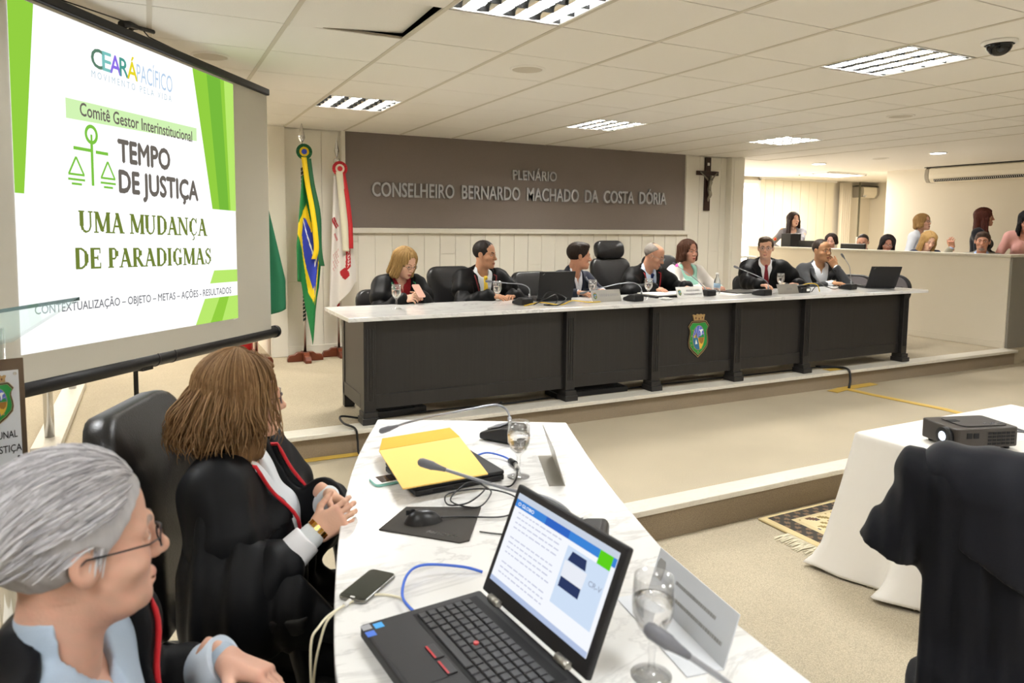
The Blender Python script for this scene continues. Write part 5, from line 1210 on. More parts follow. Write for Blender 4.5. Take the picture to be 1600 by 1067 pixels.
cr = tt.new('ShaderNodeMapRange'); cr.inputs[1].default_value = 0.48; cr.inputs[2].default_value = 0.52; cr.inputs[3].default_value = 0.45; cr.inputs[4].default_value = 0.75; tt.link(vo.outputs['Fac'], cr.inputs[0]); tt.link(cr.outputs[0], tt.b.inputs['Roughness'])
# projector
pj_ = thing('projector', 'dark projector with a glowing lens on the white-clothed table', 'projector', (3.42, 1.965, TTZ+0.003), -0.30)
# local: -x is the lens end ... long side along x
hh = 0.03
prf = rounded(0.33, 0.22, 0.02, 4)
MB().prism(prf, 0.015, 0.105).build('body', mat('projector_body', '#3b3530', rough=0.4), pj_, bevel=0.006)
MB().prism(rounded(0.24, 0.16, 0.03, 5), 0.105, 0.110, 0, Matrix.Translation((0.02, 0.0, 0))).build('top_panel', mat('projector_top', '#332e2a', rough=0.5), pj_, bevel=0.002)
MB().cyl((-0.163, -0.055, 0.062), (-0.190, -0.055, 0.062), 0.042, 0.040, n=28).build('lens_ring', M['black'], pj_)
MB().ball((-0.188, -0.055, 0.062), (0.010, 0.022, 0.022)).build('lens', mat('projector_lens', '#cfdcf5', rough=0.05, emit='#dce8ff', estr=2.2), pj_)
vg = MB()
for i in range(6):
    for j in range(4): vg.box((0.0+i*0.024, -0.1118, 0.028+j*0.016), (0.019+i*0.024, -0.1095, 0.039+j*0.016))
vg.build('side_vent', M['black_matte'], pj_)
for i in range(2): MB().box((-0.11+i*0.035, -0.1118, 0.06), (-0.083+i*0.035, -0.1095, 0.085)).build('sensor_window', M['black_matte'], pj_)
for i in range(5): MB().box((0.03+i*0.022, -0.05-0.012*(i % 2), 0.110), (0.044+i*0.022, -0.044-0.012*(i % 2), 0.112)).build('button', M['mic_grey'], pj_)
MB().box((-0.10, 0.0, 0.110), (-0.05, 0.03, 0.1115)).build('focus_slot', M['black_matte'], pj_)
for x, y in ((-0.13, -0.08), (-0.13, 0.08), (0.13, -0.08), (0.13, 0.08)): MB().cyl((x, y, 0), (x, y, 0.017), 0.012, n=12).build('foot', M['black'], pj_)
for off, end in ((0.05, (0.36, -0.15, 0.006)), (-0.02, (0.30, -0.25, 0.006))):
    MB().tube(smooth_path([(0.165, off, 0.06), (0.20, off, 0.06), (0.30, off-0.02, 0.05), (0.36, off-0.08, 0.02), end, (end[0]-0.05, end[1]-0.12, 0.006)], 6), 0.005, 8).build('lead', M['mic_grey'], pj_)
# persian rug with fringe
def rugcol(u, v):
    """u across the fringe end -> along length (0 at the fringe), v across the width"""
    b = min(v, 1-v); 
    if u < 0.03 or b < 0.02: return '#cdb98a'
    if u < 0.10 or b < 0.09:
        s = math.sin(u*120)*math.sin(v*90); return '#3f3a34' if s > -0.2 else '#75604a'
    if u < 0.12 or b < 0.11: return '#cbb98f'
    a = math.sin(u*46)*math.sin(v*38)+0.5*math.sin(u*90+v*70)
    if a > 0.75: return '#6b5040'
    if a > 0.55: return '#3d4350'
    if a < -0.7: return '#8d7a4a'
    return '#d6c59b'
rg = thing('rug', 'fringed beige and dark patterned rug on the pit carpet below the marble step', 'rug', (3.22, 2.85, PIT_Z))
cloth('pile', lambda u, v: (0.0+1.6*u, -0.95+1.14*v, 0.008), rugcol, 130, 100, rg, thick=0.012, m=vmat('rug_wool', 0.95))
mb = MB(); r_ = random.Random(9)
for k in range(150):
    y = -1.16+1.13*k/150; l = r_.uniform(0.09, 0.14); dy = r_.uniform(-0.03, 0.03)
    mb.tube([(0.005, y, 0.010), (-l*0.5, y+dy*0.5, 0.008), (-l, y+dy, 0.004)], 0.0032, 4)
fr = mb.build('fringe', mat('fringe_cream', '#e2d8bd', rough=0.9), rg); fr['kind'] = 'stuff'
# a few scuffs on the carpet are left to the carpet material
# ================================================================== people: signed-distance modelling
class Field:
    def __init__(s, lo, hi, h):
        s.lo = np.array(lo, np.float32); s.h = h
        n = np.ceil((np.array(hi)-np.array(lo))/h).astype(int)+1
        s.ax = [(s.lo[i]+h*np.arange(n[i])).astype(np.float32) for i in range(3)]
        s.F = np.full(n, 0.5, np.float32); s.n = n
    def blk(s, lo, hi):
        a = np.clip(np.floor((np.array(lo)-s.lo)/s.h).astype(int)-1, 0, s.n-1)
        b = np.clip(np.ceil((np.array(hi)-s.lo)/s.h).astype(int)+2, 1, s.n)
        if np.any(b <= a): return None
        sl = tuple(slice(a[i], b[i]) for i in range(3))
        return sl, s.ax[0][sl[0]][:, None, None], s.ax[1][sl[1]][None, :, None], s.ax[2][sl[2]][None, None, :]
    def op(s, prim, k=0.0, sub=False, infl=0.0):
        fn, lo, hi = prim; m = k+infl+2.5*s.h
        q = s.blk(np.array(lo)-m, np.array(hi)+m)
        if q is None: return s
        sl, X, Y, Z = q; d = fn(X, Y, Z)-infl; f = s.F[sl]
        if sub:
            d = -d
            r = np.maximum(f, d)
            if k > 0: hh = np.maximum(k-np.abs(f-d), 0)/k; r = r+hh*hh*k*0.25
        else:
            r = np.minimum(f, d)
            if k > 0: hh = np.maximum(k-np.abs(f-d), 0)/k; r = r-hh*hh*k*0.25
        s.F[sl] = r; return s
    def sample(s, P):
        P = (np.asarray(P, np.float32)-s.lo)/s.h
        i = np.clip(P.astype(int), 0, s.n-2); f = np.clip(P-i, 0, 1)
        F = s.F; x, y, z = i[:, 0], i[:, 1], i[:, 2]; a, b, c = f[:, 0], f[:, 1], f[:, 2]
        return ((F[x, y, z]*(1-a)+F[x+1, y, z]*a)*(1-b)+(F[x, y+1, z]*(1-a)+F[x+1, y+1, z]*a)*b)*(1-c)+((F[x, y, z+1]*(1-a)+F[x+1, y, z+1]*a)*(1-b)+(F[x, y+1, z+1]*(1-a)+F[x+1, y+1, z+1]*a)*b)*c
    def mesh(s):
        """naive surface nets"""
        F = s.F; F[0], F[-1], F[:, 0], F[:, -1], F[:, :, 0], F[:, :, -1] = (1,)*6
        ins = F < 0; nx, ny, nz = F.shape
        cnt = np.zeros((nx-1, ny-1, nz-1), np.int8)
        for a in (0, 1):
            for b in (0, 1):
                for c in (0, 1): cnt += ins[a:nx-1+a, b:ny-1+b, c:nz-1+c]
        act = (cnt > 0) & (cnt < 8); I = np.argwhere(act)
        idx = np.full(act.shape, -1, np.int32); idx[tuple(I.T)] = np.arange(len(I))
        acc = np.zeros((len(I), 3), np.float32); num = np.zeros(len(I), np.float32)
        cs = [(a, b, c) for a in (0, 1) for b in (0, 1) for c in (0, 1)]
        for p in cs:
            for ax in range(3):
                if p[ax]: continue
                q = list(p); q[ax] = 1
                fa = F[I[:, 0]+p[0], I[:, 1]+p[1], I[:, 2]+p[2]]; fb = F[I[:, 0]+q[0], I[:, 1]+q[1], I[:, 2]+q[2]]
                m = (fa < 0) != (fb < 0); t = np.where(m, fa/np.where(m, fa-fb, 1), 0)
                for k in range(3): acc[:, k] += np.where(m, p[k]+(t if k == ax else 0), 0)
                num += m
        V = (I+acc/num[:, None])*s.h+s.lo
        Q = []
        for ax in range(3):
            o1, o2 = [(1, 2), (2, 0), (0, 1)][ax]
            sl0 = [slice(1, -1)]*3; sl1 = [slice(1, -1)]*3
            sl0[ax] = slice(0, -1); sl1[ax] = slice(1, None)
            A, B = ins[tuple(sl0)], ins[tuple(sl1)]
            E = np.argwhere(A != B)
            sgn = A[tuple(E.T)]
            E = E+1; E[:, ax] -= 1
            d1 = np.zeros(3, int); d1[o1] = 1; d2 = np.zeros(3, int); d2[o2] = 1
            g = lambda P: idx[tuple(P.T)]
            q = np.stack([g(E-d1-d2), g(E-d2), g(E), g(E-d1)], 1)
            q[~sgn] = q[~sgn][:, ::-1]
            Q.append(q)
        Q = np.concatenate(Q); return V, Q[(Q >= 0).all(1)]

def Rm(*e): return np.array(Euler(e, 'XYZ').to_matrix(), np.float32)
def ell(c, r, rot=None):
    c = np.array(c, np.float32); r = np.array(r, np.float32)
    def fn(X, Y, Z):
        x, y, z = X-c[0], Y-c[1], Z-c[2]
        if rot is not None: x, y, z = rot[0, 0]*x+rot[1, 0]*y+rot[2, 0]*z, rot[0, 1]*x+rot[1, 1]*y+rot[2, 1]*z, rot[0, 2]*x+rot[1, 2]*y+rot[2, 2]*z
        k0 = np.sqrt((x/r[0])**2+(y/r[1])**2+(z/r[2])**2); k1 = np.sqrt((x/r[0]**2)**2+(y/r[1]**2)**2+(z/r[2]**2)**2)
        return k0*(k0-1)/np.maximum(k1, 1e-6)
    R = r.max() if rot is not None else r
    return fn, c-R, c+R
def cap(a, b, ra, rb=None):
    rb = ra if rb is None else rb
    a = np.array(a, np.float32); b = np.array(b, np.float32); d = b-a; L2 = max(float(d@d), 1e-9)
    def fn(X, Y, Z):
        x, y, z = X-a[0], Y-a[1], Z-a[2]
        t = np.clip((x*d[0]+y*d[1]+z*d[2])/L2, 0, 1)
        return np.sqrt((x-t*d[0])**2+(y-t*d[1])**2+(z-t*d[2])**2)-(ra+(rb-ra)*t)
    m = max(ra, rb); return fn, np.minimum(a, b)-m, np.maximum(a, b)+m
def boxp(c, hsz, rot=None, rd=0.0):
    c = np.array(c, np.float32); hsz = np.array(hsz, np.float32)
    def fn(X, Y, Z):
        x, y, z = X-c[0], Y-c[1], Z-c[2]
        if rot is not None: x, y, z = rot[0, 0]*x+rot[1, 0]*y+rot[2, 0]*z, rot[0, 1]*x+rot[1, 1]*y+rot[2, 1]*z, rot[0, 2]*x+rot[1, 2]*y+rot[2, 2]*z
        x, y, z = np.abs(x)-hsz[0]+rd, np.abs(y)-hsz[1]+rd, np.abs(z)-hsz[2]+rd
        return np.sqrt(np.maximum(x, 0)**2+np.maximum(y, 0)**2+np.maximum(z, 0)**2)+np.minimum(np.maximum(x, np.maximum(y, z)), 0)-rd
    R = np.linalg.norm(hsz) if rot is not None else hsz
    return fn, c-R, c+R

def np_mesh(name, V, Q, m, parent=None, cols=None):
    me = bpy.data.meshes.new(name)
    nv, nq = len(V), len(Q)
    me.vertices.add(nv); me.vertices.foreach_set('co', np.ascontiguousarray(V, np.float32).ravel())
    me.loops.add(nq*4); me.loops.foreach_set('vertex_index', np.ascontiguousarray(Q, np.int32).ravel())
    me.polygons.add(nq); me.polygons.foreach_set('loop_start', np.arange(0, nq*4, 4, dtype=np.int32))
    me.polygons.foreach_set('use_smooth', np.ones(nq, bool))
    me.update(calc_edges=True); me.validate()
    if m is not None: me.materials.append(m)
    o = bpy.data.objects.new(name, me); COL.objects.link(o)
    if parent is not None: o.parent = parent
    if cols is not None: set_cols(o, cols)
    return o
def relax(V, Q, it=2, lam=0.5):
    for _ in range(it):
        A = np.zeros_like(V); n = np.zeros(len(V), np.float32)
        for i, j in ((0, 1), (1, 2), (2, 3), (3, 0)):
            for k in range(3):
                A[:, k] += np.bincount(Q[:, i], V[Q[:, j], k], len(V)) + np.bincount(Q[:, j], V[Q[:, i], k], len(V))
            n += np.bincount(Q[:, i], minlength=len(V)) + np.bincount(Q[:, j], minlength=len(V))
        V = V+lam*(A/np.maximum(n, 1)[:, None]-V)
    return V.astype(np.float32)

def skin_mat():
    m = vmat('skin', 0.5); b = m.node_tree.nodes['Principled BSDF']
    b.inputs['Subsurface Weight'].default_value = 0.08; b.inputs['Subsurface Radius'].default_value = (0.012, 0.005, 0.003); b.inputs['Specular IOR Level'].default_value = 0.35
    t = NT(m); tc = t.new('ShaderNodeTexCoord'); nz = t.new('ShaderNodeTexNoise', i_Scale=210.0, i_Detail=3.0); t.link(tc.outputs['Object'], nz.inputs['Vector'])
    bp = t.new('ShaderNodeBump', i_Strength=0.12, i_Distance=0.004); t.link(nz.outputs['Fac'], bp.inputs['Height']); t.link(bp.outputs[0], b.inputs['Normal'])
    return m
M['skin'] = skin_mat()
_hair = {}
def hair_mat(dark, light, rough=0.58, sc=(70, 70, 7)):
    k = (dark, light)
    if k not in _hair:
        m = mat_wood('hair', dark, light, rough=rough, scale=sc); t = NT(m)
        m.node_tree.nodes['Principled BSDF'].inputs['Specular IOR Level'].default_value = 0.25
        _hair[k] = m
    return _hair[k]
_cloth = {}
def cloth_mat(col, rough=0.8, sheen=0.15, pattern=None):
    k = (col, rough, pattern)
    if k not in _cloth:
        m = mat('garment', col, rough=rough, sheen=sheen, bump=0.08, bscale=400, spec=0.2)
        if pattern == 'floral':
            t = NT(m); tc = t.new('ShaderNodeTexCoord'); v = t.new('ShaderNodeTexVoronoi', i_Scale=7.5); t.link(tc.outputs['Object'], v.inputs['Vector'])
            cr = t.new('ShaderNodeValToRGB'); e = cr.color_ramp.elements
            e[0].position = 0.0; e[0].color = (*lin('#b8281f'), 1); e[1].position = 0.34; e[1].color = (*lin(col), 1)
            for p, c in ((0.14, '#d0402c'), (0.20, '#e2a07a'), (0.24, '#6d7a55')):
                q = e.new(p); q.color = (*lin(c), 1)
            t.link(v.outputs['Distance'], cr.inputs[0]); t.link(cr.outputs[0], t.b.inputs['Base Color'])
        if pattern == 'dots':
            t = NT(m); tc = t.new('ShaderNodeTexCoord'); v = t.new('ShaderNodeTexVoronoi', i_Scale=38.0); t.link(tc.outputs['Object'], v.inputs['Vector'])
            cr = t.new('ShaderNodeValToRGB'); e = cr.color_ramp.elements; cr.color_ramp.interpolation = 'CONSTANT'
            e[0].position = 0.0; e[0].color = (*lin('#c9ccd6'), 1); e[1].position = 0.22; e[1].color = (*lin(col), 1)
            t.link(v.outputs['Distance'], cr.inputs[0]); t.link(cr.outputs[0], t.b.inputs['Base Color'])
        if pattern == 'stripes':
            t = NT(m); tc = t.new('ShaderNodeTexCoord'); w = t.new('ShaderNodeTexWave', i_Scale=28.0, i_Distortion=1.5); t.link(tc.outputs['Object'], w.inputs['Vector'])
            mx = t.new('ShaderNodeMix', data_type='RGBA'); mx.inputs['A'].default_value = (*lin('#5e0f14'), 1); mx.inputs['B'].default_value = (*lin(col), 1); t.link(w.outputs['Fac'], mx.inputs['Factor']); t.link(mx.outputs['Result'], t.b.inputs['Base Color'])
        _cloth[k] = m
    return _cloth[k]

# ---------------------------------------------------------------- head (local: y forward, z up, origin between the ears)
def head_mesh(h, neck_to, skin, sex='m', lips=None, brow='#3a2a20', beard=None, iris='#2a1a10', fat=0.0, age=0.0, wid=1.0, smile=0.0, eyes_closed=False):
    f = sex == 'f'
    nt = np.array(neck_to, np.float32)
    F = Field((-0.115, -0.16, min(-0.22, nt[2]-0.03)), (0.115, 0.14, 0.14), h)
    w = wid*(0.95 if f else 1.0)
    P = []
    F.op(ell((0, -0.018, 0.035), (0.075*w, 0.094, 0.083)))
    F.op(ell((0, 0.032, 0.045), (0.058*w, 0.047, 0.055)), 0.03)
    F.op(ell((0, 0.030, -0.035), ((0.061+fat)*w, 0.057, 0.078)), 0.03)
    F.op(ell((0, 0.046, -0.085), ((0.038 if f else 0.047)*w+fat, 0.038, 0.029)), 0.03)
    F.op(ell((0, 0.074, -0.101), (0.015 if f else 0.019, 0.015, 0.014)), 0.022)
    for s in (-1, 1):
        F.op(ell((s*0.040*w, 0.056, -0.026+smile*0.004), (0.024+fat, 0.023, 0.021)), 0.022)
        F.op(cap((s*0.044*w, 0.066, 0.021), (s*0.006, 0.084, 0.019), 0.007 if f else 0.0095), 0.016)
    F.op(cap((0, 0.083, 0.014), (0, 0.101 if f else 0.104, -0.027), 0.0075, 0.0105 if f else 0.0125), 0.013)
    F.op(ell((0, 0.103 if f else 0.106, -0.030), (0.0115, 0.011, 0.010)), 0.008)
    for s in (-1, 1): F.op(ell((s*0.0125, 0.094, -0.033), (0.008, 0.0105, 0.0085)), 0.006)
    for s in (-1, 1): F.op(ell((s*0.032*w, 0.0925, 0.004), (0.019, 0.0155, 0.011)), 0.012, sub=True)
    for s in (-1, 1):
        F.op(ell((s*0.0315*w, 0.0735, 0.003), (0.0135, 0.0125, 0.0125)), 0.002)
        F.op(cap((s*0.019*w, 0.0815, 0.0085), (s*0.044*w, 0.0765, 0.0085), 0.0042), 0.004)
        F.op(cap((s*0.021*w, 0.0805, -0.0055), (s*0.042*w, 0.077, -0.0045), 0.0034), 0.005)
    F.op(ell((0, 0.0885, -0.0655), (0.022+0.003*smile, 0.0095, 0.0060)), 0.007)
    F.op(ell((0, 0.0870, -0.0760), (0.019+0.003*smile, 0.0095, 0.0068)), 0.007)
    F.op(cap((-0.022, 0.0885, -0.0705), (0.022, 0.0885, -0.0705), 0.0016), 0.004, sub=True) if h < 0.0035 else None
    for s in (-1, 1):
        er = Rm(0.25, 0, s*0.35)
        F.op(ell((s*0.077*w, -0.008, -0.004), (0.0085, 0.019, 0.031), er), 0.006)
        F.op(ell((s*0.0855*w, -0.004, -0.002), (0.006, 0.010, 0.017), er), 0.004, sub=True)
    F.op(cap((0, -0.022, -0.05), tuple(nt), 0.048 if f else 0.055, 0.052 if f else 0.062), 0.03)
    V, Q = F.mesh(); V = relax(V, Q, 1, 0.35)
    base = np.array(lin(skin), np.float32); C = np.repeat(base[None], len(V), 0)
    r = np.random.default_rng(3); 
    def blend(d, col, r0, r1, k=1.0):
        t = np.clip((r1-d)/(r1-r0), 0, 1)[:, None]*k
        C[:] = C*(1-t)+np.array(lin(col), np.float32)*t
    dist = lambda c, rr: np.sqrt((((V-np.array(c))/np.array(rr))**2).sum(1))
    redder = tuple(min(1, q) for q in (base[0]*1.02, base[1]*0.80, base[2]*0.76))
    for c, rr in (((0.040*w, 0.066, -0.028), (0.026, 0.03, 0.022)), ((-0.040*w, 0.066, -0.028), (0.026, 0.03, 0.022)), ((0, 0.112, -0.032), (0.016, 0.014, 0.014))):
        t = np.clip(1.3-dist(c, rr), 0, 1)[:, None]*0.35; C[:] = C*(1-t)+np.array(redder)*t
    n_ = np.sin(V[:, 0]*190+2*np.sin(V[:, 2]*120))*np.sin(V[:, 1]*170+V[:, 2]*140)+0.6*np.sin(V[:, 0]*60+V[:, 2]*85)*np.sin(V[:, 1]*70+1.0)
    C *= (1+0.035*n_)[:, None]*np.array([1.0, 1.0, 1.0], np.float32); C[:, 1:] *= (1-0.03*n_)[:, None]
    lipc = lips or '#a8665a'
    d = np.minimum(dist((0, 0.0905, -0.0655), (0.021+0.003*smile, 0.012, 0.0052)), dist((0, 0.089, -0.0760), (0.018, 0.012, 0.0060)))
    blend(d, lipc, 0.85, 1.15, 0.85)
    blend(dist((0, 0.094, -0.0706), (0.023, 0.012, 0.0016)), '#4a201c', 0.8, 1.3, 0.8)
    for s in (-1, 1):
        pts = np.array([[s*0.014, 0.090, 0.0225], [s*0.030, 0.084, 0.0275], [s*0.046*w, 0.068, 0.0225]])
        dd = np.full(len(V), 9.0)
        for a, b in ((0, 1), (1, 2)):
            e = pts[b]-pts[a]; t = np.clip(((V-pts[a])@e)/(e@e), 0, 1); dd = np.minimum(dd, np.linalg.norm((V-pts[a]-t[:, None]*e)*np.array([1, .6, 1.0]), axis=1))
        blend(dd, brow, 0.0022 if f else 0.0034, 0.0048 if f else 0.0062, 0.85)
        c = np.array([s*0.0315*w, 0.0735, 0.003])
        near = np.linalg.norm(V-c, axis=1) < 0.0148
        dx = (V[:, 0]-c[0])/0.0135; dz = (V[:, 2]-c[2]+0.0005)/(0.0052*np.maximum(1e-3, 1-dx**2))
        op = near & (V[:, 1] > c[1]+0.004) & (np.abs(dx) < 0.95) & (np.abs(dz) < (1.0 if not eyes_closed else 0.3))
        C[op] = lin('#d8d0c8') if not eyes_closed else lin('#2a1a16')
        ir = op & (np.hypot(V[:, 0]-c[0], V[:, 2]-c[2]) < 0.0058); C[ir] = lin(iris)
        lid = near & ~op & (V[:, 1] > c[1]+0.003) & (np.abs(V[:, 2]-c[2]-0.006) < 0.0028) & (np.abs(dx) < 1.0); C[lid] = C[lid]*0.55
    if beard:
        d = np.minimum(dist((0, 0.080, -0.10), (0.036, 0.036, 0.026)), dist((0, 0.098, -0.056), (0.030, 0.014, 0.006)))
        blend(d, beard, 0.75, 1.15, 0.8)
    return V, Q, C

def hair_mesh(h, style, L=0.16, vol=0.0, cut=0.0, sex='m', wav=0.0, open_face=False):
    F = Field((-0.16, -0.20, -L-0.10), (0.16, 0.13, 0.17), h)
    c = 0.008+vol
    F.op(ell((0, -0.020, 0.040), (0.076+c, 0.094+c, 0.083+c*0.9)))
    if style in ('short', 'side', 'receding', 'bald'):
        if style == 'side': F.op(ell((0.02, 0.035, 0.095), (0.055, 0.05, 0.032)), 0.02)
        a = {'short': 0.029, 'side': 0.026, 'receding': 0.002, 'bald': -0.03}[style]-cut
        n = np.array([0.78, -0.62])
        big = 0.5
        def plane(X, Y, Z): return -(n[0]*Y+n[1]*Z-a)+0*X
        F.op((plane, (-.3,)*3, (.3,)*3), 0.004, sub=True)
        def nape(X, Y, Z): return (Z+0.012-0.5*np.minimum(Y, 0.0))+0*X
        F.op((nape, (-.3,)*3, (.3,)*3), 0.004, sub=True)
        if style == 'bald': F.op(ell((0, 0.03, 0.13), (0.060, 0.105, 0.075)), 0.006, sub=True)
        for s in (-1, 1): F.op(ell((s*0.085, -0.004, -0.006), (0.022, 0.024, 0.033)), 0.004, sub=True)
    else:
        r = 0.026+vol*0.6
        for s in (-1, 1):
            F.op(cap((s*0.062, -0.005, 0.06), (s*(0.082+wav), -0.015, -L), r, r*0.9), 0.03)
            F.op(cap((s*0.045, -0.075, 0.04), (s*0.055, -0.088, -L*1.05), r*1.15, r), 0.03)
            F.op(cap((s*0.050, 0.052, 0.068), (s*(0.079+wav*0.5), 0.030, -0.03), 0.014, 0.016), 0.02)
            F.op(cap((s*(0.079+wav*0.5), 0.030, -0.03), (s*(0.074+wav), 0.028, -L*0.95), 0.016, 0.017+vol*0.3), 0.02)
        F.op(cap((0, -0.085, 0.04), (0, -0.10, -L*1.05), r*1.2, r), 0.03)
        F.op(ell((0, 0.092, -0.030), (0.060, 0.070, 0.092)), 0.010, sub=True)
        F.op(ell((0, 0.03, -0.125), (0.052, 0.085, 0.085)), 0.015, sub=True)
        F.op(ell((0, 0.098, 0.048), (0.046, 0.050, 0.045)), 0.010, sub=True)
        if open_face: F.op(ell((0, 0.115, -0.03), (0.115, 0.088, 0.125)), 0.01, sub=True)
        F.op(boxp((0.012, 0.04, 0.145), (0.0025, 0.09, 0.03)), 0.012, sub=True)
    X, Y, Z = F.ax[0][:, None, None], F.ax[1][None, :, None], F.ax[2][None, None, :]
    th = np.arctan2(X, Y+0.02)
    amp = 0.0012 if style in ('short', 'side', 'receding', 'bald') else 0.0028
    if style in ('short', 'side', 'receding', 'bald'):
        F.F += amp*np.sin(X*260+Y*60+2*np.sin(Z*70))*np.sin(Y*150+1.3+Z*40)
    else:
        F.F += amp*np.sin(th*34+2.2*np.sin(Z*26+th*3))+amp*0.7*np.sin(th*61+Z*30)
    return F.mesh()

def hand_mesh(h, side, curl=(0.35, 0.5, 0.4), spread=0.08, thumb=0.5, skin='#c99a80', scale=1.0):
    """local: origin wrist, y along the fingers, z back of the hand, thumb towards side*x"""
    F = Field((-0.085, -0.05, -0.12), (0.085, 0.20, 0.05), h)
    F.op(cap((0, -0.04, 0), (0, 0.005, 0), 0.026, 0.025))
    F.op(boxp((0, 0.046, 0), (0.040, 0.046, 0.0135), None, 0.0125), 0.018)
    F.op(ell((side*0.024, 0.032, -0.006), (0.020, 0.030, 0.015)), 0.012)
    for i, (x, L) in enumerate(((0.030, 0.072), (0.0105, 0.080), (-0.010, 0.074), (-0.0295, 0.058))):
        p = np.array([side*x, 0.086-(0.006 if i in (0, 3) else 0), 0.0]); a = 0.0; yaw = side*(x/0.03)*spread
        r0 = 0.0088 if i < 3 else 0.0078
        for j, fr in enumerate((0.45, 0.31, 0.24)):
            a += curl[j]*(1+0.12*(i-1))
            d = np.array([math.sin(yaw)*math.cos(a), math.cos(yaw)*math.cos(a), -math.sin(a)])
            q = p+d*L*fr; F.op(cap(p, q, r0, r0*0.93), 0.004); p = q; r0 *= 0.93
    p = np.array([side*0.030, 0.022, -0.006]); d = np.array([side*0.72, 0.62, -0.30-0.5*thumb]); d /= np.linalg.norm(d)
    q = p+d*0.040; F.op(cap(p, q, 0.0135, 0.0105), 0.010)
    d2 = np.array([side*(0.45-0.5*thumb), 0.85, -0.25-0.4*thumb]); d2 /= np.linalg.norm(d2); p = q; q = p+d2*0.030; F.op(cap(p, q, 0.0105, 0.0095), 0.004)
    F.op(cap(q, q+d2*0.022, 0.0095, 0.0075), 0.004)
    V, Q = F.mesh(); V = relax(V, Q, 1, 0.4)*scale
    C = np.repeat(np.array(lin(skin), np.float32)[None], len(V), 0)
    # knuckles a little redder
    k = np.clip(1-np.abs(V[:, 1]/scale-0.086)/0.012, 0, 1)[:, None]*0.3
    C = C*(1-k*np.array([0, .25, .25]))
    return V, Q, C

def ik(S, W, l1, l2, hint):
    S, W = Vector(S), Vector(W); d = W-S; L = min(d.length, (l1+l2)*0.995); d = d.normalized()
    a = (l1*l1-l2*l2+L*L)/(2*L); hgt = math.sqrt(max(l1*l1-a*a, 0))
    n = Vector(hint); n = (n-d*n.dot(d)).normalized()
    return S+d*a+n*hgt, S+d*L

def xform(V, Mx):
    A = np.array(Mx, np.float32); return V@A[:3, :3].T+A[:3, 3]

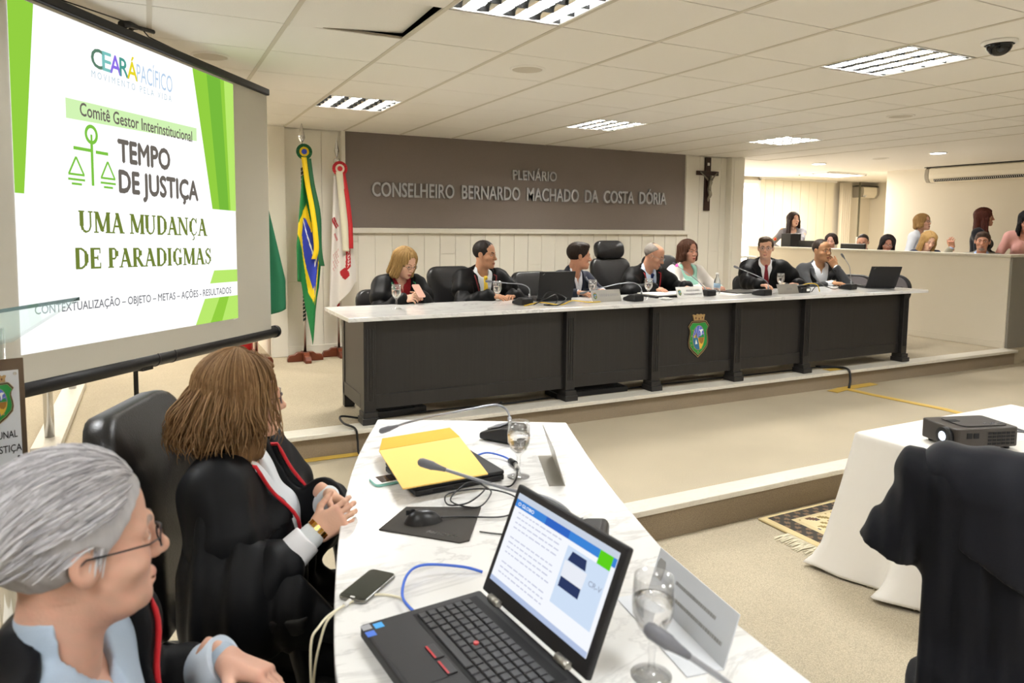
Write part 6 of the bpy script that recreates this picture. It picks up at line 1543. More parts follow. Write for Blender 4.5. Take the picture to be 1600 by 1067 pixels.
def person(label, loc, rz, skin='#c99a80', sex='m', s=1.0, hs=0.46, stand=False, lean=0.06, side=0.0, twist=0.0, head=(0, 0, 0), hair=('short', '#1e1612', '#3a2a20', {}), face={},
           wear='suit', col='#22252c', shirt='#e8ebef', tie=None, trim=None, vdeep=None, vw=0.075, arms=None, hands=None, glasses=None, h=0.008, hh=0.0032, fat=0.0, sleeve=None, extra=None, pattern=None, shirt_pattern=None, inner_v=True, group=None, cape=True, tie_pat=None, shoulders=None, knee=0.43, sleeve_to=None, collar=0.0):
    """local: sitter faces +y, x to the sitter's right; arms = {'R': (wrist, elbow hint), 'L': ...} in local coordinates"""
    T = thing('person', label, 'person', loc, rz, group)
    sw = shoulders or ((0.165 if sex == 'f' else 0.185)*s)
    Hp = Vector((0, 0, (0.92*s if stand else hs+0.10)))
    TM = Matrix.Translation(Hp) @ Matrix.Rotation(twist, 4, 'Z') @ Matrix.Rotation(-lean, 4, 'X') @ Matrix.Rotation(side, 4, 'Y')
    TMi = TM.inverted()
    tp = lambda x, y, z: TM @ (Vector((x, y, z))*s)
    nb = tp(0, -0.012, 0.50)
    HM = Matrix.Translation(tp(0, 0.012, 0.565)) @ Matrix.Rotation(twist+head[0], 4, 'Z') @ Matrix.Rotation(-head[1], 4, 'X') @ Matrix.Rotation(head[2], 4, 'Y') @ Matrix.Translation((0, 0.020*s, 0.100*s)) @ Matrix.Scale(s, 4)
    # ---- skin: head, neck, hands and the hidden body in one mesh
    V, Q, C = head_mesh(hh, HM.inverted() @ tp(0, -0.015, 0.44), skin, sex, fat=fat*0.3, **face)
    parts = [(xform(V, HM), Q, C)]
    J = {}
    l1, l2 = 0.295*s, 0.255*s
    for sd, k in (('R', 1), ('L', -1)):
        S_ = tp(k*sw/s, 0.0, 0.445)
        spec_ = (arms or {}).get(sd)
        if callable(spec_): arms[sd] = spec_(HM, tp)
        W_, hint = (arms or {}).get(sd, (tuple(tp(k*0.20, 0.28, 0.10)), (k*0.6, -0.3, -1)))
        E_, W2 = ik(S_, W_, l1, l2, hint); J[sd] = (S_, E_, W2)
    knees = {}
    for sd, k in (('R', 1), ('L', -1)):
        hp = Hp+Vector((k*0.085*s, 0, 0))
        if stand: kn, an = Vector((k*0.09, 0.02, 0.48*s)), Vector((k*0.09, -0.02, 0.08))
        else: kn, an = Vector((k*0.12, knee*s, hs+0.05)), Vector((k*0.11, (knee-0.03)*s, 0.08))
        knees[sd] = (hp, kn, an)
    pts = [p for j in J.values() for p in j]+[p for j in knees.values() for p in j]+[tp(0, 0, 0.6)]
    lo = np.min([tuple(p) for p in pts], 0)-0.17; hi = np.max([tuple(p) for p in pts], 0)+0.17
    def torso(F, infl=0.0, belly=0.0):
        for c, r, kk in (((0, 0.0, 0.02), (0.155, 0.115, 0.11), 0.0), ((0, 0.005+belly*0.4, 0.17), (0.140+belly*0.5, 0.105+belly, 0.16), 0.05), ((0, -0.004, 0.34), (0.155 if sex == 'm' else 0.140, 0.108, 0.13), 0.05)):
            F.op(ell(tp(*c), np.array(r)*s, np.array(TM.to_3x3(), np.float32)), kk, infl=infl)
        if sex == 'f':
            for k in (-1, 1): F.op(ell(tp(k*0.065, 0.085, 0.30), np.array((0.062, 0.055, 0.060))*s), 0.04, infl=infl)
        F.op(cap(tp(-sw/s*0.9, -0.005, 0.435), tp(sw/s*0.9, -0.005, 0.435), 0.058*s), 0.06, infl=infl)
        for k in (-1, 1): F.op(cap(tp(k*0.035, -0.012, 0.49), tp(k*0.13, -0.008, 0.455), 0.040*s), 0.04, infl=infl)
        return F
    def arm(F, sd, r=(0.052, 0.042, 0.030), infl=0.0, to=1.0, kk=0.04):
        S_, E_, W_ = J[sd]; We = E_+(W_-E_)*to
        F.op(cap(S_, E_, r[0]*s, r[1]*s), kk, infl=infl); F.op(cap(E_, We, r[1]*s, (r[1]+(r[2]-r[1])*to)*s), 0.02, infl=infl); return F
    F = Field(lo, hi, max(h, 0.009)*1.25)
    torso(F, -0.006, fat)
    for sd in 'RL': arm(F, sd, (0.048, 0.038, 0.027))
    for sd in 'RL':
        a, b, c = knees[sd]; F.op(cap(a, b, 0.075*s, 0.055*s), 0.03); F.op(cap(b, c, 0.052*s, 0.036*s), 0.02)
    Vb, Qb = F.mesh(); parts.append((relax(Vb, Qb, 2), Qb, np.repeat(np.array(lin(skin), np.float32)[None], len(Vb), 0)))
    hands = hands or {}
    for sd, k in (('R', 1), ('L', -1)):
        hd = hands.get(sd)
        if hd is None: continue
        S_, E_, W_ = J[sd]
        fdir = Vector(hd.get('dir', tuple(W_-E_))).normalized(); nrm = Vector(hd.get('back', (0, 0, 1)))
        nrm = (nrm-fdir*nrm.dot(fdir)).normalized(); x_ = fdir.cross(nrm)
        Mh = Matrix(((x_.x, fdir.x, nrm.x, W_.x), (x_.y, fdir.y, nrm.y, W_.y), (x_.z, fdir.z, nrm.z, W_.z), (0, 0, 0, 1)))
        v, q, c = hand_mesh(hd.get('h', 0.0036), -k, hd.get('curl', (0.35, 0.5, 0.4)), hd.get('spread', 0.08), hd.get('thumb', 0.4), skin, s*(0.92 if sex == 'f' else 1.0))
        parts.append((xform(v, Mh), q, c))
    o = 0; VV, QQ, CC = [], [], []
    for v, q, c in parts: VV.append(v); QQ.append(q+o); CC.append(c); o += len(v)
    body = np_mesh('body', np.concatenate(VV), np.concatenate(QQ), M['skin'], T, np.concatenate(CC))
    # ---- hair
    if hair:
        st, d_, l_, kw = hair
        kw = dict(kw); hs_ = kw.pop('h', hh*1.25)
        v, q = hair_mesh(hs_, st, **kw); np_mesh('hair', xform(relax(v, q, 1, 0.4), HM), q, hair_mat(d_, l_), T)
    # ---- clothes
    vdeep = vdeep if vdeep is not None else (0.42 if wear == 'blouse' else 0.17)
    vz0, vz1 = vdeep, 0.50
    def vcut(F, w, zb, front=-0.0, kk=0.004, top=0.50):
        sl_ = (top-zb); ca, sa = sl_/math.hypot(sl_, w), w/math.hypot(sl_, w)
        A = np.array(TMi, np.float32)
        def fn(X, Y, Z):
            x = (A[0, 0]*X+A[0, 1]*Y+A[0, 2]*Z+A[0, 3])/s; y = (A[1, 0]*X+A[1, 1]*Y+A[1, 2]*Z+A[1, 3])/s; z = (A[2, 0]*X+A[2, 1]*Y+A[2, 2]*Z+A[2, 3])/s
            return np.maximum(np.abs(x)*ca-(z-zb)*sa, front-y)*s
        F.op((fn, lo, hi), kk, sub=True)
    def neckcut(F, r=0.066, top=0.64): F.op(cap(tp(0, 0.005, 0.47), tp(0, 0.05, top), r*s), 0.008, sub=True)
    def below(F, z):
        A = np.array(TMi, np.float32)
        F.op((lambda X, Y, Z: ((A[2, 0]*X+A[2, 1]*Y+A[2, 2]*Z+A[2, 3])/s-z)*s, lo, hi), 0, sub=True)
    def front_y(F, x, z, y0=0.30):
        """first surface met coming from the front at torso-local (x, z)"""
        ys = np.linspace(y0, -0.12, 130); P = np.array([tuple(tp(x, y, z)) for y in ys]); d = F.sample(P); i = np.argmax(d < 0.0015)
        return ys[i] if d[i] < 0.0015 else None
    def folds(F, amp):
        X, Y, Z = F.ax[0][:, None, None], F.ax[1][None, :, None], F.ax[2][None, None, :]
        F.F += amp*(np.sin(X*43+Z*19+1.7*np.sin(Y*23+Z*9))*np.sin(Y*31-Z*27+1.1*np.sin(X*17)) + 0.6*np.sin(X*71-Y*35+Z*12))
    def strip(name, L_pts, R_pts, m, par, solid=0.003):
        n = len(L_pts); mb = MB(); mb.add([p for a, b in zip(L_pts, R_pts) for p in (a, b)], [(2*i, 2*i+1, 2*i+3, 2*i+2) for i in range(n-1)], 0, True)
        return mb.build(name, m, par, solid=solid)
    bot = Field(lo, hi, 0.013)
    bot.op(ell(tp(0, 0, 0.0), np.array((0.175, 0.135, 0.12))*s), 0)
    for sd in 'RL':
        a, b, c = knees[sd]; bot.op(cap(a, b, 0.092*s, 0.072*s), 0.04); bot.op(cap(b, c, 0.070*s, 0.055*s), 0.02)
    v, q = bot.mesh(); np_mesh('trousers', relax(v, q, 2), q, cloth_mat('#1b1c20' if wear != 'blouse' else '#22242c'), T)
    for sd, k in (('R', 1), ('L', -1)):
        a, b, c = knees[sd]; sh = Field((c.x-0.07, c.y-0.12, -0.02), (c.x+0.07, c.y+0.24, 0.14), 0.009) if True else None
        sh.op(cap((c.x, c.y-0.03, 0.042), (c.x, c.y+0.15, 0.034), 0.040, 0.032)).op(cap((c.x, c.y-0.02, 0.04), (c.x, c.y-0.01, 0.10), 0.042, 0.045), 0.02)
        sh.op((lambda X, Y, Z: Z-0.004+0*X+0*Y, (-9,)*3, (9,)*3), 0, sub=True)
        v, q = sh.mesh(); np_mesh('shoe', relax(v, q, 1), q, M['black'], T)
    if wear in ('suit', 'robe', 'cardigan'):
        F = Field(lo, hi, h); torso(F, 0.008, fat)
        F.op(cap(tp(0, -0.012, 0.46), tp(0, -0.002+collar*0.3, 0.525+collar), 0.068*s, 0.064*s), 0.02) if wear != 'cardigan' else None
        for sd in 'RL': arm(F, sd, (0.052, 0.044, 0.034), to=0.96)
        neckcut(F, 0.054+collar*0.1, 0.62+collar)
        if wear != 'cardigan': vcut(F, 0.030, 0.455 if tie else 0.40, 0.0, 0.003, 0.54)
        else: F.op(ell(tp(0, 0.10, 0.49), np.array((0.075, 0.10, 0.085))*s), 0.01, sub=True)
        v, q = F.mesh(); FS = F
        np_mesh('shirt', relax(v, q, 1), q, cloth_mat(shirt, 0.75, 0.1, shirt_pattern), T)
        if tie:
            L_, R_ = [], []
            for i in range(14):
                z = 0.455-(0.455-max(0.10, vz0-0.03))*i/13; w_ = 0.013+0.022*min(1, i/9)
                y = front_y(FS, 0, z)
                if y is None: continue
                L_.append(tp(-w_, y+0.004, z)); R_.append(tp(w_, y+0.004, z))
            tm = cloth_mat(tie, 0.5, 0.1, tie_pat)
            to_ = strip('tie', L_, R_, tm, T, 0.006)
            y = front_y(FS, 0, 0.44) or 0.1
            k_ = Field(np.array(tp(0, y, 0.455))-0.05, np.array(tp(0, y, 0.455))+0.05, 0.004); k_.op(cap(tp(0, y+0.004, 0.472), tp(0, y+0.006, 0.445), 0.018*s, 0.012*s)); v, q = k_.mesh(); np_mesh('tie_knot', v, q, tm, to_)
    # outer garment
    F = Field(lo, hi, h)
    if wear == 'suit' or wear == 'cardigan':
        torso(F, 0.017, fat)
        for sd in 'RL': arm(F, sd, (0.059, 0.052, 0.040), to=0.90, kk=0.05)
        F.op(cap(tp(0, -0.025, 0.46), tp(0, -0.022, 0.515), 0.070*s, 0.068*s), 0.03)
        neckcut(F, 0.066); vcut(F, vw, vz0, 0.0)
        below(F, -0.08); folds(F, 0.0028); name, mm = ('jacket' if wear == 'suit' else 'cardigan'), cloth_mat(col, 0.75, 0.15, pattern)
    elif wear == 'robe':
        torso(F, 0.023, fat); sl_ = sleeve or (0.070, 0.074, 0.068)
        for sd in 'RL': arm(F, sd, sl_, to=(sleeve_to or {}).get(sd, 0.93), kk=0.05)
        F.op(cap(tp(0, -0.025, 0.46), tp(0, -0.02, 0.51), 0.080*s, 0.074*s), 0.03)
        if not stand:
            for sd in 'RL':
                a, b, c = knees[sd]; F.op(cap(a, b, 0.115*s, 0.10*s), 0.06); F.op(cap(b, c+Vector((0, 0.02, 0.05)), 0.10*s, 0.11*s), 0.05)
        neckcut(F, 0.070); vcut(F, vw, vz0, 0.0); folds(F, 0.005); name, mm = 'robe', cloth_mat(col, 0.55, 0.0)
    else:       # blouse, dress
        torso(F, 0.012, fat)
        F.op(cap(tp(0, -0.02, 0.46), tp(0, -0.015, 0.50), 0.066*s, 0.062*s), 0.03)
        for sd in 'RL': arm(F, sd, sleeve or (0.060, 0.050, 0.040), to=(0.92 if not extra else extra), kk=0.045)
        F.op(ell(tp(0, 0.09, 0.50), np.array((vw, 0.10, max(0.05, 0.50-vz0)))*s), 0.008, sub=True); neckcut(F, 0.056)
        below(F, -0.10); folds(F, 0.0022); name, mm = 'blouse', cloth_mat(col, 0.8, 0.15, pattern)
    v, q = F.mesh(); outer = np_mesh(name, relax(v, q, 2 if h > 0.007 else 3), q, mm, T)
    def edge(x_off, lift, n=22, z1=None, zb=None):
        out = {}
        for k in (-1, 1):
            P_ = []
            for i in range(n+1):
                z = (zb if zb is not None else vz0)+((z1 or 0.488)-(zb if zb is not None else vz0))*i/n
                x = k*(vw*(z-vz0)/(0.50-vz0)+x_off(i/n)); y = front_y(F, x, z)
                if y is None: y = (P_[-1][1] if P_ else 0.1)
                P_.append((x, y+lift, z))
            # smooth the y profile
            ys = [p[1] for p in P_]
            for _ in range(3): ys = [ys[0]]+[(ys[i-1]+2*ys[i]+ys[i+1])/4 for i in range(1, len(ys)-1)]+[ys[-1]]
            out[k] = [tp(p[0], y, p[2]) for p, y in zip(P_, ys)]
        return out
    if wear == 'suit':
        a, b = edge(lambda t: 0.006, 0.004), edge(lambda t: 0.012+0.052*math.sin(min(1, t*1.25)*PI*0.62)*(1-0.25*t), 0.006)
        for k in (-1, 1): strip('lapel', a[k], b[k], cloth_mat(col, 0.7, 0.2), outer, 0.006)
    if wear == 'robe' and cape:
        Fc = Field(lo, hi, h); torso(Fc, 0.034, fat)
        for sd in 'RL':
            S_, E_, W_ = J[sd]; Fc.op(cap(S_, S_+(E_-S_)*0.42, 0.080*s, 0.098*s), 0.05)
        Fc.op(cap(tp(0, -0.03, 0.46), tp(0, -0.02, 0.505), 0.080*s, 0.074*s), 0.03)
        neckcut(Fc, 0.073); vcut(Fc, vw+0.022, vz0, 0.0)
        A = np.array(TMi, np.float32)
        Fc.op((lambda X, Y, Z: ((A[2, 0]*X+A[2, 1]*Y+A[2, 2]*Z+A[2, 3])/s-(0.30+0.10*np.cos(9*(A[0, 0]*X+A[0, 1]*Y+A[0, 2]*Z)/s)*0.3))*s, lo, hi), 0, sub=True)
        folds(Fc, 0.003); v, q = Fc.mesh(); np_mesh('cape', relax(v, q, 2), q, cloth_mat(col, 0.55, 0.0), T); F = Fc
    if trim:
        a = edge(lambda t: 0.012 if wear != 'robe' else 0.026, 0.006)
        L_ = a[-1]; R_ = a[1]; bk = [tp(0.075*math.cos(t), -0.02-0.07*math.sin(t), 0.505) for t in [PI*i/10 for i in range(1, 10)]]
        MB().tube(L_[:]+list(reversed(bk)) + list(reversed(R_)), 0.0055*s, 7).build('trim_cord', cloth_mat(trim, 0.5), T)
    if glasses:
        gm = M.setdefault('gl_'+glasses, mat('glasses_frame', glasses, rough=0.3, metal=0.5)); w_ = face.get('wid', 1.0)*(0.95 if sex == 'f' else 1.0)
        gb = MB()
        for k in (-1, 1):
            cx = k*0.033*w_; pts_ = [(cx+0.022*math.cos(a)*(1), 0.1005-0.0025*abs(math.cos(a))-0.004*(k*math.cos(a) > 0)*abs(math.cos(a)), 0.001+0.0155*math.sin(a)) for a in [2*PI*i/22 for i in range(23)]]
            gb.tube(pts_, 0.0013, 6, caps=False)
            gb.tube([(k*0.055*w_, 0.093, 0.005), (k*0.072*w_, 0.075, 0.006), (k*0.079*w_, 0.03, 0.008), (k*0.083*w_, -0.005, 0.010), (k*0.083*w_, -0.025, -0.006)], 0.0014, 6)
        gb.tube([(-0.011, 0.1015, 0.004), (0, 0.104, 0.007), (0.011, 0.1015, 0.004)], 0.0013, 6)
        gl = gb.build('glasses', gm, T, M=HM)
        for k in (-1, 1):
            cx = k*0.033*w_; lens = MB(); pts_ = [(cx+0.021*math.cos(a), 0.099, 0.001+0.0148*math.sin(a)) for a in [2*PI*i/22 for i in range(22)]]
            lens.add(pts_, [tuple(range(22))]); lens.build('lens', M['glass'], gl, M=HM)
    T_info = dict(T=T, J=J, tp=tp, HM=HM, F=F, front=front_y, TM=TM)
    return T_info
# ================================================================== the people
def local_of(loc, rz):
    Mi = (Matrix.Translation(loc) @ Matrix.Rotation(rz, 4, 'Z')).inverted()
    return lambda p: tuple(Mi @ Vector(p))
JP = 'people seated at the bench'
# 1 woman with phone
loc, rz = (1.86, 5.86, DAIS_Z), PI+0.10
L = local_of(loc, rz)
person('woman in glasses, red striped scarf and black robe looking at a phone behind the bench', loc, rz, skin='#dcb096', sex='f', s=0.97, hs=0.36, lean=0.16, head=(0.32, 0.42, 0.0),
       hair=('long', '#6e5230', '#b8955c', {'L': 0.115, 'vol': 0.012, 'wav': 0.008, 'h': 0.0034}), face={'lips': '#b04a4c', 'brow': '#6a4c30', 'wid': 1.03}, wear='robe', col='#0b0b0d', shirt='#a81c26', shirt_pattern='stripes', trim='#1f7a50', vdeep=0.16, vw=0.085,
       arms={'R': (L((1.80, 5.47, 0.965)), (0.8, -0.4, -1)), 'L': (L((1.96, 5.50, 0.975)), (-0.8, -0.4, -1))},
       hands={'R': {'dir': (-0.62, 0.75, 0.2), 'back': (0.5, 0.55, 0.7), 'curl': (0.5, 0.7, 0.5)}, 'L': {'dir': (0.62, 0.7, 0.25), 'back': (-0.5, 0.6, 0.6), 'curl': (0.6, 0.8, 0.6)}}, glasses='#5a4a40', hh=0.0028, group=JP)
t = thing('phone', 'rose gold smartphone held by the woman in the red striped scarf', 'phone', (1.90, 5.40, 1.035), 0.25)
PR = Matrix.Rotation(0.75, 4, 'X')
MB().prism(rounded(0.07, 0.14, 0.012, 4), 0.0, 0.005).build('back_cover', mat('rose_case', '#e2b4a4', rough=0.35, metal=0.3), t, M=PR); MB().prism(rounded(0.066, 0.135, 0.011, 4), -0.003, 0.0).build('screen', M['black'], t, M=PR)
# 2 man with yellow tie
loc, rz = (2.63, 5.88, DAIS_Z), PI+0.05
L = local_of(loc, rz)
person('man in a black robe with yellow tie, turned towards the middle of the bench', loc, rz, skin='#c08f70', s=1.0, hs=0.385, lean=0.15, head=(0.62, 0.06, 0.0), hair=('short', '#14100e', '#2c2320', {'h': 0.0034}), face={'brow': '#1c1512', 'lips': '#a0604e'},
       wear='robe', col='#0b0b0d', shirt='#dfe3e8', tie='#e0bc3a', trim='#7d1f24', vdeep=0.13, vw=0.082,
       arms={'R': (L((2.56, 5.46, 0.965)), (0.9, -0.5, -0.6)), 'L': (L((2.80, 5.52, 0.955)), (-0.9, -0.4, -0.6))}, hands={'R': {'dir': (-0.75, 0.65, 0.0), 'back': (0.15, 0.15, 1), 'curl': (0.25, 0.35, 0.3)}, 'L': {'dir': (0.7, 0.7, 0), 'back': (0, 0, 1)}}, hh=0.0028, group=JP)
# 3 man in navy suit
loc, rz = (3.53, 5.90, DAIS_Z), PI+0.25
L = local_of(loc, rz)
person('man in a navy suit and open white collar behind the bench laptop, in profile', loc, rz, skin='#c08c70', s=1.03, hs=0.36, lean=0.26, side=-0.05, head=(0.95, 0.05, 0.05), hair=('side', '#1a1310', '#33261e', {'h': 0.0034, 'vol': 0.003}), face={'brow': '#1c1410'},
       wear='suit', col='#1b2031', shirt='#e6e8ee', vdeep=0.24, vw=0.07,
       arms={'R': (L((3.42, 5.44, 0.97)), (0.9, -0.4, -0.5)), 'L': (L((3.70, 5.46, 0.97)), (-0.9, -0.4, -0.5))}, hands={'R': {'dir': (-0.5, 0.85, 0), 'back': (0, 0, 1)}, 'L': {'dir': (0.3, 0.95, 0), 'back': (0, 0, 1)}}, hh=0.0028, group=JP)
# 4 balding man reading
loc, rz = (4.46, 5.90, DAIS_Z), PI+0.12
L = local_of(loc, rz)
person('balding man in a red-corded black robe and navy dotted tie, reading papers at the bench', loc, rz, skin='#cb9a80', s=1.0, hs=0.375, lean=0.18, head=(0.45, 0.40, 0.0), hair=('bald', '#6d6560', '#9a938c', {'h': 0.0034}), face={'brow': '#6a5a4e', 'age': 1}, glasses='#9a9a9a',
       wear='robe', col='#0b0b0d', shirt='#c3d0e4', tie='#1d2c5e', tie_pat='dots', trim='#b3242e', vdeep=0.10, vw=0.085,
       arms={'R': (L((4.25, 5.42, 0.985)), (0.9, -0.4, -0.6)), 'L': (L((4.66, 5.42, 0.985)), (-0.9, -0.4, -0.6))}, hands={'R': {'dir': (-0.45, 0.9, -0.1), 'back': (0.2, 0.1, 1), 'curl': (0.3, 0.4, 0.3)}, 'L': {'dir': (0.2, 0.95, -0.1), 'back': (-0.2, 0.1, 1)}}, hh=0.0028, cape=True, group=JP)
# 5 woman in white cardigan
loc, rz = (5.02, 5.88, DAIS_Z), PI-0.1
L = local_of(loc, rz)
person('brown-haired woman in a white cardigan over a mint blouse, seated at the bench', loc, rz, skin='#c2907a', sex='f', s=0.98, hs=0.40, lean=0.04, head=(0.12, 0.0, 0.0), hair=('long', '#2e1a12', '#5a3826', {'L': 0.085, 'vol': 0.008, 'h': 0.0034}), face={'lips': '#a45048', 'brow': '#33211a', 'age': 1},
       wear='cardigan', col='#e9e3dd', shirt='#a6dccb', vdeep=0.02, vw=0.105,
       arms={'R': (L((4.86, 5.44, 0.965)), (0.9, -0.4, -0.8)), 'L': (L((5.10, 5.44, 0.965)), (-0.9, -0.4, -0.8))}, hands={'R': {'dir': (-0.4, 0.9, 0), 'back': (0, 0, 1)}, 'L': {'dir': (0.4, 0.9, 0), 'back': (0, 0, 1)}}, hh=0.0028, group=JP)
# 6 young man with dark red tie
loc, rz = (6.12, 5.84, DAIS_Z), PI-0.62
L = local_of(loc, rz)
person('young man in a black robe and dark red tie, seated right of the crest', loc, rz, skin='#d3a48a', s=1.0, hs=0.42, lean=0.06, head=(-0.22, 0.04, 0.0), hair=('side', '#2e221a', '#54402e', {'h': 0.0034}), face={'brow': '#352820'}, glasses='#8a93a0',
       wear='robe', col='#0b0b0d', shirt='#eceef2', tie='#7c1c28', vdeep=0.18, vw=0.07,
       arms={'R': (L((5.72, 5.50, 0.97)), (0.9, -0.3, -0.8)), 'L': (L((6.20, 5.44, 0.97)), (-0.9, -0.3, -0.8))}, hands={'R': {'dir': (-0.6, 0.8, 0), 'back': (0, 0, 1)}, 'L': {'dir': (0.75, 0.65, 0), 'back': (0, 0, 1)}}, hh=0.0028, group=JP)
# 7 man with hand to mouth
loc, rz = (6.98, 5.86, DAIS_Z), PI-0.45
L = local_of(loc, rz)
hm = person('man in a charcoal suit and open white shirt resting his hand on his mouth', loc, rz, skin='#b98a66', s=1.05, hs=0.36, lean=0.12, head=(0.38, 0.06, 0.05), hair=('receding', '#1b1512', '#3a2e26', {'h': 0.0034, 'vol': -0.002}), face={'brow': '#201814', 'wid': 1.05}, fat=0.02,
       wear='suit', col='#3a3b3e', shirt='#e4e8ee', vdeep=0.05, vw=0.085,
       arms={'R': (L((6.78, 5.46, 0.965)), (0.9, -0.3, -0.7)), 'L': lambda HM, tp: (tuple(HM @ Vector((-0.055, 0.145, -0.165))), (-0.6, 0.3, -1))}, hands={'R': {'dir': (-0.75, 0.6, 0), 'back': (0, 0, 1)}, 'L': {'dir': (0.55, -0.10, 0.8), 'back': (0.1, 1, 0.2), 'curl': (0.55, 0.7, 0.5), 'thumb': 0.3}}, hh=0.0028, group=JP)
# chairs of the bench
office_chair('black leather chair behind the man in the yellow tie', (2.56, 5.98, DAIS_Z), PI+0.05, back_h=0.60, back_w=0.46, seat_z=0.36, arms=False)
office_chair('black leather chair behind the man in the navy suit', (3.47, 6.02, DAIS_Z), PI+0.1, back_h=0.55, back_w=0.46, seat_z=0.34, arms=False)
office_chair('tall black leather chair with a headrest behind the balding man', (4.42, 6.0, DAIS_Z), PI+0.05, back_h=0.66, back_w=0.50, head=True, seat_z=0.36, arms=False)
office_chair('black leather chair behind the woman in the white cardigan', (5.05, 5.98, DAIS_Z), PI, back_h=0.66, back_w=0.46, seat_z=0.385, arms=False)
office_chair('black leather chair hidden under the woman with the phone', (1.86, 5.96, DAIS_Z), PI+0.1, back_h=0.42, back_w=0.42, seat_z=0.345, arms=False)
office_chair('black leather chair hidden behind the young man in the dark red tie', (6.10, 5.93, DAIS_Z), PI-0.62, back_h=0.40, back_w=0.42, seat_z=0.40, arms=False)
office_chair('black leather chair hidden behind the man with a hand on his mouth', (7.03, 5.96, DAIS_Z), PI-0.45, back_h=0.36, back_w=0.42, seat_z=0.345, arms=False)
def oval_chair(label, x, y, rz):
    t = thing('conference_chair', label, 'chair', (x, y, DAIS_Z), rz, 'grey round-backed chairs')
    BM_ = Matrix.Translation((0, -0.22, 0.47)) @ Matrix.Rotation(0.14, 4, 'X')
    MB().prism(rounded(0.48, 0.38, 0.17, 8), -0.02, 0.02, 0, BM_ @ Matrix.Translation((0, 0, 0.20)) @ Matrix.Rotation(PI/2, 4, 'X')).build('back_shell', M['black'], t, bevel=0.012)
    MB().prism(rounded(0.42, 0.32, 0.145, 8), 0.0, 0.022, 0, BM_ @ Matrix.Translation((0, 0.045, 0.20)) @ Matrix.Rotation(PI/2, 4, 'X')).build('back_pad', M['grey_fabric'], t, bevel=0.01)
    MB().prism(rounded(0.47, 0.46, 0.10, 6), 0.42, 0.48).build('seat', M['grey_fabric'], t, bevel=0.015)
    for sx in (-1, 1):
        for y_ in (-0.18, 0.18): MB().cyl((sx*0.19, y_, 0.42), (sx*0.21, y_*1.15, 0), 0.012, n=10).build('leg', M['black'], t)
        MB().tube([(sx*0.16, -0.20, 0.42), (sx*0.15, -0.26, 0.55)], 0.012, 8).build('back_bracket', M['black'], t)
M['grey_fabric'] = mat('grey_seat_fabric', '#6f6a6c', rough=0.8, bump=0.1, bscale=300)
oval_chair('grey round-backed chair half hidden by the right-hand bench laptop', 7.37, 5.75, PI/2+0.3)
oval_chair('grey round-backed chair at the far right behind the bench laptop', 7.84, 5.62, PI/2+0.25)

# ---------------------------------------------------------------- gallery
GP_ = 'people in the gallery'
def gperson(label, x, y, rz, **k): return person(label, (x, y, DAIS_Z), rz, h=0.011, hh=0.0038, group=GP_, knee=0.27, **k)
PX = PI/2      # rz so that +y faces -x
gperson('woman with long dark hair standing in a grey floral blouse beyond the parapet', 10.0, 8.93, PX+0.75, skin='#d9ab94', sex='f', s=0.99, stand=True, lean=0.10, head=(0.55, -0.02, 0), hair=('long', '#150d0c', '#33201c', {'L': 0.24, 'vol': 0.014, 'wav': 0.02}), face={'lips': '#b0504c', 'brow': '#2a1a14'},
        wear='blouse', col='#7f7d84', pattern='floral', hands={'R': {'h': .005}, 'L': {'h': .005}}, arms={'R': (local_of((10.0, 8.93, DAIS_Z), PX+0.75)((9.78, 8.92, 1.20)), (1, -.3, 0)), 'L': (local_of((10.0, 8.93, DAIS_Z), PX+0.75)((9.52, 8.42, 1.24)), (-1, -.3, 0))})
gperson('dark-haired person almost hidden behind the head of the man with a hand on his mouth', 9.85, 7.99, PX+0.5, skin='#d8a692', sex='f', s=0.97, hs=0.475, lean=0.05, head=(0.0, 0.15, 0), hair=('bob', '#1a1210', '#33241e', {'L': 0.03, 'vol': 0.006}), wear='blouse', col='#3a3a42')
gperson('man with glasses and short dark hair seated low behind the parapet, looking down', 9.92, 7.47, PX+0.6, skin='#c8947a', s=0.97, hs=0.475, lean=0.10, head=(-0.1, 0.28, 0), hair=('short', '#1a1411', '#2e2520', {}), glasses='#5a5a60', face={'wid': 1.06}, wear='suit', col='#26242a', shirt='#4a4750')
gperson('black-haired woman with glasses in a dark dotted dress seated behind the parapet', 9.82, 7.02, PX+0.75, skin='#b98470', sex='f', s=0.99, hs=0.445, lean=0.08, head=(0.0, 0.22, -0.1), hair=('long', '#0f0a0a', '#241816', {'L': 0.15, 'vol': 0.018, 'wav': 0.01}), glasses='#3a3034', face={'wid': 1.06, 'lips': '#9c3f44'}, wear='blouse', col='#17181c', pattern='dots')
gperson('woman with a blonde bob and glasses in a white top, bending forward behind the parapet', 10.05, 6.80, PX+1.75, skin='#d3a28a', sex='f', s=0.97, stand=True, lean=0.28, head=(-0.1, -0.1, 0), hair=('long', '#7a5a34', '#b8925a', {'L': 0.06, 'vol': 0.014}), glasses='#3a2a28', wear='blouse', col='#dfe3ea', vdeep=0.46)
gperson('woman with long blonde hair in a navy top seated, looking down at the parapet', 9.68, 6.34, PX+0.95, skin='#e0b49c', sex='f', s=0.97, hs=0.53, lean=0.12, head=(0.05, 0.42, -0.08), hair=('long', '#8a6436', '#c8a468', {'L': 0.19, 'vol': 0.014, 'wav': 0.012}), wear='blouse', col='#1c2440', vdeep=0.40)
gperson('auburn-haired woman in black standing in profile against the gallery wall', 10.25, 5.92, PX+1.9, skin='#c9927c', sex='f', s=1.0, stand=True, lean=0.03, head=(0.2, 0.0, 0), hair=('long', '#33150f', '#5e2c1e', {'L': 0.21, 'vol': 0.012, 'wav': 0.012}), face={'smile': 1.0}, wear='blouse', col='#17171b')
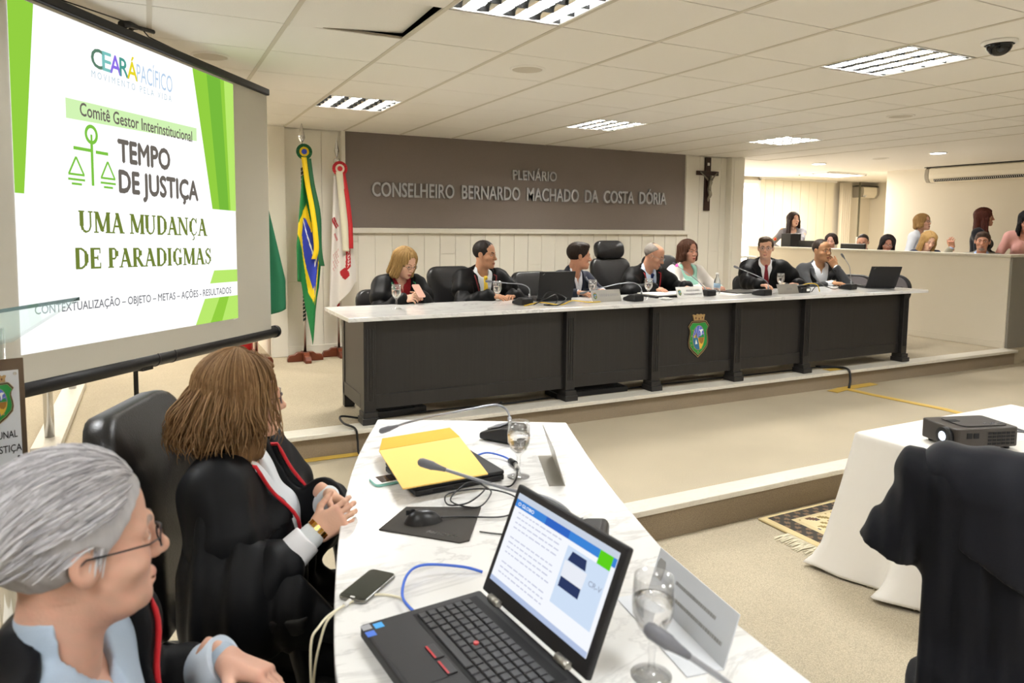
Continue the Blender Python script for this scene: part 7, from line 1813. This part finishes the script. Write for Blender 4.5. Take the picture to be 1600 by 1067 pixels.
hb = local_of((9.68, 5.55, DAIS_Z), PX+0.4)
gperson('bearded man in beige suit and pink tie raising a hand, seated behind the parapet', 9.68, 5.55, PX+0.4, skin='#b9856a', s=0.99, hs=0.50, lean=0.02, head=(0.12, 0.0, -0.05), hair=('side', '#2e221c', '#574438', {'vol': 0.006}), face={'beard': '#7d716a', 'brow': '#3a2a22', 'wid': 1.05}, wear='suit', col='#8d8776', shirt='#9db4dc', tie='#b84a5e', vdeep=0.20,
        arms={'R': (hb((9.45, 5.80, 1.34)), (0.8, -0.2, -1)), 'L': (hb((9.4, 5.4, 1.12)), (-0.8, -0.2, -1))}, hands={'R': {'dir': (0.1, 0.35, 1), 'back': (0.3, 1, -0.2), 'curl': (0.5, 0.7, 0.5), 'h': .0045}, 'L': {'h': .005}})
gperson('woman with straight black hair in a pink top looking down at the right edge', 10.0, 5.22, PX+0.55, skin='#c98f7a', sex='f', s=0.98, stand=True, lean=0.20, head=(0.1, 0.40, 0), hair=('long', '#08080a', '#1a1718', {'L': 0.26, 'vol': 0.010}), glasses='#6a5a58', face={'lips': '#b8383f'}, wear='blouse', col='#d19a90', vdeep=0.40)
# counter and monitors behind the parapet
t = thing('gallery_counter', 'narrow counter along the inside of the gallery parapet', 'counter', (9.38, 6.95, DAIS_Z)); MB().box((-0.16, -1.9, 1.0), (0.16, 1.9, 1.03)).build('top', M['plank'], t)
for y in (-1.8, 0, 1.8): MB().box((-0.14, y-0.02, 0), (0.14, y+0.02, 1.0)).build('support', M['plank'], t)
def monitor(label, y, w, h_, rz=0.0, z=1.195):
    t = thing('monitor', label, 'monitor', (9.40, y, z), rz+PX, 'gallery monitors')
    MB().box((-w/2, -0.012, 0.06), (w/2, 0.02, 0.06+h_)).build('screen_case', M['black'], t, bevel=0.008); MB().box((-0.03, 0.0, 0.0), (0.03, 0.02, 0.08)).build('neck', M['black'], t); MB().box((-0.10, -0.07, 0), (0.10, 0.07, 0.012)).build('base', M['black'], t)
monitor('black monitor back on the parapet beside the floral blouse', 8.02, 0.46, 0.13)
monitor('low dark monitor back on the parapet before the man with short dark hair', 7.25, 0.42, 0.10)
t = thing('computer_tower', 'small dark upright box on the parapet in front of the floral blouse', 'computer', (9.40, 8.42, 1.195), PX); MB().box((-0.10, -0.12, 0), (0.10, 0.12, 0.30)).build('case', M['black'], t, bevel=0.006); MB().box((-0.085, -0.122, 0.03), (0.085, -0.12, 0.27)).build('front_panel', M['mic_grey'], t)

# ---------------------------------------------------------------- foreground woman
loc, rz = (0.245, 2.10, 0.0), -2.02
L = local_of(loc, rz)
fwm = person('woman with wavy light brown hair and glasses in a red-corded black robe, seen from behind', loc, rz, skin='#deb198', sex='f', s=0.97, hs=0.315, lean=-0.10, head=(0.36, 0.02, 0.0), twist=0.0, hair=None, face={'brow': '#6a4c34'}, glasses='#4a4048', fat=0.035,
       wear='robe', col='#0a0b0e', shirt='#dfe4e8', trim='#c01e28', vdeep=0.02, vw=0.085, h=0.006, hh=0.0024, sleeve=(0.080, 0.090, 0.07), sleeve_to={'R': 0.45, 'L': 0.75}, shoulders=0.175,
       arms={'R': (L((0.368, 1.868, 0.735)), (0.55, -0.35, -1)), 'L': (L((0.44, 2.035, 0.765)), (-0.8, -0.3, -1))},
       hands={'R': {'dir': L((0.368+0.062, 1.868+0.06, 0.735+0.055)) if False else (-0.30, 0.78, 0.42), 'back': (0.85, 0.25, 0.35), 'curl': (0.45, 0.55, 0.4), 'h': 0.0026, 'thumb': 0.2}, 'L': {'dir': (0.45, 0.75, -0.25), 'back': (-0.6, 0.5, 0.6), 'curl': (0.5, 0.6, 0.5), 'h': 0.0026}})
T, J, HMx = fwm['T'], fwm['J'], fwm['HM']
# wide gown sleeve and white shirt cuff of the near arm
S_, E_, W_ = J['R']
Fs = Field(np.minimum(np.minimum(S_, E_), W_)-0.28, np.maximum(np.maximum(S_, E_), W_)+0.2, 0.006)
dn = Vector((0, 0, -1))
Fs.op(cap(S_, S_+(E_-S_)*0.9+dn*0.02+Vector((0.02, 0, 0)), 0.078, 0.095))
mid_ = E_+(W_-E_)*0.42+dn*0.03
Fs.op(cap(S_+(E_-S_)*0.9, mid_, 0.095, 0.085), 0.05)
Fs.op(cap(E_+dn*0.06+Vector((0.02, -0.04, 0)), mid_+dn*0.09, 0.075, 0.06), 0.07)
Fs.op(cap(S_+(E_-S_)*0.55+Vector((0.02, -0.05, -0.05)), E_+Vector((0.03, -0.06, -0.13)), 0.06, 0.05), 0.06)
Fs.op(cap(E_+dn*0.05, Vector((0.045, 1.885, 0.64)), 0.070, 0.045), 0.08)
X, Y, Z = Fs.ax[0][:, None, None], Fs.ax[1][None, :, None], Fs.ax[2][None, None, :]
Fs.F += 0.007*np.sin(Y*62+X*20+1.2*np.sin(Z*9))+0.003*np.sin(Y*130+Z*14)
fd = (W_-E_).normalized()
pc = E_+(W_-E_)*0.62
Fs.op((lambda X, Y, Z: -((X-pc.x)*fd.x+(Y-pc.y)*fd.y+(Z-pc.z)*(fd.z)), (-9,)*3, (9,)*3), 0.004, sub=True)
v, q = Fs.mesh(); np_mesh('wide_sleeve', relax(v, q, 3), q, cloth_mat('#0a0b0e', 0.55, 0.0), T)
Fc_ = Field(np.minimum(E_, W_)-0.12, np.maximum(E_, W_)+0.12, 0.004)
Fc_.op(cap(E_+(W_-E_)*0.35, E_+(W_-E_)*0.90, 0.052, 0.042)); pe = E_+(W_-E_)*0.90
Fc_.op((lambda X, Y, Z: -((X-pe.x)*fd.x+(Y-pe.y)*fd.y+(Z-pe.z)*fd.z), (-9,)*3, (9,)*3), 0.002, sub=True)
X, Y, Z = Fc_.ax[0][:, None, None], Fc_.ax[1][None, :, None], Fc_.ax[2][None, None, :]
Fc_.F += 0.0018*np.sin(X*90+Z*70)
v, q = Fc_.mesh(); np_mesh('shirt_cuff', relax(v, q, 2), q, cloth_mat('#eeeef2', 0.75, 0.1), T)
wb = MB(); a0 = W_+fd*0.010; ax_ = fd.orthogonal().normalized(); ay_ = fd.cross(ax_)
for k in range(16):
    a = 2*PI*k/16; c = a0+ax_*0.0315*math.cos(a)+ay_*0.0305*math.sin(a)
    wb.box((-0.0045, -0.007, -0.0018), (0.0045, 0.007, 0.0018), 0, frame(c, ay_*math.cos(a)-ax_*math.sin(a), fd))
wb.build('bracelet_watch', mat('gold', '#d8a850', rough=0.25, metal=1.0), T)

# hair made of many locks
def locks(name, HM_, par, m_list, specs, base=None, base_mat=None):
    if base: 
        v, q = base; hair_o = np_mesh('hair', xform(relax(v, q, 2, 0.4), HM_), q, base_mat, par)
    else: hair_o = None
    mb = MB()
    for P_, r0, r1, mi in specs:
        n = len(P_); R_ = [r0*(0.35+0.65*math.sin(min(1, (i+0.6)/(n*0.35))*PI/2))*(1 if i < n*0.6 else 1-(i-n*0.6)/(n*0.4)*0.85) for i in range(n)]
        # flattened ribbon-like tube
        mb.tube(P_, R_, 5, mi, caps=False)
    o = mb.build(name, m_list, hair_o if hair_o else par, M=HM_); return hair_o
r_ = random.Random(21)
specs = []
def scalp(th, ph, k=1.0):
    """point on the scalp ellipsoid; th azimuth (0 = front, + = right), ph from the crown"""
    return Vector((0.083*k*math.sin(ph)*math.sin(th), -0.020+0.101*k*math.sin(ph)*math.cos(th), 0.040+0.090*k*math.cos(ph)))
for n in range(2100):
    th = r_.uniform(-PI, PI)
    if abs(th) < 1.15 and not (0.6 < abs(th) and n % 9 == 0): continue
    ph0 = r_.uniform(0.05, 0.55) if n % 3 else r_.uniform(0.5, 1.3); k = 1.185+r_.uniform(0, 0.06)
    pts = []; ph_end = r_.uniform(1.25, 1.75)
    for i in range(6):
        ph = ph0+(ph_end-ph0)*i/5; pts.append(scalp(th, ph, k+0.04*i/5))
    p = pts[-1]; back = abs(th) > 1.7
    ln = r_.uniform(0.13, 0.205)*(1.0 if back else 0.95); fl = r_.uniform(0.25, 1.0)
    out = Vector((math.sin(th), math.cos(th), 0)); w0 = r_.uniform(0, 6.28); tang = Vector((math.cos(th), -math.sin(th), 0)); wv = math.sin(th*5)*0.8
    for i in range(1, 13):
        t = i/12
        off = -0.012*t+0.062*fl*math.sin(max(0, t-0.15)*PI*0.62)*(1.35 if back else 0.55)
        pts.append(p+Vector((0, 0, -ln*(t-0.10*t*t)))+out*(off+0.007*math.sin(wv+w0*0.25+t*9.0)*t)+tang*0.010*math.sin(w0+t*6.5)*t)
    specs.append((pts, r_.uniform(0.0015, 0.0033), 0, r_.randrange(3)))
hm1, hm2, hm3 = hair_mat('#62472e', '#84643f'), hair_mat('#6e5135', '#94734c'), hair_mat('#7c5e40', '#a98860')
locks('hair_locks', HMx, T, [hm1, hm2, hm3], specs, hair_mesh(0.004, 'long', L=0.15, vol=0.012, wav=0.010, open_face=True), hm1)
office_chair('high black leather armchair of the woman with wavy light brown hair', (0.305, 2.075, 0.0), -2.02+0.05, back_h=0.64, back_w=0.46, seat_z=0.365, tilt=0.20, group='black leather armchairs')

# ---------------------------------------------------------------- foreground man
loc, rz = (-0.135, 1.175, 0.0), -1.80
L = local_of(loc, rz)
fmn = person('grey-haired man with glasses and a red-corded black robe in the left foreground, in profile', loc, rz, skin='#d2a590', sleeve_to={'L': 0.60}, s=1.0, hs=0.315, lean=0.0, head=(0.44, 0.0, 0.0), collar=0.03, hair=None, face={'brow': '#8d8078', 'lips': '#b57a6c', 'wid': 1.04, 'age': 1}, glasses='#2a2a2e', fat=0.03,
       wear='robe', col='#0b0c10', shirt='#a9b9cb', trim='#c01e28', vdeep=0.12, vw=0.158, h=0.006, hh=0.0022, sleeve=(0.078, 0.080, 0.066), cape=False,
       arms={'R': (L((0.0, 0.90, 0.50)), (0.7, -0.3, -1)), 'L': (L((0.10, 1.375, 0.735)), (-0.35, -1, -0.6))},
       hands={'R': {'h': 0.003, 'back': (0, 0, 1)}, 'L': {'dir': (0.40, 1.0, -0.30), 'back': (-0.35, 0.1, 0.9), 'curl': (0.35, 0.5, 0.4), 'h': 0.0024, 'thumb': 0.25}})
T, J, HMx = fmn['T'], fmn['J'], fmn['HM']
S_, E_, W_ = J['L']
mb = MB(); mb.cyl(E_+(W_-E_)*0.78, E_+(W_-E_)*1.0, 0.047, 0.045, n=32); mb.build('shirt_cuff', cloth_mat('#cfdcec', 0.7, 0.1), T)
specs = []
for n in range(2600):
    th = r_.uniform(-PI, PI)
    ph0 = r_.uniform(0.0, 1.35) if abs(th) < 1.9 else r_.uniform(0.0, 1.85)
    p0 = scalp(th, ph0, 1.085)
    if p0.y*0.78-p0.z*0.62 > -0.004: continue
    # hair combed back and down
    pts = [p0]; d = Vector((0, -1, -0.15)); cur = p0
    ln = r_.uniform(0.05, 0.085)
    for i in range(7):
        nrm = Vector((cur.x/0.083**2, (cur.y+0.02)/0.101**2, (cur.z-0.04)/0.09**2)).normalized()
        dd = Vector((0.35*cur.x/0.08, -1.0, -0.35-0.8*max(0, -cur.y-0.05)*8)); dd = (dd-nrm*dd.dot(nrm)).normalized()
        cur = cur+dd*ln/7+nrm*(0.0016 if i < 3 else 0.0004)+Vector((r_.uniform(-1, 1), r_.uniform(-1, 1), r_.uniform(-1, 1)))*0.0012
        if cur.z < -0.085: break
        pts.append(cur.copy())
    if len(pts) > 3: specs.append((pts, r_.uniform(0.0012, 0.0025), 0, r_.randrange(3)))
for n in range(170):          # sideburns, hair over the ears and a soft front hairline
    sd = r_.choice((-1, 1)); kind = n % 3
    if kind == 0: p0 = Vector((sd*r_.uniform(0.076, 0.081), r_.uniform(0.002, 0.022), r_.uniform(0.0, 0.04))); dv = Vector((sd*0.05, -0.25, -1)); ln = r_.uniform(0.018, 0.035)
    elif kind == 1: p0 = Vector((sd*0.086, r_.uniform(-0.04, 0.01), r_.uniform(0.015, 0.05))); dv = Vector((sd*0.10, -1, -0.45)); ln = r_.uniform(0.03, 0.05)
    else:
        x = r_.uniform(-0.06, 0.06); p0 = Vector((x, 0.078-6.0*x*x*1.2, 0.076-3.0*x*x)); dv = Vector((0.5*x/0.06+0.3, -1, 0.75)); ln = r_.uniform(0.02, 0.04)
    dv.normalize(); specs.append(([p0+dv*ln*i/5+Vector((0, 0, 0.003*math.sin(i))) for i in range(6)], r_.uniform(0.0010, 0.0020), 0, r_.randrange(3)))
g1, g2, g3 = hair_mat('#a5a3a6', '#c4c2c5'), hair_mat('#b9b8bb', '#dddbde'), hair_mat('#949296', '#b0aeb1')
locks('hair_locks', HMx, T, [g1, g2, g3], specs, hair_mesh(0.0032, 'short', vol=0.007, cut=0.016), g1)
office_chair('black leather armchair of the grey-haired man, mostly outside the left edge', (-0.20, 1.19, 0.0), -1.80, back_h=0.46, back_w=0.48, seat_z=0.34, tilt=0.10, group='black leather armchairs')

# ---------------------------------------------------------------- black robe hung over a chair at the right edge
A_, B_ = Vector((1.815, 1.17, 0.93)), Vector((2.06, 0.72, 0.93))
ab = (B_-A_).normalized(); bkd = Vector((-ab.y, ab.x, 0))     # bkd points away from the camera side
cz = office_chair('black chair hidden under the robe hung at the right edge of the photo', tuple((A_+B_)/2+bkd*0.30+Vector((0, 0, PIT_Z-0.93))), math.atan2(ab.y, ab.x), back_h=0.50, back_w=0.42, seat_z=0.46, arms=False, tilt=0.05, handle=False, group='black leather armchairs')
Fr = Field((1.45, 0.25, PIT_Z), (2.45, 1.45, 1.05), 0.008)
Rt = np.array(((ab.x, bkd.x, 0), (ab.y, bkd.y, 0), (0, 0, 1)), np.float32)
mid = (A_+B_)/2
Fr.op(cap(A_+Vector((0, 0, -0.02)), B_, 0.060, 0.065))
Fr.op(boxp(mid+Vector((0, 0, -0.36)), (0.245, 0.075, 0.36), Rt, 0.06), 0.05)
Fr.op(boxp(mid+Vector((0, 0, -0.80)), (0.235, 0.10, 0.32), Rt, 0.08), 0.06)
sl0 = A_+ab*0.02+Vector((0, 0, -0.05)); sl1 = A_-ab*0.055+Vector((0, 0, -0.25))
Fr.op(cap(sl0, sl1, 0.062, 0.078), 0.03)
X, Y, Z = Fr.ax[0][:, None, None], Fr.ax[1][None, :, None], Fr.ax[2][None, None, :]
u_ = X*ab.x+Y*ab.y
Fr.F += (0.005+0.012*np.clip((0.7-Z)/0.8, 0, 1))*np.sin(u_*72+1.5*np.sin(Z*5))+0.003*np.sin(u_*150+Z*8)
sd_ = (sl1-sl0).normalized(); pe2 = sl1+sd_*0.005
Fr.op((lambda X, Y, Z: np.maximum(-((X-pe2.x)*sd_.x+(Y-pe2.y)*sd_.y+(Z-pe2.z)*sd_.z), ((X-A_.x)*ab.x+(Y-A_.y)*ab.y+0.0*Z)-0.03), (1.4, 0.9, 0.4), (2.0, 1.5, 0.75)), 0.004, sub=True)
Fr.op((lambda X, Y, Z: Z-(PIT_Z+0.03)+0*X+0*Y, (-9,)*3, (9,)*3), 0, sub=True)
rb = thing('robe', 'black robe hung over a chair at the right edge, before the white-clothed table', 'robe', (mid.x, mid.y, PIT_Z))
RI = Vector((-mid.x, -mid.y, -PIT_Z))
v, q = Fr.mesh(); np_mesh('gown', relax(v, q, 3)+np.array(RI, np.float32), q, cloth_mat('#0f1016', 0.7, 0.1), rb)
Fr2 = Field((1.45, 0.25, 0.40), (2.45, 1.45, 1.08), 0.008)
Fr2.op(cap(A_+ab*0.07+Vector((0, 0, -0.005)), B_, 0.072, 0.078)); Fr2.op(boxp(mid+ab*0.05+Vector((0, 0, -0.22)), (0.215, 0.088, 0.22), Rt, 0.06), 0.05)
X, Y, Z = Fr2.ax[0][:, None, None], Fr2.ax[1][None, :, None], Fr2.ax[2][None, None, :]
u_ = (X-A_.x)*ab.x+(Y-A_.y)*ab.y
Fr2.F += 0.004*np.sin(u_*60+1.5*np.sin(Z*7))
Fr2.op((lambda X, Y, Z: Z-(0.80-0.55*((X-A_.x)*ab.x+(Y-A_.y)*ab.y)), (1.4, 0.2, 0.3), (2.5, 1.5, 1.1)), 0.004, sub=True)
v, q = Fr2.mesh(); np_mesh('cape', relax(v, q, 3)+np.array(RI, np.float32), q, cloth_mat('#17181f', 0.65, 0.15), rb)
